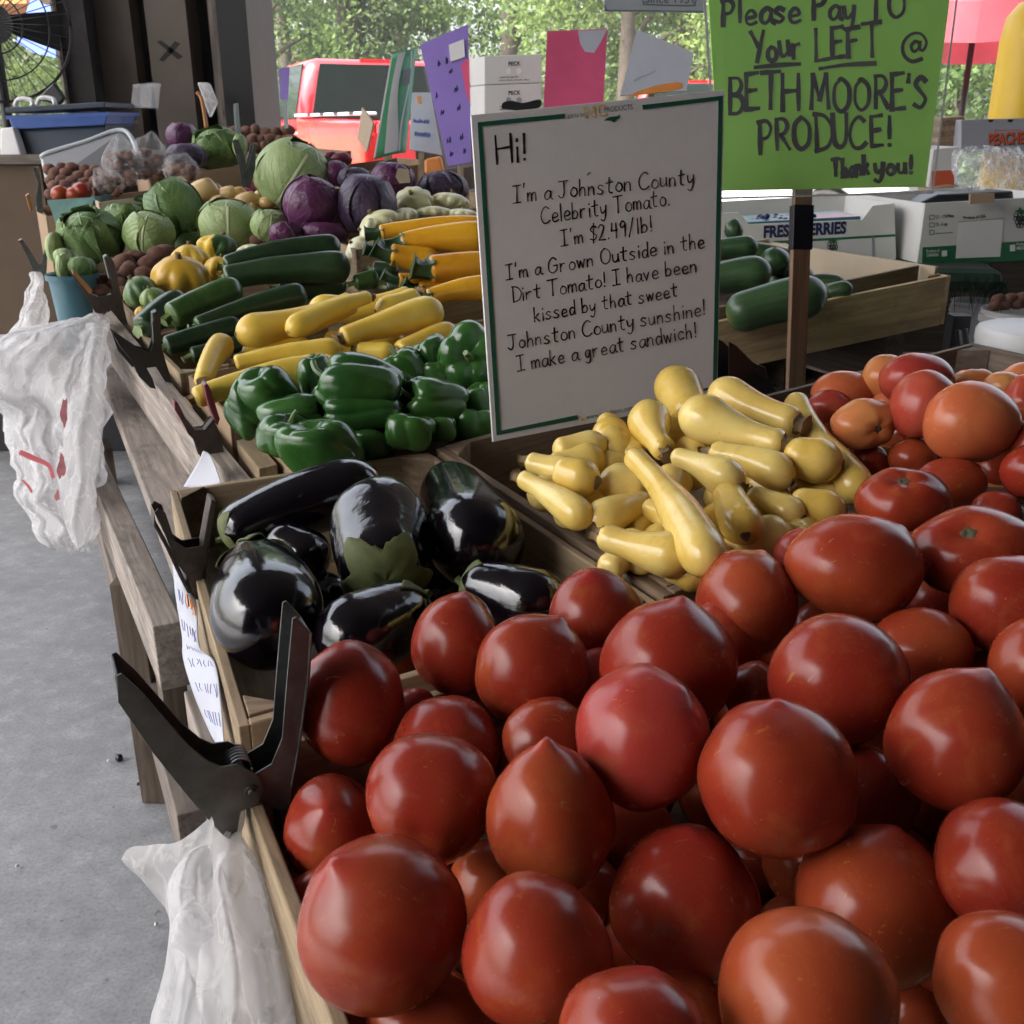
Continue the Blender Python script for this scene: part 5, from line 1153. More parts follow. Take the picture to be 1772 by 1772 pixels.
# ------------------------------------------------------------------ pattypans, potatoes, cabbages
for a in [(312, 477, 45, 40, (.1, .75, .6), 2.06, 'large yellow pattypan in front of the heap', 'patty'), (329, 445, 32, 26, (0, .9, .3), 2.16, 'yellow pattypan behind the large one', 'patty'), (378, 424, 34, 22, (.3, .8, .2), 2.25, 'pattypan half yellow and half green', 'patty_h'),
          (380, 462, 24, 22, (.2, .8, .3), 2.15, 'small yellow pattypan left of the zucchini', 'patty'), (240, 503, 27, 28, (-.4, .7, .4), 2.0, 'mottled green pattypan at the left edge', 'patty_g'), (264, 514, 21, 20, (-.2, .8, .5), 1.97, 'pale green pattypan below the large yellow one', 'patty_g'),
          (436, 432, 24, 11, (0, .9, .2), 2.2, 'flat cream yellow pattypan by the zucchini tip', 'patty_w'), (246, 540, 12, 12, (0, .8, .3), 1.95, 'little orange yellow pattypan beside the dark zucchini', 'patty'), (345, 492, 30, 24, (0, .9, .2), 2.14, 'yellow pattypan in the shade behind the large one', 'patty'),
          (290, 500, 30, 26, (0, .9, .2), 2.12, 'shaded yellow pattypan under the large one', 'patty')]:
    pattypan(*a[:7], mat=a[7], flat=.92, n=8)
for a in [(716, 345, 31, 24, (-.15, .35, .9), 2.5, 'pale scalloped pattypan facing the viewer'), (778, 347, 33, 19, (.2, .9, .2), 2.55, 'smooth pale pattypan at the right back'), (750, 367, 31, 15, (0, .9, .3), 2.45, 'pale pattypan with a pointed edge in the middle'),
          (800, 370, 27, 14, (.1, .9, .3), 2.45, 'pale pattypan touching the white sign'), (654, 384, 34, 27, (-.5, .7, .4), 2.32, 'pale lumpy pattypan left of the golden pile'), (634, 408, 17, 31, (-.8, .4, .4), 2.26, 'pale pattypan on edge beside the dark purple cabbage'),
          (616, 431, 21, 26, (-.5, .5, .6), 2.2, 'lowest pale pattypan at the zucchini tips'), (703, 370, 20, 17, (0, .9, .3), 2.42, 'small pale pattypan under the scalloped one'), (670, 372, 22, 18, (0, .9, .3), 2.45, 'pale pattypan in the shade of the heap')]:
    pattypan(*a[:7], mat='patty_w', group='pale pattypan squash in a heap', flat=.72)
for i, (u, v, a, b) in enumerate([(216, 458, 20, 18), (222, 471, 17, 20), (190, 485, 25, 15), (259, 458, 19, 16), (273, 440, 20, 14), (249, 476, 17, 14), (174, 504, 20, 12), (170, 488, 18, 14), (212, 507, 15, 11), (286, 434, 18, 11), (236, 446, 18, 13), (205, 494, 18, 14), (445, 414, 12, 9)]):
    lump('potato', u, v, a, b, 2.32 + (480 - v) * .002, 'spud', ['red brown potato in the open heap beside the pattypans', 'single brown potato under the purple cabbages'][i == 12], 'potato', 'red brown potatoes beside the pattypans', am=.14)
for a in [(157, 407, 50, 42, (-.1, .5, .7), 2.5, 'leafy green cabbage with ruffled outer leaves at far left', 'cab_d', 6, .09, .14), (258, 405, 43, 40, (.2, .8, .4), 2.5, 'tight pale cabbage between the ruffled and the pointed one', 'cab', 5, .03, .03),
          (300, 362, 46, 48, (-.5, .75, .3), 2.6, 'cabbage with one big smooth pointed leaf', 'cab_d', 6, .03, .10), (396, 387, 50, 41, (.1, .7, .5), 2.5, 'grey green cabbage right of the pointed leaf', 'cab', 6, .04, .05),
          (510, 304, 66, 60, (.5, .6, .4), 2.72, 'largest palest cabbage, top of the heap', 'cab', 5, .015, .02), (466, 390, 32, 28, (.2, .7, .4), 2.45, 'small green cabbage left of the purple ones', 'cab', 5, .03, .03),
          (376, 257, 41, 33, (-.2, .6, .6), 3.1, 'dark green loose leaved cabbage beside the upper purple ones', 'cab_d', 6, .08, .12), (215, 374, 31, 22, (0, .9, .3), 2.6, 'dark leafy cabbage behind the ruffled one', 'cab_d', 5, .1, .12),
          (94, 428, 14, 26, (-.2, .9, .3), 2.45, 'narrow pale cabbage at the left rim', 'cab', 4, .02, .02), (110, 443, 17, 13, (0, .9, .3), 2.4, 'small pale cabbage under the ruffled one', 'cab', 4, .02, .02), (415, 252, 12, 20, (.3, .8, .3), 3.05, 'pale leaf head beside the dark loose cabbage', 'cab', 4, .05, .05),
          (345, 425, 40, 24, (0, .9, .3), 2.6, 'green cabbage mostly under the grey green one', 'cab_d', 4, .03, .03)]:
    cabbage_head(*a[:7], mat=a[7], leaves=a[8], ruffle=a[9], openness=a[10])
for a in [(542, 354, 51, 48, (.4, .8, .3), 2.42, 'bright purple cabbage right below the largest pale one', 'cab_p'), (634, 354, 51, 53, (.2, .9, .2), 2.42, 'dark violet cabbage with grey bloom', 'cab_v'), (679, 312, 39, 31, (.3, .7, .5), 2.62, 'purple cabbage with a pale cut spot', 'cab_p'),
          (766, 327, 44, 30, (-.3, .9, .1), 2.7, 'dark violet cabbage below the purple sign', 'cab_v'), (613, 309, 29, 19, (0, .9, .2), 2.65, 'violet cabbage behind the dark bloomed one', 'cab_v'), (494, 405, 28, 22, (-.2, .8, .3), 2.36, 'purple cabbage low beside the small green one', 'cab_p'),
          (560, 404, 41, 19, (.1, .9, .2), 2.38, 'purple cabbage under the bright purple one', 'cab_p'), (315, 236, 27, 24, (.1, .9, .3), 3.1, 'upper purple cabbage near the column foot', 'cab_p'), (322, 271, 35, 22, (-.1, .9, .2), 3.0, 'violet cabbage below the upper one', 'cab_v'), (582, 300, 22, 22, (.1, .8, .3), 2.7, 'reddish purple head behind the pale giant', 'cab_p')]:
    o = cabbage_head(*a[:7], mat=a[7], leaves=5, ruffle=.02, openness=.02, group='purple cabbages on the display')
    if 'cut spot' in a[6]:
        c = P(697, 304, 2.52); nrm = unit(CAM - c); e1 = unit(np.cross(nrm, Z)); e2 = np.cross(nrm, e1); mb = MB()
        mb.poly([c + e1 * x * .018 + e2 * y * .018 for x, y in ((-1, .9), (.5, 1), (1, .1), (.6, -1), (-.8, -.8))], nrm * .004); mk('cut_patch', mb, M['card_light'], o)
ON = [(307, 329, 26, 20), (353, 336, 29, 23), (396, 336, 18, 13), (429, 349, 25, 15), (433, 367, 18, 14), (413, 334, 14, 10), (380, 352, 18, 13), (330, 350, 20, 16), (372, 330, 14, 12), (452, 340, 13, 11), (462, 352, 15, 12)]
for u, v, a, b in ON: lump('onion', u, v, a, b, 2.72 + (345 - v) * .002, 'onion', 'papery yellow onion in the heap behind the cabbages', 'onion', 'yellow onions behind the cabbages', am=.05, tip=.22)
for u, v, a, b in [(437, 326, 14, 14), (590, 276, 20, 10), (572, 272, 14, 9)]: lump('onion', u, v, a, b, 2.8, 'radish', 'red onion tucked behind the largest pale cabbage', 'onion', 'red onions', am=.05, tip=.2)
# ------------------------------------------------------------------ far end of the stand
def potheap(u0, u1, v0, v1, d, n, rad, label, group, seed):
    r = random.Random(seed); cols = max(3, int((u1 - u0) / (rad * 1.55)))
    rows = max(2, n // cols)
    for j in range(rows):
        for i in range(cols):
            u = u0 + (i + .5 * (j % 2) + .25) / cols * (u1 - u0) + r.uniform(-3, 3); v = v0 + (j + .5) / rows * (v1 - v0) + r.uniform(-2.5, 2.5)
            lump('potato', u, v, rad * r.uniform(.85, 1.3), rad * r.uniform(.7, 1.0), d + (rows - j) * .03, 'spud', label, 'potato', group, am=.14, n=(10, 14))
potheap(82, 180, 288, 338, 3.05, 26, 11, 'brown potato in the box below the grey rimmed panel', 'brown potatoes in the left box', 3)
potheap(388, 508, 222, 262, 3.25, 26, 11, 'brown potato in the crate behind the largest pale cabbage', 'brown potatoes in the rear crate', 4)
carton('cardboard_box', [(2.62, .01), (3.05, .0), (3.02, .29), (2.60, .29)], .22, .96, 'low cardboard box of brown potatoes at the far left', th=.006)
crate('wooden_crate', [(2.72, .56), (3.1, .56), (3.1, .93), (2.72, .93)], .2, .009, 'wooden crate of brown potatoes behind the largest pale cabbage', zt=1.03)
carton('cardboard_box', [(2.33, .13), (2.55, .13), (2.55, .36), (2.33, .36)], .30, 1.0, 'pale cardboard box with a green letter S at the onions', mat='card_light', th=.006)
s = plane_of(T(2.33, .3, .93), L); printed(s, 'S', (234, 358), (254, 353), 17, 'lettering', 'ink_green', bpy.data.objects[[o.name for o in bpy.data.objects if o.get('label') == 'pale cardboard box with a green letter S at the onions'][0]], .03, off=.002)
carton('cardboard_box', [(2.62, .30), (2.95, .30), (2.95, .56), (2.62, .56)], .28, 1.03, 'cardboard box under the upper purple cabbages', mat='card', th=.006)
carton('cardboard_box', [(2.42, .80), (2.82, .80), (2.82, 1.12), (2.42, 1.12)], .3, .985, 'open brown cardboard box with raised flaps before the red truck', mat='card', th=.005, flaps=((0, .1, .08),))
mb = MB(); mb.poly([P(*x) for x in ((618, 240, 3.3), (626, 186, 3.3), (646, 212, 3.25), (634, 264, 3.25))], A(.004, .004, 0)); mk('flap', mb, M['card_light'], [o for o in bpy.data.objects if o.get('label', '').startswith('open brown cardboard')][0])
# stacks that carry the far boxes
mb = MB(); mb.tbox(1.84, 3.1, .1, 1.30, .612, .628); mk('plank_shelf', mb, M['pallet'], label='dark plank deck under the far cabbages and potatoes', cat_='shelf')
# grey rimmed panel
q = [P(*x) for x in ((74, 268, 3.35), (217, 224, 3.35), (238, 262, 3.3), (240, 300, 3.25), (84, 318, 3.25))]; mb = MB(); mb.poly(q, L * .006); e = mk('display_panel', mb, M['black'], label='dark panel with a pale rounded rim behind the potatoes', cat_='panel')
mb = MB(); mb.tube(cat([q[4], q[0] - A(0, 0, .02), q[0] + (q[1] - q[0]) * .03, q[0] + (q[1] - q[0]) * .5, q[1] - (q[1] - q[0]) * .03, q[2]], 6), .0075, 8); mk('rim', mb, M['steelgrey'], e, True)
# pulp basket of red tomatoes
def basket(pts, d, dep, label): return tub('fruit_basket', pts, d, dep, 'pint', label, 'basket')
basket([(83, 346), (163, 341), (155, 378), (96, 388)], 2.72, .12, 'green pulp basket of small red tomatoes at far left')
for u, v, lb in [(105, 336, 'left small red tomato in the green pulp basket'), (131, 339, 'front small red tomato in the green pulp basket'), (142, 330, 'rear small red tomato in the green pulp basket')]: lump('tomato', u, v, 17, 15, 2.77, 'tomato', lb, 'tomato', 'small tomatoes in the pulp basket', am=.04)
# clear bags of nuts and potatoes
def clear_bag(u, v, hw, hh, d, label, lean=0):
    c = P(u, v, d); sd_ = nseed(); e = empty('clear_bag', c - Z * hh * d / FP, label, 'bag of potatoes', 'clear bags of brown potatoes'); r = random.Random(sd_)
    mb = MB()
    for i in range(30):
        x, y = r.uniform(-.8, .8), r.uniform(-.95, .45); f = r.uniform(-.5, .5)
        cc = P(u + x * hw * (1 - .3 * max(0, y)), v - y * hh, d + f * hw * d / FP); rr = hw * .27 * d / FP
        Q, F, g, t = blob(cc, D(r.uniform(-1, 1), r.uniform(-1, 1), .3), rr * r.uniform(.9, 1.3), rr * r.uniform(.7, 1.), lambda ph, th: 1 + bmp(ph, th, 2, .12, sd_ + i), (9, 12)); mb.add(Q, F, g, t)
    mk('contents', mb, M['spud'], e, True)
    def fn(ph, th): return 1 + .07 * np.cos(7 * th + sd_) * np.sin(ph) + bmp(ph, th, 5, .13, sd_) + .35 * np.exp(-(ph / .35) ** 1.5)
    mb = MB(); Q, F, g, t = blob(c, D(lean, 1, .1), hw * d / FP * 1.08, hh * d / FP * 1.08, fn, (24, 36)); mb.add(Q, F, g, t); mk('film', mb, M['film'], e, True)
clear_bag(212, 284, 29, 37, 2.9, 'tallest clear plastic bag of brown potatoes, at the left', -.1); clear_bag(260, 276, 28, 34, 2.95, 'clear bag of brown potatoes beside the tallest bag', .2); clear_bag(187, 318, 24, 22, 2.8, 'low clear bag slumped over the box corner', -.4); clear_bag(311, 296, 27, 24, 2.85, 'small clear bag of brown potatoes under the violet cabbage', .4)
# teal bucket with greens
q = P(124, 476, 2.25); mb = MB(); z0 = q[2]
rg = [[A(q[0] + rr * math.cos(a), q[1] + rr * math.sin(a), z0 + z) for a in np.linspace(0, 6.2832, 36, endpoint=False)] for rr, z in ((.0, -.16), (.037, -.16), (.05, 0), (.055, .004), (.055, -.008), (.051, -.008), (.047, -.006), (.03, -.15))]
mb.grid(rg, closed=True); mk('bucket', mb, M['teal'], smooth=True, sharp=40, label='teal plastic bucket of pale greens hooked on the stand end', cat_='bucket')
for u, v, a, b in [(112, 462, 14, 26), (140, 462, 24, 18)]: cabbage_head(u, v, a, b, (0, .9, .3), 2.27, ['pale upright leaf head in the teal bucket', 'dark round cabbage in the teal bucket'][u > 120], mat=['cab', 'cab_d'][u > 120], leaves=4, group='greens in the teal bucket')
# bins, tray and clutter left of the column
tub('plastic_bin', [(22, 218), (184, 208), (176, 258), (36, 270)], 3.55, .3, 'navy', 'dark navy plastic bin, lowest of the stack', 'bin')
tub('plastic_bin', [(13, 200), (186, 194), (182, 216), (22, 224)], 3.53, .3, 'blue', 'bright blue plastic bin in the middle of the stack', 'bin')
mb = MB(); a = P(10, 196, 3.52); b = P(182, 186, 3.52); mb.box(a, b - a, A(0, .3, 0), Z * .018); mk('tray', mb, M['navy'], bevel=.004, label='shallow dark tray on top of the blue bin', cat_='tray')
for u, v in ((40, 178), (78, 176)):
    pts = cat([P(u - 14, v + 6, 3.6), P(u - 10, v - 4, 3.6), P(u, v - 7, 3.6), P(u + 14, v - 4, 3.6), P(u + 17, v + 5, 3.6)], 6); mb = MB(); mb.tube(pts, .008, 8); mk('handle_loop', mb, M['whiteplastic'], smooth=True, label=['left white plastic handle loop lying on the tray', 'right white plastic handle loop lying on the tray'][u > 50], cat_='handle', group='white handle loops on the tray')
mb = MB(); mb.poly([P(*x) for x in ((62, 172, 3.65), (92, 143, 3.65), (110, 170, 3.65), (100, 182, 3.65))], A(0, .03, 0)); mk('tablet_case', mb, M['black'], bevel=.004, label='black folder leaning on the tray by the column', cat_='folder')
mb = MB(); mb.poly([P(*x) for x in ((0, 222, 3.5), (22, 220, 3.5), (36, 268, 3.5), (0, 270, 3.5))], A(0, .05, 0)); mk('plastic_container', mb, M['whiteplastic'], bevel=.004, label='white plastic container at the left of the bins', cat_='container')
a = P(-60, 268, 3.45); b = P(70, 272, 3.45); mb = MB(); mb.box(A(a[0] - .6, a[1], a[2] - .03), A(b[0] - a[0] + 1.2, 0, 0), A(0, .7, 0), Z * .03); mk('back_counter', mb, M['rail_dark'], label='dark counter carrying the plastic bins', cat_='counter')
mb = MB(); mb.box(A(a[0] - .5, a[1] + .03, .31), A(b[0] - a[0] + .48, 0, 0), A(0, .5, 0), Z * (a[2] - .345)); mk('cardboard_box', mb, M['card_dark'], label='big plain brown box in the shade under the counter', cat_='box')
mb = MB(); mb.box(A(a[0] - .5, a[1] - .02, .27), A(b[0] - a[0] + .7, 0, 0), A(0, .6, 0), Z * .035); mk('shelf', mb, M['card_light'], label='pale shelf board below the big brown box', cat_='shelf')
mb = MB(); mb.box(A(a[0] - .5, a[1] + .2, .002), A(b[0] - a[0] + 1.6, 0, 0), A(0, .4, 0), Z * .26); mk('storage_chest', mb, M['black'], label='black chest on the floor below the pale shelf', cat_='chest')
# fan at the top left corner
c = P(-14, 40, 3.75); e = empty('floor_fan', c * A(1, 1, 0), 'round wire caged fan at the upper left corner', 'fan'); vn = unit(CAM - c); e1 = unit(np.cross(Z, vn)); e2 = np.cross(vn, e1); mb = MB()
for rr, off in ((.27, 0), (.262, .05), (.19, .07), (.1, .085), (.27, -.08)): mb.tube([c + e1 * rr * math.cos(q) + e2 * rr * math.sin(q) + vn * off for q in np.linspace(0, 6.2832, 40)], .003, 5)
for q in np.linspace(0, 6.2832, 40, endpoint=False): mb.tube([c + vn * .09, c + (e1 * math.cos(q) + e2 * math.sin(q)) * .16 + vn * .078, c + (e1 * math.cos(q) + e2 * math.sin(q)) * .262 + vn * .05, c + (e1 * math.cos(q) + e2 * math.sin(q)) * .27 - vn * .08], .0016, 4)
mk('cage', mb, M['black'], e, True)
mb = MB(); mb.tube([c - vn * .12, c + vn * .02, c + vn * .03], [.07, .07, .05], 20); mk('motor', mb, M['iron'], e, True, sharp=40)
for k in range(3):
    q = k * 2.094; a1 = e1 * math.cos(q) + e2 * math.sin(q); a2 = np.cross(vn, a1); mb = MB(); mb.poly([c + a1 * .05 - a2 * .03, c + a1 * .22 - a2 * .09, c + a1 * .235 + a2 * .05, c + a1 * .06 + a2 * .03], vn * .004 ); mk('blade', mb, M['black'], e)
mb = MB(); b = c * A(1, 1, 0) - vn * A(1, 1, 0) * .1; mb.tube([b, b + Z * (c[2])], .02, 10); mb.tube([b + Z * .002, b + Z * .03], [.22, .2], 24); mk('stand', mb, M['black'], e, True, sharp=40)
q = [P(*x) for x in ((62, -30, 7), (88, -30, 7), (97, 100, 7), (60, 92, 7), (28, 72, 7))]; mb = MB(); mb.poly(q, A(0, .02, 0)); mk('tarp', mb, M['bluetarp'], label='blue ribbed tarp hanging beyond the fan', cat_='tarp')
mb = MB(); q = [P(*x) for x in ((-160, -60, 8), (58, -60, 8), (46, 6, 8), (-160, 10, 8))]; mb.box(q[3], (q[2] - q[3]), A(0, 2.5, .0), Z * .08); mk('porch_roof', mb, M['roof_wood'], label='orange timber porch roof at the top left corner', cat_='roof')
# clear plastic holders on the column
tub('bag_holder', [(230, 146), (264, 143), (262, 188), (226, 186)], 4.02, .1, 'film', 'clear plastic bag holder on the column, left of the cross', 'holder')
q = [P(*x) for x in ((340, 142, 4.1), (360, 143, 4.1), (374, 178, 4.1), (362, 204, 4.1), (352, 176, 4.1))]; mb = MB(); mb.poly(q, A(0, .04, 0)); mk('bag_holder', mb, M['bag'], bevel=.008, label='crumpled clear plastic bag on the column, right of the cross', cat_='holder')
mb = MB(); mb.tube(cat([P(341, 160, 4.08), P(350, 175, 4.08), P(358, 228, 4.08)], 4), .008, 8); mk('tool_handle', mb, M['grip_orange'], smooth=True, label='orange brown tool handle hanging beside the crumpled plastic', cat_='handle')
# ------------------------------------------------------------------ the big white sign
S = Sheet([(815, 199, 1.235), (1254, 155, 1.33), (1241, 690, 1.385), (853, 765, 1.28)], .004)
big = mk('price_sign', S.panel(), M['paper'], label='large white hand lettered sign about a celebrity tomato, green border', cat_='sign', bevel=.0006)
for bp_ in ([(826, 212), (977, 197), (977, 205), (834, 219)], [(826, 212), (834, 219), (866, 745), (859, 753)], [(859, 753), (866, 745), (999, 718), (1000, 726)],
              [(1111, 182), (1250, 166), (1243, 174), (1112, 190)], [(1250, 166), (1240, 671), (1233, 669), (1243, 174)], [(1109, 697), (1233, 669), (1240, 671), (1109, 704)]): ink_polys(S, [bp_], 'border', 'ink_green', big)
for t_, b0, b1, c_ in [('Hi!', (860, 284), (910, 277), 47), ("I'm a Johnston County", (888, 352), (1200, 318), 29), ('Celebrity Tomato.', (937, 388), (1158, 355), 29), ("I'm $2.49/lb!", (971, 427), (1128, 401), 27),
                       ("I'm a Grown Outside in the", (876, 485), (1218, 429), 26), ('Dirt Tomato! I have been', (888, 523), (1205, 470), 26), ('kissed by that sweet', (925, 557), (1172, 513), 25), ('Johnston County sunshine!', (880, 606), (1220, 545), 26), ('I make a great sandwich!', (896, 643), (1205, 583), 26)]:
    handwrite(S, t_, b0, b1, c_, 4.0 if t_ == 'Hi!' else 2.3, 'lettering', 'ink', big, slant=.14)
strokes(S, [[(1016, 303), (1020, 299)]], 2, 'lettering', 'ink', big)
printed(S, 'got to be', (982, 204), (1012, 201), 7.5, 'lettering', 'ink_grey', big); printed(S, 'PRODUCTS', (1046, 195), (1095, 189.5), 9.5, 'lettering', 'ink_grey', big)
printed(S, 'NC', (1012, 205), (1051, 200), 19, 'emblem', 'ink_gold', big, .035); printed(S, 'NC', (1014, 203.5), (1049, 199), 16, 'emblem', 'paper', big, -.012, off=.0009)
ink_polys(S, [[(1044, 209), (1053, 203), (1068, 201), (1072, 198), (1072, 204), (1066, 207), (1063, 212), (1056, 209), (1050, 209)]], 'emblem', 'ink_green', big)
printed(S, 'www.gottobenc.com', (1015, 726), (1096, 709), 8.5, 'lettering', 'ink_green', big)
for x, y in ((1007, 726), (1102, 704)): ink_polys(S, [[(x + 3 * math.cos(a), y + 3 * math.sin(a)) for a in np.linspace(0, 5.6, 9)]], 'emblem', 'ink_gold', big)
# ------------------------------------------------------------------ lime green sign on its stake
S = Sheet([(1214, -210, 1.43), (1672, -222, 1.50), (1602, 323, 1.56), (1246, 330, 1.49)], .002)
pay = empty('pay_sign', S.at(1392, 690), 'lime green hand lettered pay sign in a clear sleeve on a stake', 'sign')
mk('panel', S.panel(), M['paper_green'], pay)
q = [S.at(u, v, .003) for u, v in ((1203, -222), (1682, -232), (1611, 334), (1240, 344))]; mb = MB(); mb.poly(q, S.n * .0008); mk('sleeve', mb, M['sleeve'], pay)
q = [S.at(u, v, -.004) for u, v in ((1203, -222), (1682, -232), (1611, 334), (1240, 344))]; mb = MB(); mb.poly(q, S.n * .0008); mk('sleeve', mb, M['sleeve'], pay)
for k_ in ([(1203, -222), (1682, -232)], [(1682, -232), (1611, 334)], [(1611, 334), (1240, 344)], [(1240, 344), (1203, -222)]): strokes(S, [k_], 3.5, 'sleeve_edge', 'film_edge', pay, .004)
for t_, b0, b1, c_, wd in [('Please Pay TO', (1250, 42), (1566, 30), 47, 7), ('Your', (1303, 106), (1388, 97), 50, 7), ('LEFT', (1412, 104), (1522, 97), 52, 7), ("BETH MOORE'S", (1262, 194), (1602, 186), 58, 7.5), ('PRODUCE!', (1314, 264), (1542, 252), 58, 7.5), ('Thank', (1440, 306), (1503, 302), 31, 7), ('you!', (1514, 302), (1578, 299), 34, 7)]:
    handwrite(S, t_, b0, b1, c_, wd, 'lettering', 'ink', pay, slant=.04, jit=.07, gap=.15)
handwrite(S, '@', (1560, 104), (1604, 103), 46, 5.5, 'lettering', 'ink', pay)
strokes(S, [[(1306, 117), (1345, 113), (1384, 111)], [(1418, 119), (1466, 112), (1514, 110)]], 7, 'lettering', 'ink', pay)
bt = S.at(1398, 328, -.012); dv = unit(S.at(1398, 320) - S.at(1384, 690)); a, b = S.at(1397, 200, -.012), None
low = onplane(1385, 700, S.p0, S.n) - S.n * .012; top = onplane(1408, 60, S.p0, S.n) - S.n * .012
mb = MB(); wv = unit(np.cross(top - low, S.n)) * .028; low = low - unit(top - low) * .12; mb.box(low - wv / 2, top - low, wv, -S.n * .012); mk('stake', mb, M['stake'], pay, bevel=.001)
def along(v): k = (v - 700) / (60 - 700); return onplane(1385 + 23 * k, v, S.p0, S.n) - S.n * .012
a, b = along(430), along(352); w2 = wv * 1.16; mb = MB(); mb.box(a - w2 / 2 + S.n * .002, b - a, w2, -S.n * .016); mk('tape', mb, M['tape'], pay, bevel=.001)
# ------------------------------------------------------------------ other signs
def scribble(S, lines, wd, mat, parent, seed=0):
    r = random.Random(seed); pl = []
    for (x0, y0, x1, y1, h) in lines:
        x = 0
        while x < 1:
            w_ = r.uniform(.03, .07); bx, by = x0 + (x1 - x0) * x, y0 + (y1 - y0) * x
            pl.append([(bx, by), (bx + (x1 - x0) * w_ * .3, by - h * r.uniform(.4, 1)), (bx + (x1 - x0) * w_ * .6, by - h * r.uniform(0, .3)), (bx + (x1 - x0) * w_ * .9, by - h * r.uniform(.2, .6))])
            x += w_ * 1.15 if r.random() > .18 else w_ * 2
    strokes(S, pl, wd, 'lettering', mat, parent)
def stake(S, u0, v0, u1, v1, parent, off=-.008, w_=.016):
    a = onplane(u0, v0, S.p0, S.n) + S.n * off; b = onplane(u1, v1, S.p0, S.n) + S.n * off; wv = unit(np.cross(a - b, S.n)) * w_; mb = MB(); mb.box(a - wv / 2, b - a, wv, -S.n * .01); mk('stake', mb, M['crate'], parent)
S = Sheet([(722, 70, 2.95), (813, 34, 2.95), (833, 206, 2.82), (771, 293, 2.78)], .003); S2 = Sheet([(722, 70, 2.95), (813, 34, 2.95), (818, 288, 2.8), (771, 293, 2.8)], .003); S = S2
pu = mk('price_sign', S.panel(), M['sleeve'], label='purple handwritten sign leaning above the violet cabbages', cat_='sign')
ink_polys(S, [[(727, 78), (810, 42), (816, 281), (775, 288)]], 'panel', 'paper_purple', pu, .0005); ink_polys(S, [[(777, 80), (803, 70), (805, 100), (780, 109)]], 'sticker', 'paper', pu, .002, .003)
ink_polys(S, [[(798, 112), (812, 100), (814, 180), (806, 160)]], 'print', 'paper_pink', pu, .0012)
scribble(S, [(748, 118, 775, 110, 12), (752, 135, 808, 118, 12), (755, 170, 812, 152, 12), (760, 200, 812, 186, 12), (768, 250, 812, 238, 11), (772, 272, 812, 264, 10)], 1.9, 'ink_navy', pu, 3); stake(S, 795, 270, 797, 340, pu)
scribble(S, [(786, 90, 799, 86, 5)], 1.2, 'ink', pu, 2)
# mint and white curved card
p0, p1, p2, p3 = P(677, 97, 3.0), P(720, 85, 3.05), P(702, 264, 2.95), P(646, 277, 2.9); rows = []
for i in range(14):
    t = i / 13; a = p0 + (p3 - p0) * t; b = p1 + (p2 - p1) * t; rows.append([a + (b - a) * s - CF * .010 * math.sin(math.pi * s) * (1 - .2 * t) for s in np.linspace(0, 1, 9)])
mb = MB(); mb.grid(rows); gs = mk('price_sign', mb, M['paper_mint'], smooth=True, label='curved mint green card with a white sweep before the red truck', cat_='sign'); gs.modifiers.new('thick', 'SOLIDIFY').thickness = .003
S = plane_of(np.array(rows[7][4]), unit(CAM - np.array(rows[7][4])))
def curved(pts, off=.002): 
    out = []
    for s, t in pts: a = p0 + (p3 - p0) * t; b = p1 + (p2 - p1) * t; out.append(a + (b - a) * s - CF * (.010 * math.sin(math.pi * s) * (1 - .2 * t) + off + .003))
    return out
def strip(fn0, fn1, nm, mat, n=24, off=.002):
    mb = MB(); mb.grid([curved([(fn0(t) + (fn1(t) - fn0(t)) * k, t) for t in np.linspace(.02, .98, n)], off) for k in np.linspace(0, 1, 5)]); mk(nm, mb, M[mat], gs, True)
strip(lambda t: .30 - .06 * math.sin(t * 4), lambda t: .62 - .12 * math.sin(t * 5), 'sweep_print', 'paper'); strip(lambda t: .80 + .06 * math.sin(t * 6), lambda t: .86 + .06 * math.sin(t * 6), 'sweep_print', 'paper'); strip(lambda t: .005, lambda t: .07, 'edge_print', 'paper')
mb = MB(); mb.grid([curved([(s, t) for t in (.2, .25, .3, .35)], .004) for s in (.62, .75, .9)]); mk('sticker', mb, M['card_grey'], gs)
mb = MB(); a, b = P(666, 262, 2.95), P(663, 300, 2.92); mb.box(a, A(.02, 0, 0), A(0, .01, 0), b - a); mk('stake', mb, M['crate'], gs)
S = Sheet([(712, 160, 3.15), (745, 160, 3.15), (765, 268, 3.05), (708, 258, 3.05)], .003); ws = mk('price_sign', S.panel(), M['paper_plain'], label='white price card with an orange mark behind the purple sign', cat_='sign')
ink_polys(S, [[(721, 168), (728, 166), (727, 174), (731, 181), (724, 179)]], 'emblem', 'paper_orange', ws); scribble(S, [(716, 212, 742, 214, 8), (718, 235, 744, 238, 9)], 1.4, 'ink_blue', ws, 5); stake(S, 729, 250, 728, 310, ws)
S = Sheet([(943, 47, 3.55), (1055, 43, 3.6), (1047, 200, 3.5), (936, 200, 3.45)], .003); ps = mk('price_sign', S.panel(), M['sleeve'], label='bright pink handwritten sign rising behind the white sign', cat_='sign')
ink_polys(S, [[(947, 54), (1051, 50), (1043, 196), (940, 196)]], 'panel', 'paper_pink', ps, .0006)
ink_polys(S, [[(1000, 54), (1050, 52), (1040, 72), (1028, 92), (1012, 90), (1004, 76)]], 'painted_glare', 'paper_plain', ps, .0011); scribble(S, [(955, 88, 990, 88, 22), (950, 132, 990, 130, 20), (1000, 90, 1030, 92, 8), (1010, 138, 1032, 140, 20), (960, 178, 1000, 176, 16), (1004, 176, 1036, 174, 14)], 1.9, 'ink_grey', ps, 8)  # the pale patch is glare painted onto the pink card
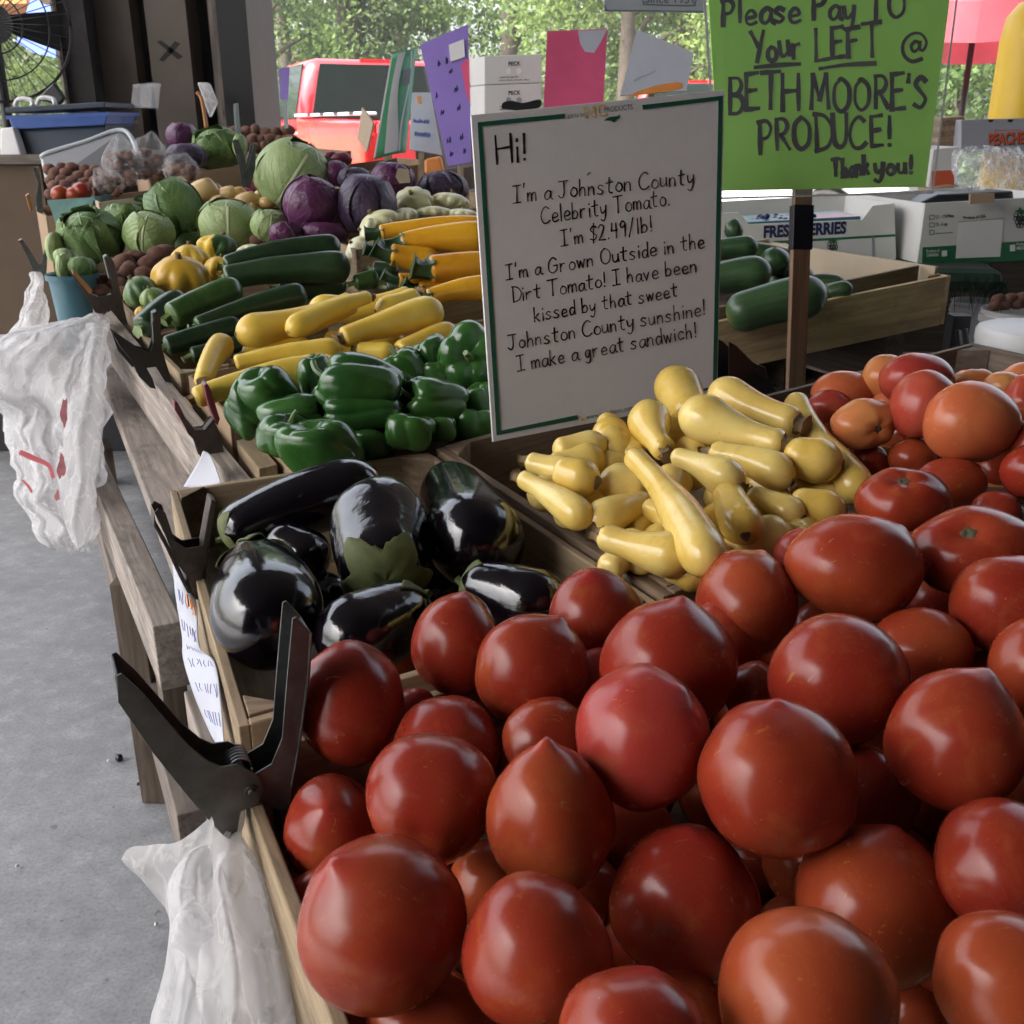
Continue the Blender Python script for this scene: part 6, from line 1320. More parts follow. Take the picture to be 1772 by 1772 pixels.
strokes(S, [[(955, 97), (975, 96), (992, 95)], [(952, 138), (968, 139), (974, 136)], [(978, 136), (990, 135), (998, 137)], [(1005, 140), (1018, 143), (1030, 142)]], 1.8, 'lettering', 'ink', ps); stake(S, 990, 190, 990, 280, ps)
S = Sheet([(1102, 51, 3.35), (1201, 91, 3.35), (1188, 157, 3.3), (1073, 165, 3.3)], .003); hs = mk('price_sign', S.panel(), M['paper_plain'], label='tilted white card with orange lower edge behind the big sign', cat_='sign')
ink_polys(S, [[(1085, 168), (1104, 158), (1136, 148), (1172, 142), (1181, 144), (1182, 152), (1160, 158)]], 'print', 'paper_orange', hs); strokes(S, [[(1098, 140), (1110, 133), (1118, 131), (1134, 123)]], 2.5, 'lettering', 'steelgrey', hs); stake(S, 1128, 150, 1128, 260, hs)
S = Sheet([(1044, -70, 3.9), (1220, -76, 3.95), (1219, 22, 3.95), (1045, 19, 3.9)], .008); sg = mk('hanging_sign', S.panel(), M['steelgrey'], label='grey shop plate hanging at the top, only its lower edge in view', cat_='sign', bevel=.004)
strokes(S, [[(1046, 10), (1050, 17), (1060, 18), (1216, 20)]], 2, 'border', 'ink_grey', sg); strokes(S, [[(1110, -4), (1114, 5), (1120, 8), (1196, 10), (1202, 6), (1206, -3)]], 2.2, 'border', 'ink_grey', sg); printed(S, 'Since 1951', (1116, 5), (1200, 6), 14, 'lettering', 'ink_grey', sg, .01)
for u in (1075, 1190):
    a = S.at(u, -68, -.004); mb = MB(); mb.tube([a, A(a[0], a[1], 4.8)], .003, 6); mk('hanger_wire', mb, M['iron'], sg)
# tag on a clip before the truck
S = Sheet([(482, 118, 3.1), (501, 116, 3.1), (498, 172, 3.1), (485, 172, 3.1)], .004); tg = mk('clip_tag', S.panel(), M['paper_purple'], label='small lilac tag standing on a clip before the red truck', cat_='tag'); mb = MB(); mb.poly([P(*x) for x in ((489, 172, 3.1), (496, 172, 3.1), (498, 222, 3.1), (492, 222, 3.1))], A(0, .01, 0)); mk('clip', mb, M['steelgrey'], tg)
# stacked white boxes
PKB = []
for (v0, v1, lb) in ((97, 147, 'upper white produce box of the stack of two behind the signs'), (147.6, 200, 'lower white produce box of the stack of two behind the signs')):
    a, b, c, d_ = P(838, v0, 3.7), P(938, v0 - 4, 3.7), P(938, v1 - 4, 3.7), P(838, v1, 3.7)
    mb = MB(); bk = A(-.12, .34, 0); mb.hexa([d_, c, c + bk, d_ + bk, a, b, b + bk, a + bk]); o = mk('produce_box', mb, M['card_white'], bevel=.004, label=lb, cat_='box', group='white boxes stacked behind the signs')
    S = plane_of((a + c) / 2, np.cross(b - a, d_ - a)); printed(S, 'PECK', (880, v0 + 17), (901, v0 + 16), 7, 'lettering', 'ink', o, .02, off=.001)
    for x in (880, 898): ink_polys(S, [[(x + 4.5 * math.cos(t), v0 + 26 + 5.5 * math.sin(t)) for t in np.linspace(0, 5.8, 12)]], 'hand_hole', 'card_grey' if v0 > 120 else 'paper', o, .0012)
    scribble(S, [(865, v0 + 38, 895, v0 + 37, 2.5), (864, v0 + 43, 916, v0 + 42, 2.5)], .8, 'ink_grey', o, 4)
a = P(838, 195, 3.66); mb = MB(); mb.box(A(a[0] - .25, a[1], .002), A(.8, 0, 0), A(0, .6, 0), Z * (P(838, 200, 3.7)[2] - .004)); mk('back_table', mb, M['pallet'], label='dark table behind the signs carrying the white boxes', cat_='table')
mb = MB(); mb.poly(cat([P(868, 188, 3.5), P(870, 178, 3.5), P(885, 174, 3.5), P(905, 178, 3.5), P(934, 172, 3.5), P(934, 186, 3.5), P(900, 192, 3.5)], 4), A(0, .04, 0)); mk('folded_bag', mb, M['black'], label='black folded bag in front of the lower white box', cat_='bag')
mb = MB(); mb.poly([P(*x) for x in ((734, 276, 2.95), (762, 270, 2.95), (770, 300, 2.95), (734, 302, 2.95))], A(0, .05, 0)); mk('fruit_bag', mb, M['paper_orange'], bevel=.008, label='small bag of orange fruit under the white price card', cat_='bag')
a = P(640, 300, 3.4); mb = MB(); mb.tbox(2.9, 3.4, .96, 1.9, .002, .98, 0); mk('side_table', mb, M['card_grey'], label='grey covered table before the red truck', cat_='table')
# ------------------------------------------------------------------ cucumber crate and what stands behind it
cc = crate('wooden_crate', mat='crate_light', cor=[(.87, .90), (1.38, .90), (1.38, 1.535), (.84, 1.535)], h=.094, th=.012, label='shallow raised wooden crate of fat dark cucumbers behind the lime sign', zt=.775, bottom=True, sides=(1, 1, 1, 1), posth=.006, slats=1)
for ch in cc.children:
    if ch.name.startswith('bottom_board'): ch.data.materials[0] = M['pallet']  # dark wood colour stands in for the shade inside the crate
mb = MB(); mb.tbox(.86, 1.36, 1.512, 1.520, .68, .792); mb.tbox(1.358, 1.366, .92, 1.511, .68, .80); mk('cardboard_liner', mb, M['card_light'], cc)
mb = MB(); mb.tbox(.888, .896, .92, 1.50, .70, .794); mk('inner_board', mb, M['crate_dark'], cc, bevel=.001)
s = plane_of(T(.888, 1.2, .785), L)
ink_polys(s, [[(1358, 568), (1376, 556), (1404, 548), (1410, 540), (1450, 524), (1456, 538), (1430, 545), (1400, 556)]], 'paper_label', 'paper', cc, .002)
strokes(s, [[(1358, 566), (1376, 554), (1404, 546)], [(1406, 540), (1430, 532), (1450, 523)], [(1450, 523), (1453, 531), (1456, 538)]], 2.2, 'label_print', 'ink', cc, .003)
for k, (l_, r_) in enumerate(((.95, 1.0), (.95, 1.4), (1.28, 1.0), (1.28, 1.4))):
    pass
mb = MB(); mb.tbox(.90, 1.36, .95, 1.0, .612, .690); mb.tbox(.90, 1.36, 1.20, 1.25, .612, .690); mb.tbox(.90, 1.36, 1.45, 1.50, .56, .690); mk('timber_block', mb, M['pallet'], label='dark timber bearers under the cucumber crate', cat_='timber')
CK = [((1262, 385), (1270, 412), 16, 18, 2.05, 'cucumber end standing highest at the left, behind the white sign'), ((1225, 438), (1312, 430), 18, 20, 2.0, 'cucumber lying second from the top at the left'), ((1352, 472), (1340, 428), 26, 27, 1.98, 'cucumber standing upright left of the stake'),
      ((1220, 486), (1335, 472), 28, 32, 1.92, 'cucumber lying just above the biggest one'), ((1258, 548), (1432, 508), 34, 40, 1.80, 'biggest cucumber lying in front behind the stake'), ((1425, 512), (1476, 502), 14, 16, 1.92, 'small cucumber tip right of the stake'), ((1400, 492), (1462, 496), 16, 16, 2.0, 'cucumber end behind the small tip')]
CK += [((1400, 470), (1330, 500), 30, 30, 2.02, 'cucumber deep in the shade of the crate'), ((1480, 520), (1400, 530), 18, 26, 1.93, 'cucumber low behind the front board'), ((1290, 440), (1380, 462), 22, 24, 2.1, 'cucumber at the back of the heap')]
for a, b, ra, rb, d_, lb in CK: long_fruit('cucumber', a, b, ra, rb, 'cuke', lb, 'cucumber', 'fat dark green cucumbers in the raised crate', d=(d_, d_ - .02), bend=4, cap=(1., 1.1), scar=.15)
# berry boxes
def vbox(name, f, d, dep, label, mat='card_white', hole=None, yaw=0.):
    """closed-sided open carton: front face pixels TL TR BR BL at depth d (left, right)"""
    p_ = [P(u, v, dd) for (u, v), dd in zip(f, (d[0], d[1], d[1], d[0]))]; p_[2] = A(p_[1][0], p_[1][1], p_[2][2]); p_[3] = A(p_[0][0], p_[0][1], p_[3][2])
    ex = unit((p_[1] - p_[0]) * A(1, 1, 0)); ey = np.cross(Z, ex); mb = MB(); th = .005
    bk = ey * dep
    fp = p_ if hole is None else [onplane(u_, v_, p_[0], ey) for u_, v_ in hole]; fr = MB(); fr.poly(fp, ey * th)
    e = mk(name, fr, M[mat], bevel=.001, label=label, cat_='box')
    mb = MB()
    for a, b in ((0, 3), (1, 2)): sgn = ex * th * (1 if a == 0 else -1); mb.poly([p_[a] + ey * (th + .0005), p_[a] + bk, p_[b] + bk, p_[b] + ey * (th + .0005)], sgn)
    mb.poly([x + bk for x in p_], ey * th); mk('side_wall', mb, M[mat], e)
    mb = MB(); mb.poly([p_[3] + ex * .006 + ey * .006, p_[2] - ex * .006 + ey * .006, p_[2] - ex * .006 + bk, p_[3] + ex * .006 + bk], Z * .006); mk('bottom', mb, M[mat], e)
    return e, plane_of(p_[0], ey), p_, ex, ey
e, S, p_, ex, ey = vbox('berry_box', [(1200, 372), (1548, 352), (1551, 452), (1200, 470)], (2.42, 2.42), .34, 'white berry box with navy lettering and a green stripe, behind the stake', hole=[(1200, 372), (1278, 367), (1296, 388), (1492, 380), (1510, 356), (1548, 352), (1551, 452), (1200, 470)])
printed(S, 'FRESH BERRIES', (1321, 411), (1464, 403), 19.5, 'lettering', 'ink_navy', e, .045, off=.001, shear=.12)
ink_polys(S, [[(1202, 425), (1549, 405), (1549, 409), (1202, 429)]], 'stripe', 'print_green', e, .001)
def berry(S, x, y, k, par, mat='ink'):
    pl = []
    for (i, j) in ((-1, 0), (0, 0), (1, 0), (-1.1, 1), (-.3, 1), (.5, 1), (1.2, 1), (-.7, 2), (.1, 2), (.8, 2), (-.3, 3), (.4, 3)): pl.append([(x + i * 5 * k + 3 * k * math.cos(a), y + j * 5.2 * k + 3 * k * math.sin(a)) for a in np.linspace(0, 6.2832, 9)])
    strokes(S, pl, 1.3 * k, 'emblem', mat, par, .0012); ink_polys(S, [[(x - 8 * k, y - 5 * k), (x - 2 * k, y - 8 * k), (x + k, y - 12 * k), (x + 3 * k, y - 8 * k), (x + 9 * k, y - 6 * k), (x + 2 * k, y - 3 * k)]], 'emblem', 'print_green', par, .0012)
berry(S, 1440, 422, 1.0, e); ink_polys(S, [[(1508, 408), (1512, 407), (1513, 445), (1509, 446)]], 'seam', 'card_grey', e, .001); ink_polys(S, [[(1368 + 8 * math.cos(t), 424 + 6 * math.sin(t)) for t in np.linspace(0, 5.8, 12)]], 'emblem', 'print_green', e, .0011)
for k in range(36):
    r_ = random.Random(k); lump('berry', 1300 + r_.random() * 110 + k % 3, 384 - r_.random() * 10, 5.5, 5, 2.50 + r_.random() * .12, 'ink_navy', 'dark blueberry heaped in the open berry box', 'berry', 'blueberries in the berry box', am=.03, n=(7, 9))
mb = MB(); a, b = P(1285, 385, 2.47), P(1490, 374, 2.47); mb.box(a - Z * .04, b - a, A(0, .18, 0), Z * .04); mk('berry_tray', mb, M['teal'], label='teal tray of berries sitting inside the white berry box', cat_='tray', bevel=.003)
e, S, p_, ex, ey = vbox('berry_box', [(1601, 352), (1850, 338), (1850, 448), (1594, 462)], (2.36, 2.40), .36, 'white berry box with tick squares and a green band, at the right edge')
ink_polys(S, [[(1596, 428), (1850, 412), (1850, 446), (1595, 460)]], 'stripe', 'print_green', e, .001); ink_polys(S, [[(1658, 384), (1736, 378), (1730, 444), (1653, 447)]], 'blank_panel', 'paper', e, .0014)
printed(S, '12 - 1/2 Pint', (1619, 378), (1650, 376), 5.5, 'lettering', 'ink', e, .02, off=.001); printed(S, '12 - 6 oz', (1619, 391), (1639, 390), 5.5, 'lettering', 'ink', e, .02, off=.001); printed(S, 'Produce of USA', (1667, 380), (1706, 377), 6, 'lettering', 'ink', e, .02, off=.001)
printed(S, 'Produce of', (1603, 437), (1625, 435.5), 5, 'lettering', 'paper', e, .01, off=.0016); printed(S, 'CANADA', (1603, 444), (1624, 443), 5.5, 'lettering', 'paper', e, .02, off=.0016); printed(S, 'Produce of', (1759, 425), (1781, 423.5), 5, 'lettering', 'paper', e, .01, off=.0016); printed(S, 'MEXICO', (1759, 432), (1781, 431), 5.5, 'lettering', 'paper', e, .02, off=.0016)
for y in (376, 389, 402): strokes(S, [[(1608, y - 3), (1616, y - 3.5)], [(1616, y - 3.5), (1616, y + 3.5)], [(1616, y + 3.5), (1608, y + 4)], [(1608, y + 4), (1608, y - 3)]], 1.1, 'tick_square', 'ink_grey', e, .0012)
strokes(S, [[(1618, 404), (1648, 402)], [(1658, 384), (1736, 378)]], 1.1, 'tick_square', 'ink_grey', e, .0018); ink_polys(S, [[(1629, 434), (1638, 433), (1638, 443), (1629, 444)]], 'tick_square', 'paper', e, .0016); ink_polys(S, [[(1747, 424), (1756, 423), (1756, 434), (1747, 435)]], 'tick_square', 'paper', e, .0016)
berry(S, 1764, 372, 1.2, e)
mb = MB(); a, b = P(1676, 352, 2.34), P(1718, 350, 2.34); mb.poly([P(1676, 353, 2.34), P(1677, 335, 2.34), P(1718, 334, 2.34), P(1719, 350, 2.34)], A(0, -.008, 0)); mk('flap', mb, M['card'], e)
mb = MB(); mb.poly([P(*x) for x in ((1590, 352, 2.6), (1625, 336, 2.6), (1760, 330, 2.6), (1768, 350, 2.6))], A(0, .1, 0)); mk('black_liner', mb, M['black'], label='dark liner inside the right berry box', cat_='liner', bevel=.006)
# turf covered counter below the boxes
mb = MB(); mb.hexa([A(.35, 2.44, .845), A(1.10, 2.32, .845), A(1.26, 3.05, .845), A(.5, 3.2, .845), A(.35, 2.44, .897), A(1.10, 2.32, .897), A(1.26, 3.05, .897), A(.5, 3.2, .897)]); tc = mk('turf_counter', mb, M['turf_dark'], bevel=.03, label='counter edge wrapped in shaggy dark green turf under the berry boxes', cat_='counter')
r_ = np.random.RandomState(5); mb = MB()
for i in range(420):
    t = r_.rand(); s_ = r_.rand(); base = (A(.35, 2.435, .848) + A(.75, -.12, 0) * t) if i < 260 else (A(1.10, 2.315, .848) + A(.16, .73, 0) * t); base = base + Z * s_ * .04; ln = r_.uniform(.03, .075)
    dx = r_.normal(size=3) * .012; mb.add([base, base + A(.003, 0, 0), base + dx - Z * ln], [(0, 1, 2)])
mk('fringe', mb, M['turf_dark'], tc)
for q in ((1652, 540, 2.02), (1300, 500, 2.4)):
    a = P(*q); mb = MB(); mb.box(A(a[0], a[1], .002), A(.035, 0, 0), A(0, .035, 0), Z * .845); mk('leg', mb, M['black'], tc)
mb = MB(); pts = cat([P(1672, 640, 2.0), P(1676, 620, 2.0), P(1668, 600, 2.0), P(1664, 570, 2.0)], 5); mb.tube(pts, .012, 8); mk('hook_strap', mb, M['black'], smooth=True, label='black strap dangling from the turf counter leg', cat_='strap')
# buckets and tub
def pail(u, v, d, r0, h, label, mat='whiteplastic', lid=False, name='bucket'):
    q = P(u, v, d); e = empty(name, q - Z * h, label, 'bucket'); mb = MB()
    pr = [(r0 * .86, -h), (r0, -.03), (r0 * 1.05, -.028), (r0 * 1.05, -.012), (r0 * 1.0, -.010), (r0 * 1.03, 0), (r0 * .97, -.0), (r0 * .94, -.05), (r0 * .82, -h + .01), (0.003, -h + .01)]
    mb.grid([[A(q[0] + a_ * math.cos(t), q[1] + a_ * math.sin(t), q[2] + z) for t in np.linspace(0, 6.2832, 36, endpoint=False)] for a_, z in pr], closed=True); mk('body', mb, M[mat], e, True, sharp=40)
    if lid: m2 = MB(); m2.grid([[A(q[0] + a_ * math.cos(t), q[1] + a_ * math.sin(t), q[2] + z) for t in np.linspace(0, 6.2832, 36, endpoint=False)] for a_, z in ((.003, .022), (r0 * .8, .02), (r0 * 1.02, .014), (r0 * 1.07, .006), (r0 * 1.07, -.012))], closed=True); mk('lid', m2, M[mat], e, True, sharp=40)
    return q
q = pail(1770, 536, 2.3, .085, .2, 'white bucket heaped with brown onions at the right edge')
for u, v in [(1727, 519), (1748, 517), (1768, 515), (1738, 527), (1760, 526), (1778, 524), (1724, 529)]: lump('onion', u, v, 13, 10, 2.27, 'spud', 'brown onion heaped in the white bucket', 'onion', 'brown onions in the white bucket', am=.06, tip=.15)
pail(1782, 580, 1.9, .088, .16, 'white round tub with a lid in front of the onion bucket', lid=True, name='tub')
mb = MB(); a = P(1690, 650, 2.25); mb.box(A(a[0] - .1, a[1] - .35, a[2] - .06), A(1.2, 0, 0), A(0, .75, 0), Z * .03); mk('white_bench', mb, M['whiteplastic'], label='white bench top carrying the bucket and the tub', cat_='bench', bevel=.004)
for x in (.02, 1.1):
    for y in (-.3, .3): m2 = MB(); m2.box(A(a[0] - .1 + x, a[1] + y, .002), A(.04, 0, 0), A(0, .04, 0), Z * (a[2] - .065)); mk('leg', m2, M['whiteplastic'], bpy.data.objects['white_bench'])
pail(1690, 520, 2.6, .06, .28, 'pale bucket standing behind the black strap')
# right background counter
mb = MB(); mb.box(A(1.0, 3.05, .86), A(1.9, 0, 0), A(0, .8, 0), Z * .04); cn = mk('serving_counter', mb, M['card_light'], label='pale counter behind the berry boxes', cat_='counter')
mb = MB(); mb.box(A(1.05, 3.1, .002), A(1.8, 0, 0), A(0, .7, 0), Z * .856); mk('base', mb, M['pallet'], cn)
a, b, c, d_ = P(1663, 207, 3.2), P(1790, 204, 3.2), P(1790, 268, 3.2), P(1662, 262, 3.2); mb = MB(); bk = A(.05, .3, 0); mb.hexa([d_, c, c + bk, d_ + bk, a, b, b + bk, a + bk]); o = mk('fruit_box', mb, M['card_grey'], bevel=.004, label='grey fruit box with orange red lettering behind the plastic bag', cat_='box')
S = plane_of(a, np.cross(b - a, d_ - a)); printed(S, 'PEACHES', (1711, 252), (1782, 248), 19, 'lettering', 'ink', o, .05, off=.001, shear=.1); printed(S, 'PEACHES', (1710, 251), (1780, 247), 19, 'lettering', 'ink_red', o, .03, off=.002, shear=.1)
strokes(S, [[(1722, 228), (1723, 224)], [(1722, 226), (1766, 225)], [(1728, 267), (1736, 258), (1744, 264)]], 1.5, 'print', 'ink_red', o, .001)
for x in (1714, 1748): ink_polys(S, [[(x + 5 * math.cos(t), 207 + 5 * math.sin(t)) for t in np.linspace(0, 3.14, 8)]], 'hand_hole', 'ink', o, .001)
mb = MB(); a, b = P(1622, 262, 3.3), P(1662, 258, 3.3); mb.box(a, b - a, A(0, .2, 0), Z * .1); o = mk('basket', mb, M['crate'], label='brown slatted basket at the sign edge', cat_='basket', bevel=.003)
for k in range(3): m2 = MB(); m2.box(a + Z * (.01 + .032 * k) - A(.003, .004, 0), (b - a) * 1.02, A(0, .2, 0), Z * .018); mk('slat', m2, M['crate_dark'], o)
a, b = P(1606, 330, 3.0), P(1652, 326, 3.0); mb = MB(); mb.box(a, b - a, A(0, .2, 0), Z * .115); o = mk('fruit_box', mb, M['card_white'], label='white box with a red band beside the lime sign', cat_='box', bevel=.002)
S = plane_of(a, np.cross(b - a, Z)); ink_polys(S, [[(1612, 296), (1651, 294), (1651, 322), (1612, 324)]], 'red_band', 'ink_red', o, .001)
pts = [P(*x) for x in ((1612, 326, 2.95), (1650, 320, 2.95), (1660, 340, 2.95), (1606, 346, 2.95))]; mb = MB(); mb.poly(pts, A(0, .1, 0)); mk('box_edge', mb, M['card'], label='brown box lip below the white box with a red band', cat_='box')
# ------------------------------------------------------------------ spring clamps
def clamp(d, ctr, plates, webs, jaws, label, mat='iron', thick=.022, grips=None, n=None, spring=None, pivot=None):
    e = empty('spring_clamp', P(*ctr, d), label, 'clamp', 'spring clamps along the stand'); nn = L if n is None else n
    for nm, pts in plates:
        for sgn in (-1, 1):
            q, off = slab(pts, d, .0016, nn, ctr); k = nn * sgn * thick / 2 * (1 if nm == 'handle' else .88); mb = MB(); mb.poly([x + k for x in q], off); mk(nm + '_plate', mb, M[mat], e, bevel=.0004)
    for pts, w_ in webs:                               # folded back of each channel-shaped arm
        q, off = slab(pts, d, thick * w_, nn, ctr); mb = MB(); mb.poly(q, off); mk('handle_web', mb, M[mat], e, bevel=.001)
    for pts in jaws: q, off = slab(pts, d, thick * .9, nn, ctr); mb = MB(); mb.poly(q, off); mk('jaw', mb, M[mat], e, bevel=.001)
    for pts, m_ in (grips or []): q, off = slab(pts, d, thick * 1.05, nn, ctr); mb = MB(); mb.poly(q, off); mk('grip', mb, M[m_], e, bevel=.0015)
    if spring:
        u, v, rp = spring; c = P(u, v, d); r0 = rp * d / FP; ax = nn; e1 = unit(np.cross(ax, Z)); e2 = np.cross(ax, e1)
        pts = [c + ax * (t / 6.5 - .5) * thick * .8 + (e1 * math.cos(t * 6.2832) + e2 * math.sin(t * 6.2832)) * r0 for t in np.linspace(0, 6.5, 110)]
        mb = MB(); mb.tube(pts, r0 * .13, 7); mk('spring', mb, M['iron_light'], e, True)
        mb = MB(); mb.tube([c - ax * thick * .49, c + ax * thick * .49], r0 * .55, 16); mk('spring_core', mb, M['black'], e, True, sharp=40)
    if pivot:
        u, v, rp = pivot; c = P(u, v, d) - nn * thick * .5; mb = MB(); r0 = rp * d / FP; mb.tube([c, c - nn * .0025], [r0, r0 * .9], 24); mb.tube([c - nn * .0026, c - nn * .0045], [r0 * .55, r0 * .4], 20); mk('rivet', mb, M[mat], e, True, sharp=30)
    return e
# the big clamp on the near crate wall
clamp(.70, (425, 1347), [('handle', [(197, 1150), (205, 1146), (240, 1178), (320, 1270), (352, 1296), (375, 1306), (402, 1302), (440, 1322), (448, 1345), (438, 1370), (408, 1382), (398, 1446), (372, 1416), (330, 1370), (258, 1280), (200, 1195)]),
                         ('arm', [(497, 1056), (504, 1053), (531, 1082), (528, 1148), (512, 1270), (497, 1345), (488, 1455), (482, 1450), (478, 1385), (448, 1372), (415, 1362), (405, 1335), (432, 1322), (462, 1304), (480, 1260), (486, 1180)])],
      [([(194, 1150), (201, 1196), (259, 1282), (331, 1372), (374, 1420), (377, 1416), (335, 1366), (264, 1276), (206, 1192), (200, 1150)], .98), ([(526, 1080), (531, 1082), (528, 1148), (512, 1270), (498, 1345), (493, 1345), (507, 1268), (522, 1148)], .98)],
      [[(372, 1416), (398, 1446), (402, 1440), (386, 1410)], [(484, 1392), (490, 1456), (482, 1452), (478, 1392)]], 'big dark steel spring clamp with open handles on the near crate wall', thick=.030, spring=(410, 1318, 19), pivot=(426, 1346, 12))
# rusty clamp holding the note on the eggplant crate
clamp(1.03, (335, 975), [('handle', [(264, 880), (270, 873), (283, 880), (300, 930), (318, 942), (352, 936), (356, 960), (346, 985), (342, 1030), (332, 1028), (322, 990), (312, 980), (300, 962), (288, 930)])],
      [([(264, 880), (268, 900), (290, 940), (312, 985), (332, 1030), (328, 1032), (306, 990), (284, 942), (263, 904)], .95), ([(362, 858), (371, 862), (366, 900), (358, 935), (352, 1010), (346, 1010), (348, 935), (355, 895)], .95)],
      [], 'rusty spring clamp pinching the blue scribbled note to the eggplant crate', mat='iron_rust', thick=.024)
# clamp with dark red grips on the front rail
clamp(1.40, (340, 740), [('handle', [(302, 695), (318, 720), (336, 742), (352, 740), (366, 722), (380, 750), (386, 788), (372, 800), (345, 790), (335, 760), (322, 745)])],
      [([(334, 742), (352, 742), (368, 722), (372, 728), (355, 750), (336, 750)], .8)], [], 'spring clamp with two dark red grips on the front rail', mat='iron_rust', thick=.022,
      grips=[([(299, 690), (306, 694), (318, 718), (334, 746), (326, 752), (312, 726), (300, 706)], 'grip_red'), ([(350, 664), (356, 660), (362, 670), (378, 722), (374, 734), (366, 718), (356, 690)], 'grip_red')])
# black clamp beside the zucchini
clamp(1.68, (262, 620), [('handle', [(190, 568), (198, 575), (235, 600), (258, 606), (264, 588), (262, 556), (268, 535), (276, 545), (278, 600), (290, 640), (296, 660), (284, 658), (268, 632), (252, 634), (262, 652), (268, 670), (258, 668), (238, 648), (226, 620), (206, 596)])],
      [([(190, 568), (206, 598), (232, 628), (228, 634), (202, 604)], .95), ([(262, 540), (270, 536), (276, 546), (274, 600), (266, 600)], .95)], [], 'black spring clamp gripping the front rail beside the zucchini', mat='black', thick=.026)
# clamp with an orange brown grip holding the hanging bag
clamp(2.06, (180, 520), [('handle', [(120, 468), (128, 476), (152, 505), (164, 512), (190, 508), (196, 500), (190, 470), (180, 446), (188, 442), (196, 452), (206, 500), (220, 560), (206, 548), (190, 535), (178, 552), (164, 540), (154, 520)])],
      [([(158, 508), (176, 516), (192, 508), (192, 514), (176, 522), (158, 514)], .9)], [], 'spring clamp with an orange brown grip holding the plastic bag', mat='iron_rust', thick=.028,
      grips=[([(124, 466), (130, 470), (160, 502), (155, 508), (126, 476)], 'grip_orange'), ([(178, 444), (184, 440), (188, 446), (194, 480), (188, 482)], 'iron')])
# clamps at the far end of the stand
clamp(2.5, (70, 440), [('handle', [(33, 416), (38, 414), (56, 440), (66, 458), (72, 458), (78, 430), (82, 432), (80, 470), (68, 478), (56, 466), (48, 446)])], [], [], 'dark clamp holding the far hanging bag', mat='iron', thick=.03, grips=[([(31, 416), (38, 413), (54, 436), (50, 442)], 'grip_red')])
clamp(2.75, (62, 330), [('handle', [(56, 292), (62, 288), (70, 310), (72, 340), (74, 370), (64, 366), (62, 340), (66, 318)])], [], [], 'thin clamp with an orange grip beside the pulp basket', mat='iron', thick=.03, grips=[([(44, 338), (50, 334), (56, 362), (52, 366)], 'grip_orange'), ([(60, 290), (66, 288), (68, 302), (63, 304)], 'grip_orange')])
clamp(2.62, (420, 258), [('handle', [(404, 244), (410, 240), (418, 262), (426, 292), (436, 250), (440, 246), (440, 290), (430, 326), (422, 322), (416, 290)])], [], [], 'clamp standing between the loose cabbage and the largest pale one', mat='iron', thick=.03)
clamp(3.05, (408, 205), [('handle', [(405, 180), (411, 178), (414, 214), (418, 240), (410, 240), (407, 214)])], [], [], 'slim grey clamp handle before the column foot', mat='steelgrey', thick=.02)
# black clamp between the white sign and the cucumber crate
clamp(1.5, (1300, 640), [('handle', [(1250, 588), (1262, 594), (1290, 622), (1300, 628), (1310, 634), (1322, 660), (1345, 690), (1250, 690)])], [([(1294, 636), (1300, 626), (1312, 632), (1316, 650), (1304, 650)], 1.2)], [], 'black clamp beside the foot of the big white sign', mat='black', thick=.03)
# ------------------------------------------------------------------ notes clipped to the crates
def note(rows, label, mat='paper_plain'):
    G = [[P(*q) for q in row] for row in rows]; G = [[np.array(x) for x in cat(r, 4)] for r in G]; G = np.array(G); G2 = np.array([cat(list(G[:, j]), 5) for j in range(G.shape[1])]).transpose(1, 0, 2)
    mb = MB(); mb.grid(G2); o = mk('price_note', mb, M[mat], smooth=True, label=label, cat_='note'); o.modifiers.new('thick', 'SOLIDIFY').thickness = .0008; return o, G2
o, G2 = note([[(300, 972, 1.07), (312, 972, 1.06), (334, 1022, 1.05)], [(304, 1025, 1.04), (322, 1040, 1.02), (342, 1060, 1.0)], [(316, 1100, 1.0), (330, 1110, .975), (346, 1120, .955)], [(318, 1140, .975), (346, 1142, .935), (372, 1146, .905)], [(336, 1200, .93), (362, 1205, .885), (382, 1205, .86)], [(362, 1262, .88), (378, 1270, .845), (388, 1275, .83)], [(378, 1292, .855), (384, 1294, .83), (390, 1292, .815)]],
           'white note with blue scribbles hanging on the eggplant crate')
def onnote(G2, i0, i1, seed, par, mat='ink_blue', wd=.0006, n=9, j0=.2, j1=.85):
    r = random.Random(seed); mb = MB(); R_, C_ = G2.shape[:2]; cen = G2.mean((0, 1))
    nn = unit(np.cross(G2[R_ // 2, -1] - G2[R_ // 2, 0], G2[-1, C_ // 2] - G2[0, C_ // 2]));
    if nn @ (CAM - cen) < 0: nn = -nn
    def at(s, t):
        i, j = t * (R_ - 1.001), s * (C_ - 1.001); a, b = int(i), int(j); fi, fj = i - a, j - b
        return (G2[a, b] * (1 - fi) * (1 - fj) + G2[a + 1, b] * fi * (1 - fj) + G2[a, b + 1] * (1 - fi) * fj + G2[a + 1, b + 1] * fi * fj) + nn * .0012
    for k in range(n):
        t0 = i0 + (i1 - i0) * k / n; s0 = j0
        while s0 < j1:
            q = [at(s0 + r.uniform(0, .08), min(.99, t0 + dy)) for dy in (0, r.uniform(.015, .04), r.uniform(.03, .06))]; q = cat(q, 4); mb.tube(q, wd, 4); s0 += r.uniform(.07, .14)
    mk('lettering', mb, M[mat], par)
onnote(G2, .14, .85, 3, o, wd=.00026, n=6); onnote(G2, .13, .2, 5, o, 'paper_orange', .0010, 1, .55, .85)
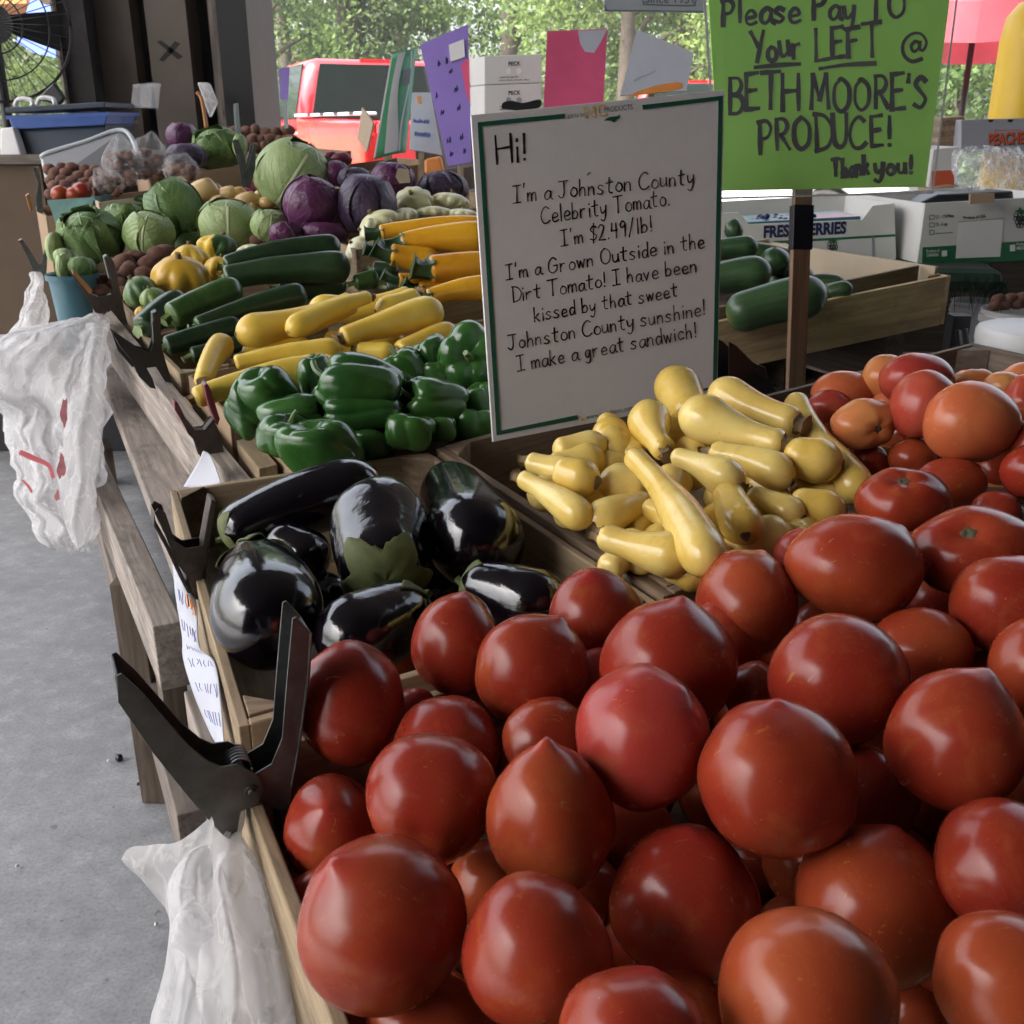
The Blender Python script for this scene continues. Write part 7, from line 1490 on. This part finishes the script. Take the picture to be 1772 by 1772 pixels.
note([[(352, 780, 1.33), (366, 790, 1.325), (384, 838, 1.31)], [(342, 802, 1.34), (362, 812, 1.33), (382, 842, 1.31)], [(318, 842, 1.36), (350, 846, 1.335), (380, 848, 1.31)]], 'blank white paper curling from the front rail')
# ------------------------------------------------------------------ plastic bags
def bag(name, rows, d, label, mat='bag', folds=7, amp=.18, depth=.035, seed=1, prints=(), crumple=.010, rag=.0):
    """rows: (left u, right u, v, depth shift); a closed, creased film tube whose outline follows the rows"""
    rw = cat([A(*r) for r in rows], 5); r_ = random.Random(seed); p1, p2 = r_.random() * 6, r_.random() * 6; n = 72; G = []
    m = len(rw)
    for i, (ul, ur, v, dd) in enumerate(rw):
        t = i / (m - 1); row = []
        for k in range(n):
            th = k / n * 6.2832; x = math.cos(th); y = math.sin(th)
            f = 1 + amp * math.sin(folds * th + p1 + 2.2 * math.sin(t * 5 + p2)) * (.3 + .7 * abs(y)) + .4 * amp * math.sin((folds * 2 + 3) * th + p2 - t * 9)
            uu = (ul + ur) / 2 + x * (ur - ul) / 2; q = P(uu, v, d + dd - y * min(depth, (ur - ul) / 2 * d / FP) * f)
            if rag and i >= m - 2: q = q + Z * rag * (math.sin(th * 13 + p1) + .6 * math.sin(th * 29))
            row.append(q)
        G.append(row)
    G = np.array(G); V = G.reshape(-1, 3); V = V + np.stack([wob(V, 60, crumple, seed), wob(V, 55, crumple, seed + 1), wob(V, 70, crumple * .6, seed + 2)], 1); sh = np.abs(np.sin(V @ A(140, 60, 90) + 3 * np.sin(V @ A(30, -50, 45)))) ** .5
    V = V - CF * (sh * crumple * .7)[:, None]
    mb = MB(); mb.grid(V.reshape(G.shape), closed=True); o = mk(name, mb, M[mat], smooth=True, label=label, cat_='bag'); return o, V.reshape(G.shape)
o, G = bag('plastic_bag', [(396, 432, 1378, 0), (392, 432, 1420, .0), (384, 424, 1448, -.01), (330, 426, 1470, -.015), (296, 462, 1540, -.02), (297, 500, 1620, -.025), (286, 542, 1700, -.03), (270, 588, 1790, -.03), (260, 640, 1900, -.03)], .71, 'white plastic bag hanging from the big clamp at the bottom left', folds=5, amp=.35, depth=.05, seed=4, crumple=.006)
sd0 = WLOC[o.name]
def wing(rows, nm, par, mat='bag', amp=.004):
    G = np.array([[P(*q) for q in cat([A(*q) for q in r], 5)] for r in rows]); G = np.array([cat(list(G[:, j]), 5) for j in range(G.shape[1])]).transpose(1, 0, 2); V = G.reshape(-1, 3); V = V - CF * wob(V, 90, amp, len(rows) * 7)[:, None]
    mb = MB(); mb.grid(V.reshape(G.shape)); return mk(nm, mb, M[mat], par, True)
wing([[(211, 1486, .72), (226, 1466, .715), (268, 1460, .705), (312, 1455, .69), (366, 1412, .68)], [(222, 1500, .72), (240, 1498, .71), (284, 1490, .695), (325, 1475, .68), (370, 1432, .675)], [(244, 1520, .725), (262, 1524, .715), (290, 1530, .70), (330, 1515, .68), (366, 1478, .672)], [(282, 1568, .725), (290, 1580, .715), (300, 1600, .70), (336, 1580, .68), (364, 1560, .672)]], 'bag_mouth', o)
wing([[(297, 1610, .655), (312, 1575, .652), (328, 1548, .655), (352, 1572, .655)], [(300, 1628, .65), (322, 1598, .644), (345, 1580, .644), (372, 1600, .65)], [(318, 1640, .65), (346, 1625, .64), (368, 1612, .64), (398, 1636, .648)], [(330, 1665, .652), (352, 1662, .644), (380, 1650, .642), (404, 1655, .65)], [(326, 1695, .655), (345, 1700, .648), (376, 1690, .646), (398, 1672, .652)]], 'crumpled_paper', o, 'bag', .007)
wing([[(366, 1432, .668), (392, 1452, .664), (416, 1462, .668)], [(366, 1500, .664), (392, 1520, .655), (422, 1530, .664)], [(368, 1580, .66), (390, 1600, .65), (412, 1630, .662)], [(380, 1640, .66), (392, 1660, .65), (405, 1680, .664)]], 'bag_fold', o)
wing([[(418, 1440, .69), (436, 1470, .69), (446, 1490, .695)], [(424, 1540, .685), (448, 1560, .68), (470, 1580, .69)], [(420, 1640, .67), (460, 1660, .66), (500, 1680, .675)], [(360, 1740, .65), (430, 1750, .64), (540, 1780, .66)]], 'bag_fold', o)
o, G = bag('plastic_bag', [(150, 186, 548, .0), (96, 190, 560, -.02), (-40, 188, 600, -.05), (-60, 184, 660, -.07), (10, 182, 730, -.08), (28, 182, 800, -.09), (36, 178, 860, -.09), (60, 172, 915, -.09), (90, 158, 948, -.09)], 2.06, 'large translucent white bag bulging from the stand at left', folds=6, amp=.35, depth=.09, seed=9, crumple=.012, rag=.006)
pr = A(0, 0, 0); c0 = P(70, 800, 1.86)
S = plane_of(c0, -CF + CR * .15); 
strokes(S, [[(46, 785), (66, 794), (92, 806), (100, 826)]], 8, 'bag_print', 'bag_print', o, .03); strokes(S, [[(48, 832), (58, 842), (64, 852)]], 4, 'bag_print', 'bag_print', o, .03)
S = plane_of(P(118, 760, 1.85), -CF); 
for x_, y_, a_, b_ in ((124, 716, 6, 24), (119, 808, 7, 20), (112, 858, 4, 9)): ink_polys(S, [[(x_ + a_ * math.cos(q) * (1 + .3 * math.sin(3 * q + x_)), y_ + b_ * math.sin(q) * (1 + .2 * math.sin(5 * q + y_)) - a_ * .5 * math.cos(q)) for q in np.linspace(0, 6, 18)]], 'bag_stain', 'stain', o, .03)
wing([[(150, 560, 1.98), (176, 560, 1.95), (186, 556, 1.97)], [(128, 640, 1.92), (156, 630, 1.86), (182, 640, 1.9)], [(108, 740, 1.88), (140, 740, 1.81), (178, 740, 1.86)], [(100, 840, 1.87), (136, 850, 1.80), (166, 838, 1.86)], [(112, 915, 1.87), (132, 948, 1.82), (160, 930, 1.86)]], 'bag_fold', o, amp=.012)
o, G = bag('plastic_bag', [(52, 72, 474, 0), (50, 74, 500, 0), (34, 80, 545, -.02), (12, 84, 590, -.03), (0, 88, 640, -.03), (-6, 90, 690, -.03)], 2.5, 'narrow white bag knotted at the far clamp', folds=4, amp=.3, depth=.06, seed=12, crumple=.01)
# clear bag lying on the right counter
o, G = bag('plastic_bag', [(1655, 1760, 258, 0), (1650, 1790, 275, 0), (1652, 1800, 310, 0), (1664, 1800, 336, 0)], 2.75, 'crumpled clear produce bag lying over the right berry box', mat='bag_clear', folds=8, amp=.4, depth=.08, seed=15, crumple=.014)
# small litter on the concrete floor
for k, (u, v, rr) in enumerate([(206, 1314, 6), (188, 1318, 2.5), (240, 1358, 3), (92, 820, 2), (270, 1600, 3), (30, 1500, 3)]):
    q = Pz(u, v, .004); mb = MB(); s_ = rr * np.linalg.norm(q - CAM) / FP; Q, F, g, t = blob(q + Z * s_ * .5, Z, s_, s_, lambda ph, th: 1 + bmp(ph, th, 3, .2, k), (8, 10)); mb.add(Q, F, g, t)
    mk('debris', mb, M['black' if k in (0, 2, 3) else 'whiteplastic'], smooth=True, label=['round dark pellet lying on the concrete floor', 'pale crumb beside the dark pellet on the floor', 'dark speck on the floor below the pellet', 'tiny dark speck on the floor under the hanging bag', 'pale speck on the floor beside the lower bag', 'pale speck on the floor at the left edge'][k], cat_='litter')
# ------------------------------------------------------------------ haze volume added to whiten the trees
hm = bpy.data.materials.new('thin haze'); hm.use_nodes = True; nt = hm.node_tree; nt.nodes.remove(nt.nodes['Principled BSDF'])
pv = nt.nodes.new('ShaderNodeVolumePrincipled'); pv.inputs['Color'].default_value = (.93, .95, .97, 1); pv.inputs['Density'].default_value = .0009
nt.links.new(pv.outputs[0], nt.nodes['Material Output'].inputs['Volume'])
mb = MB(); mb.box(A(-60, -20, -1.1), A(120, 0, 0), A(0, 95, 0), A(0, 0, 21)); hz = mk('haze', mb, hm, kind='stuff', label='pale thin haze added to whiten the trees')
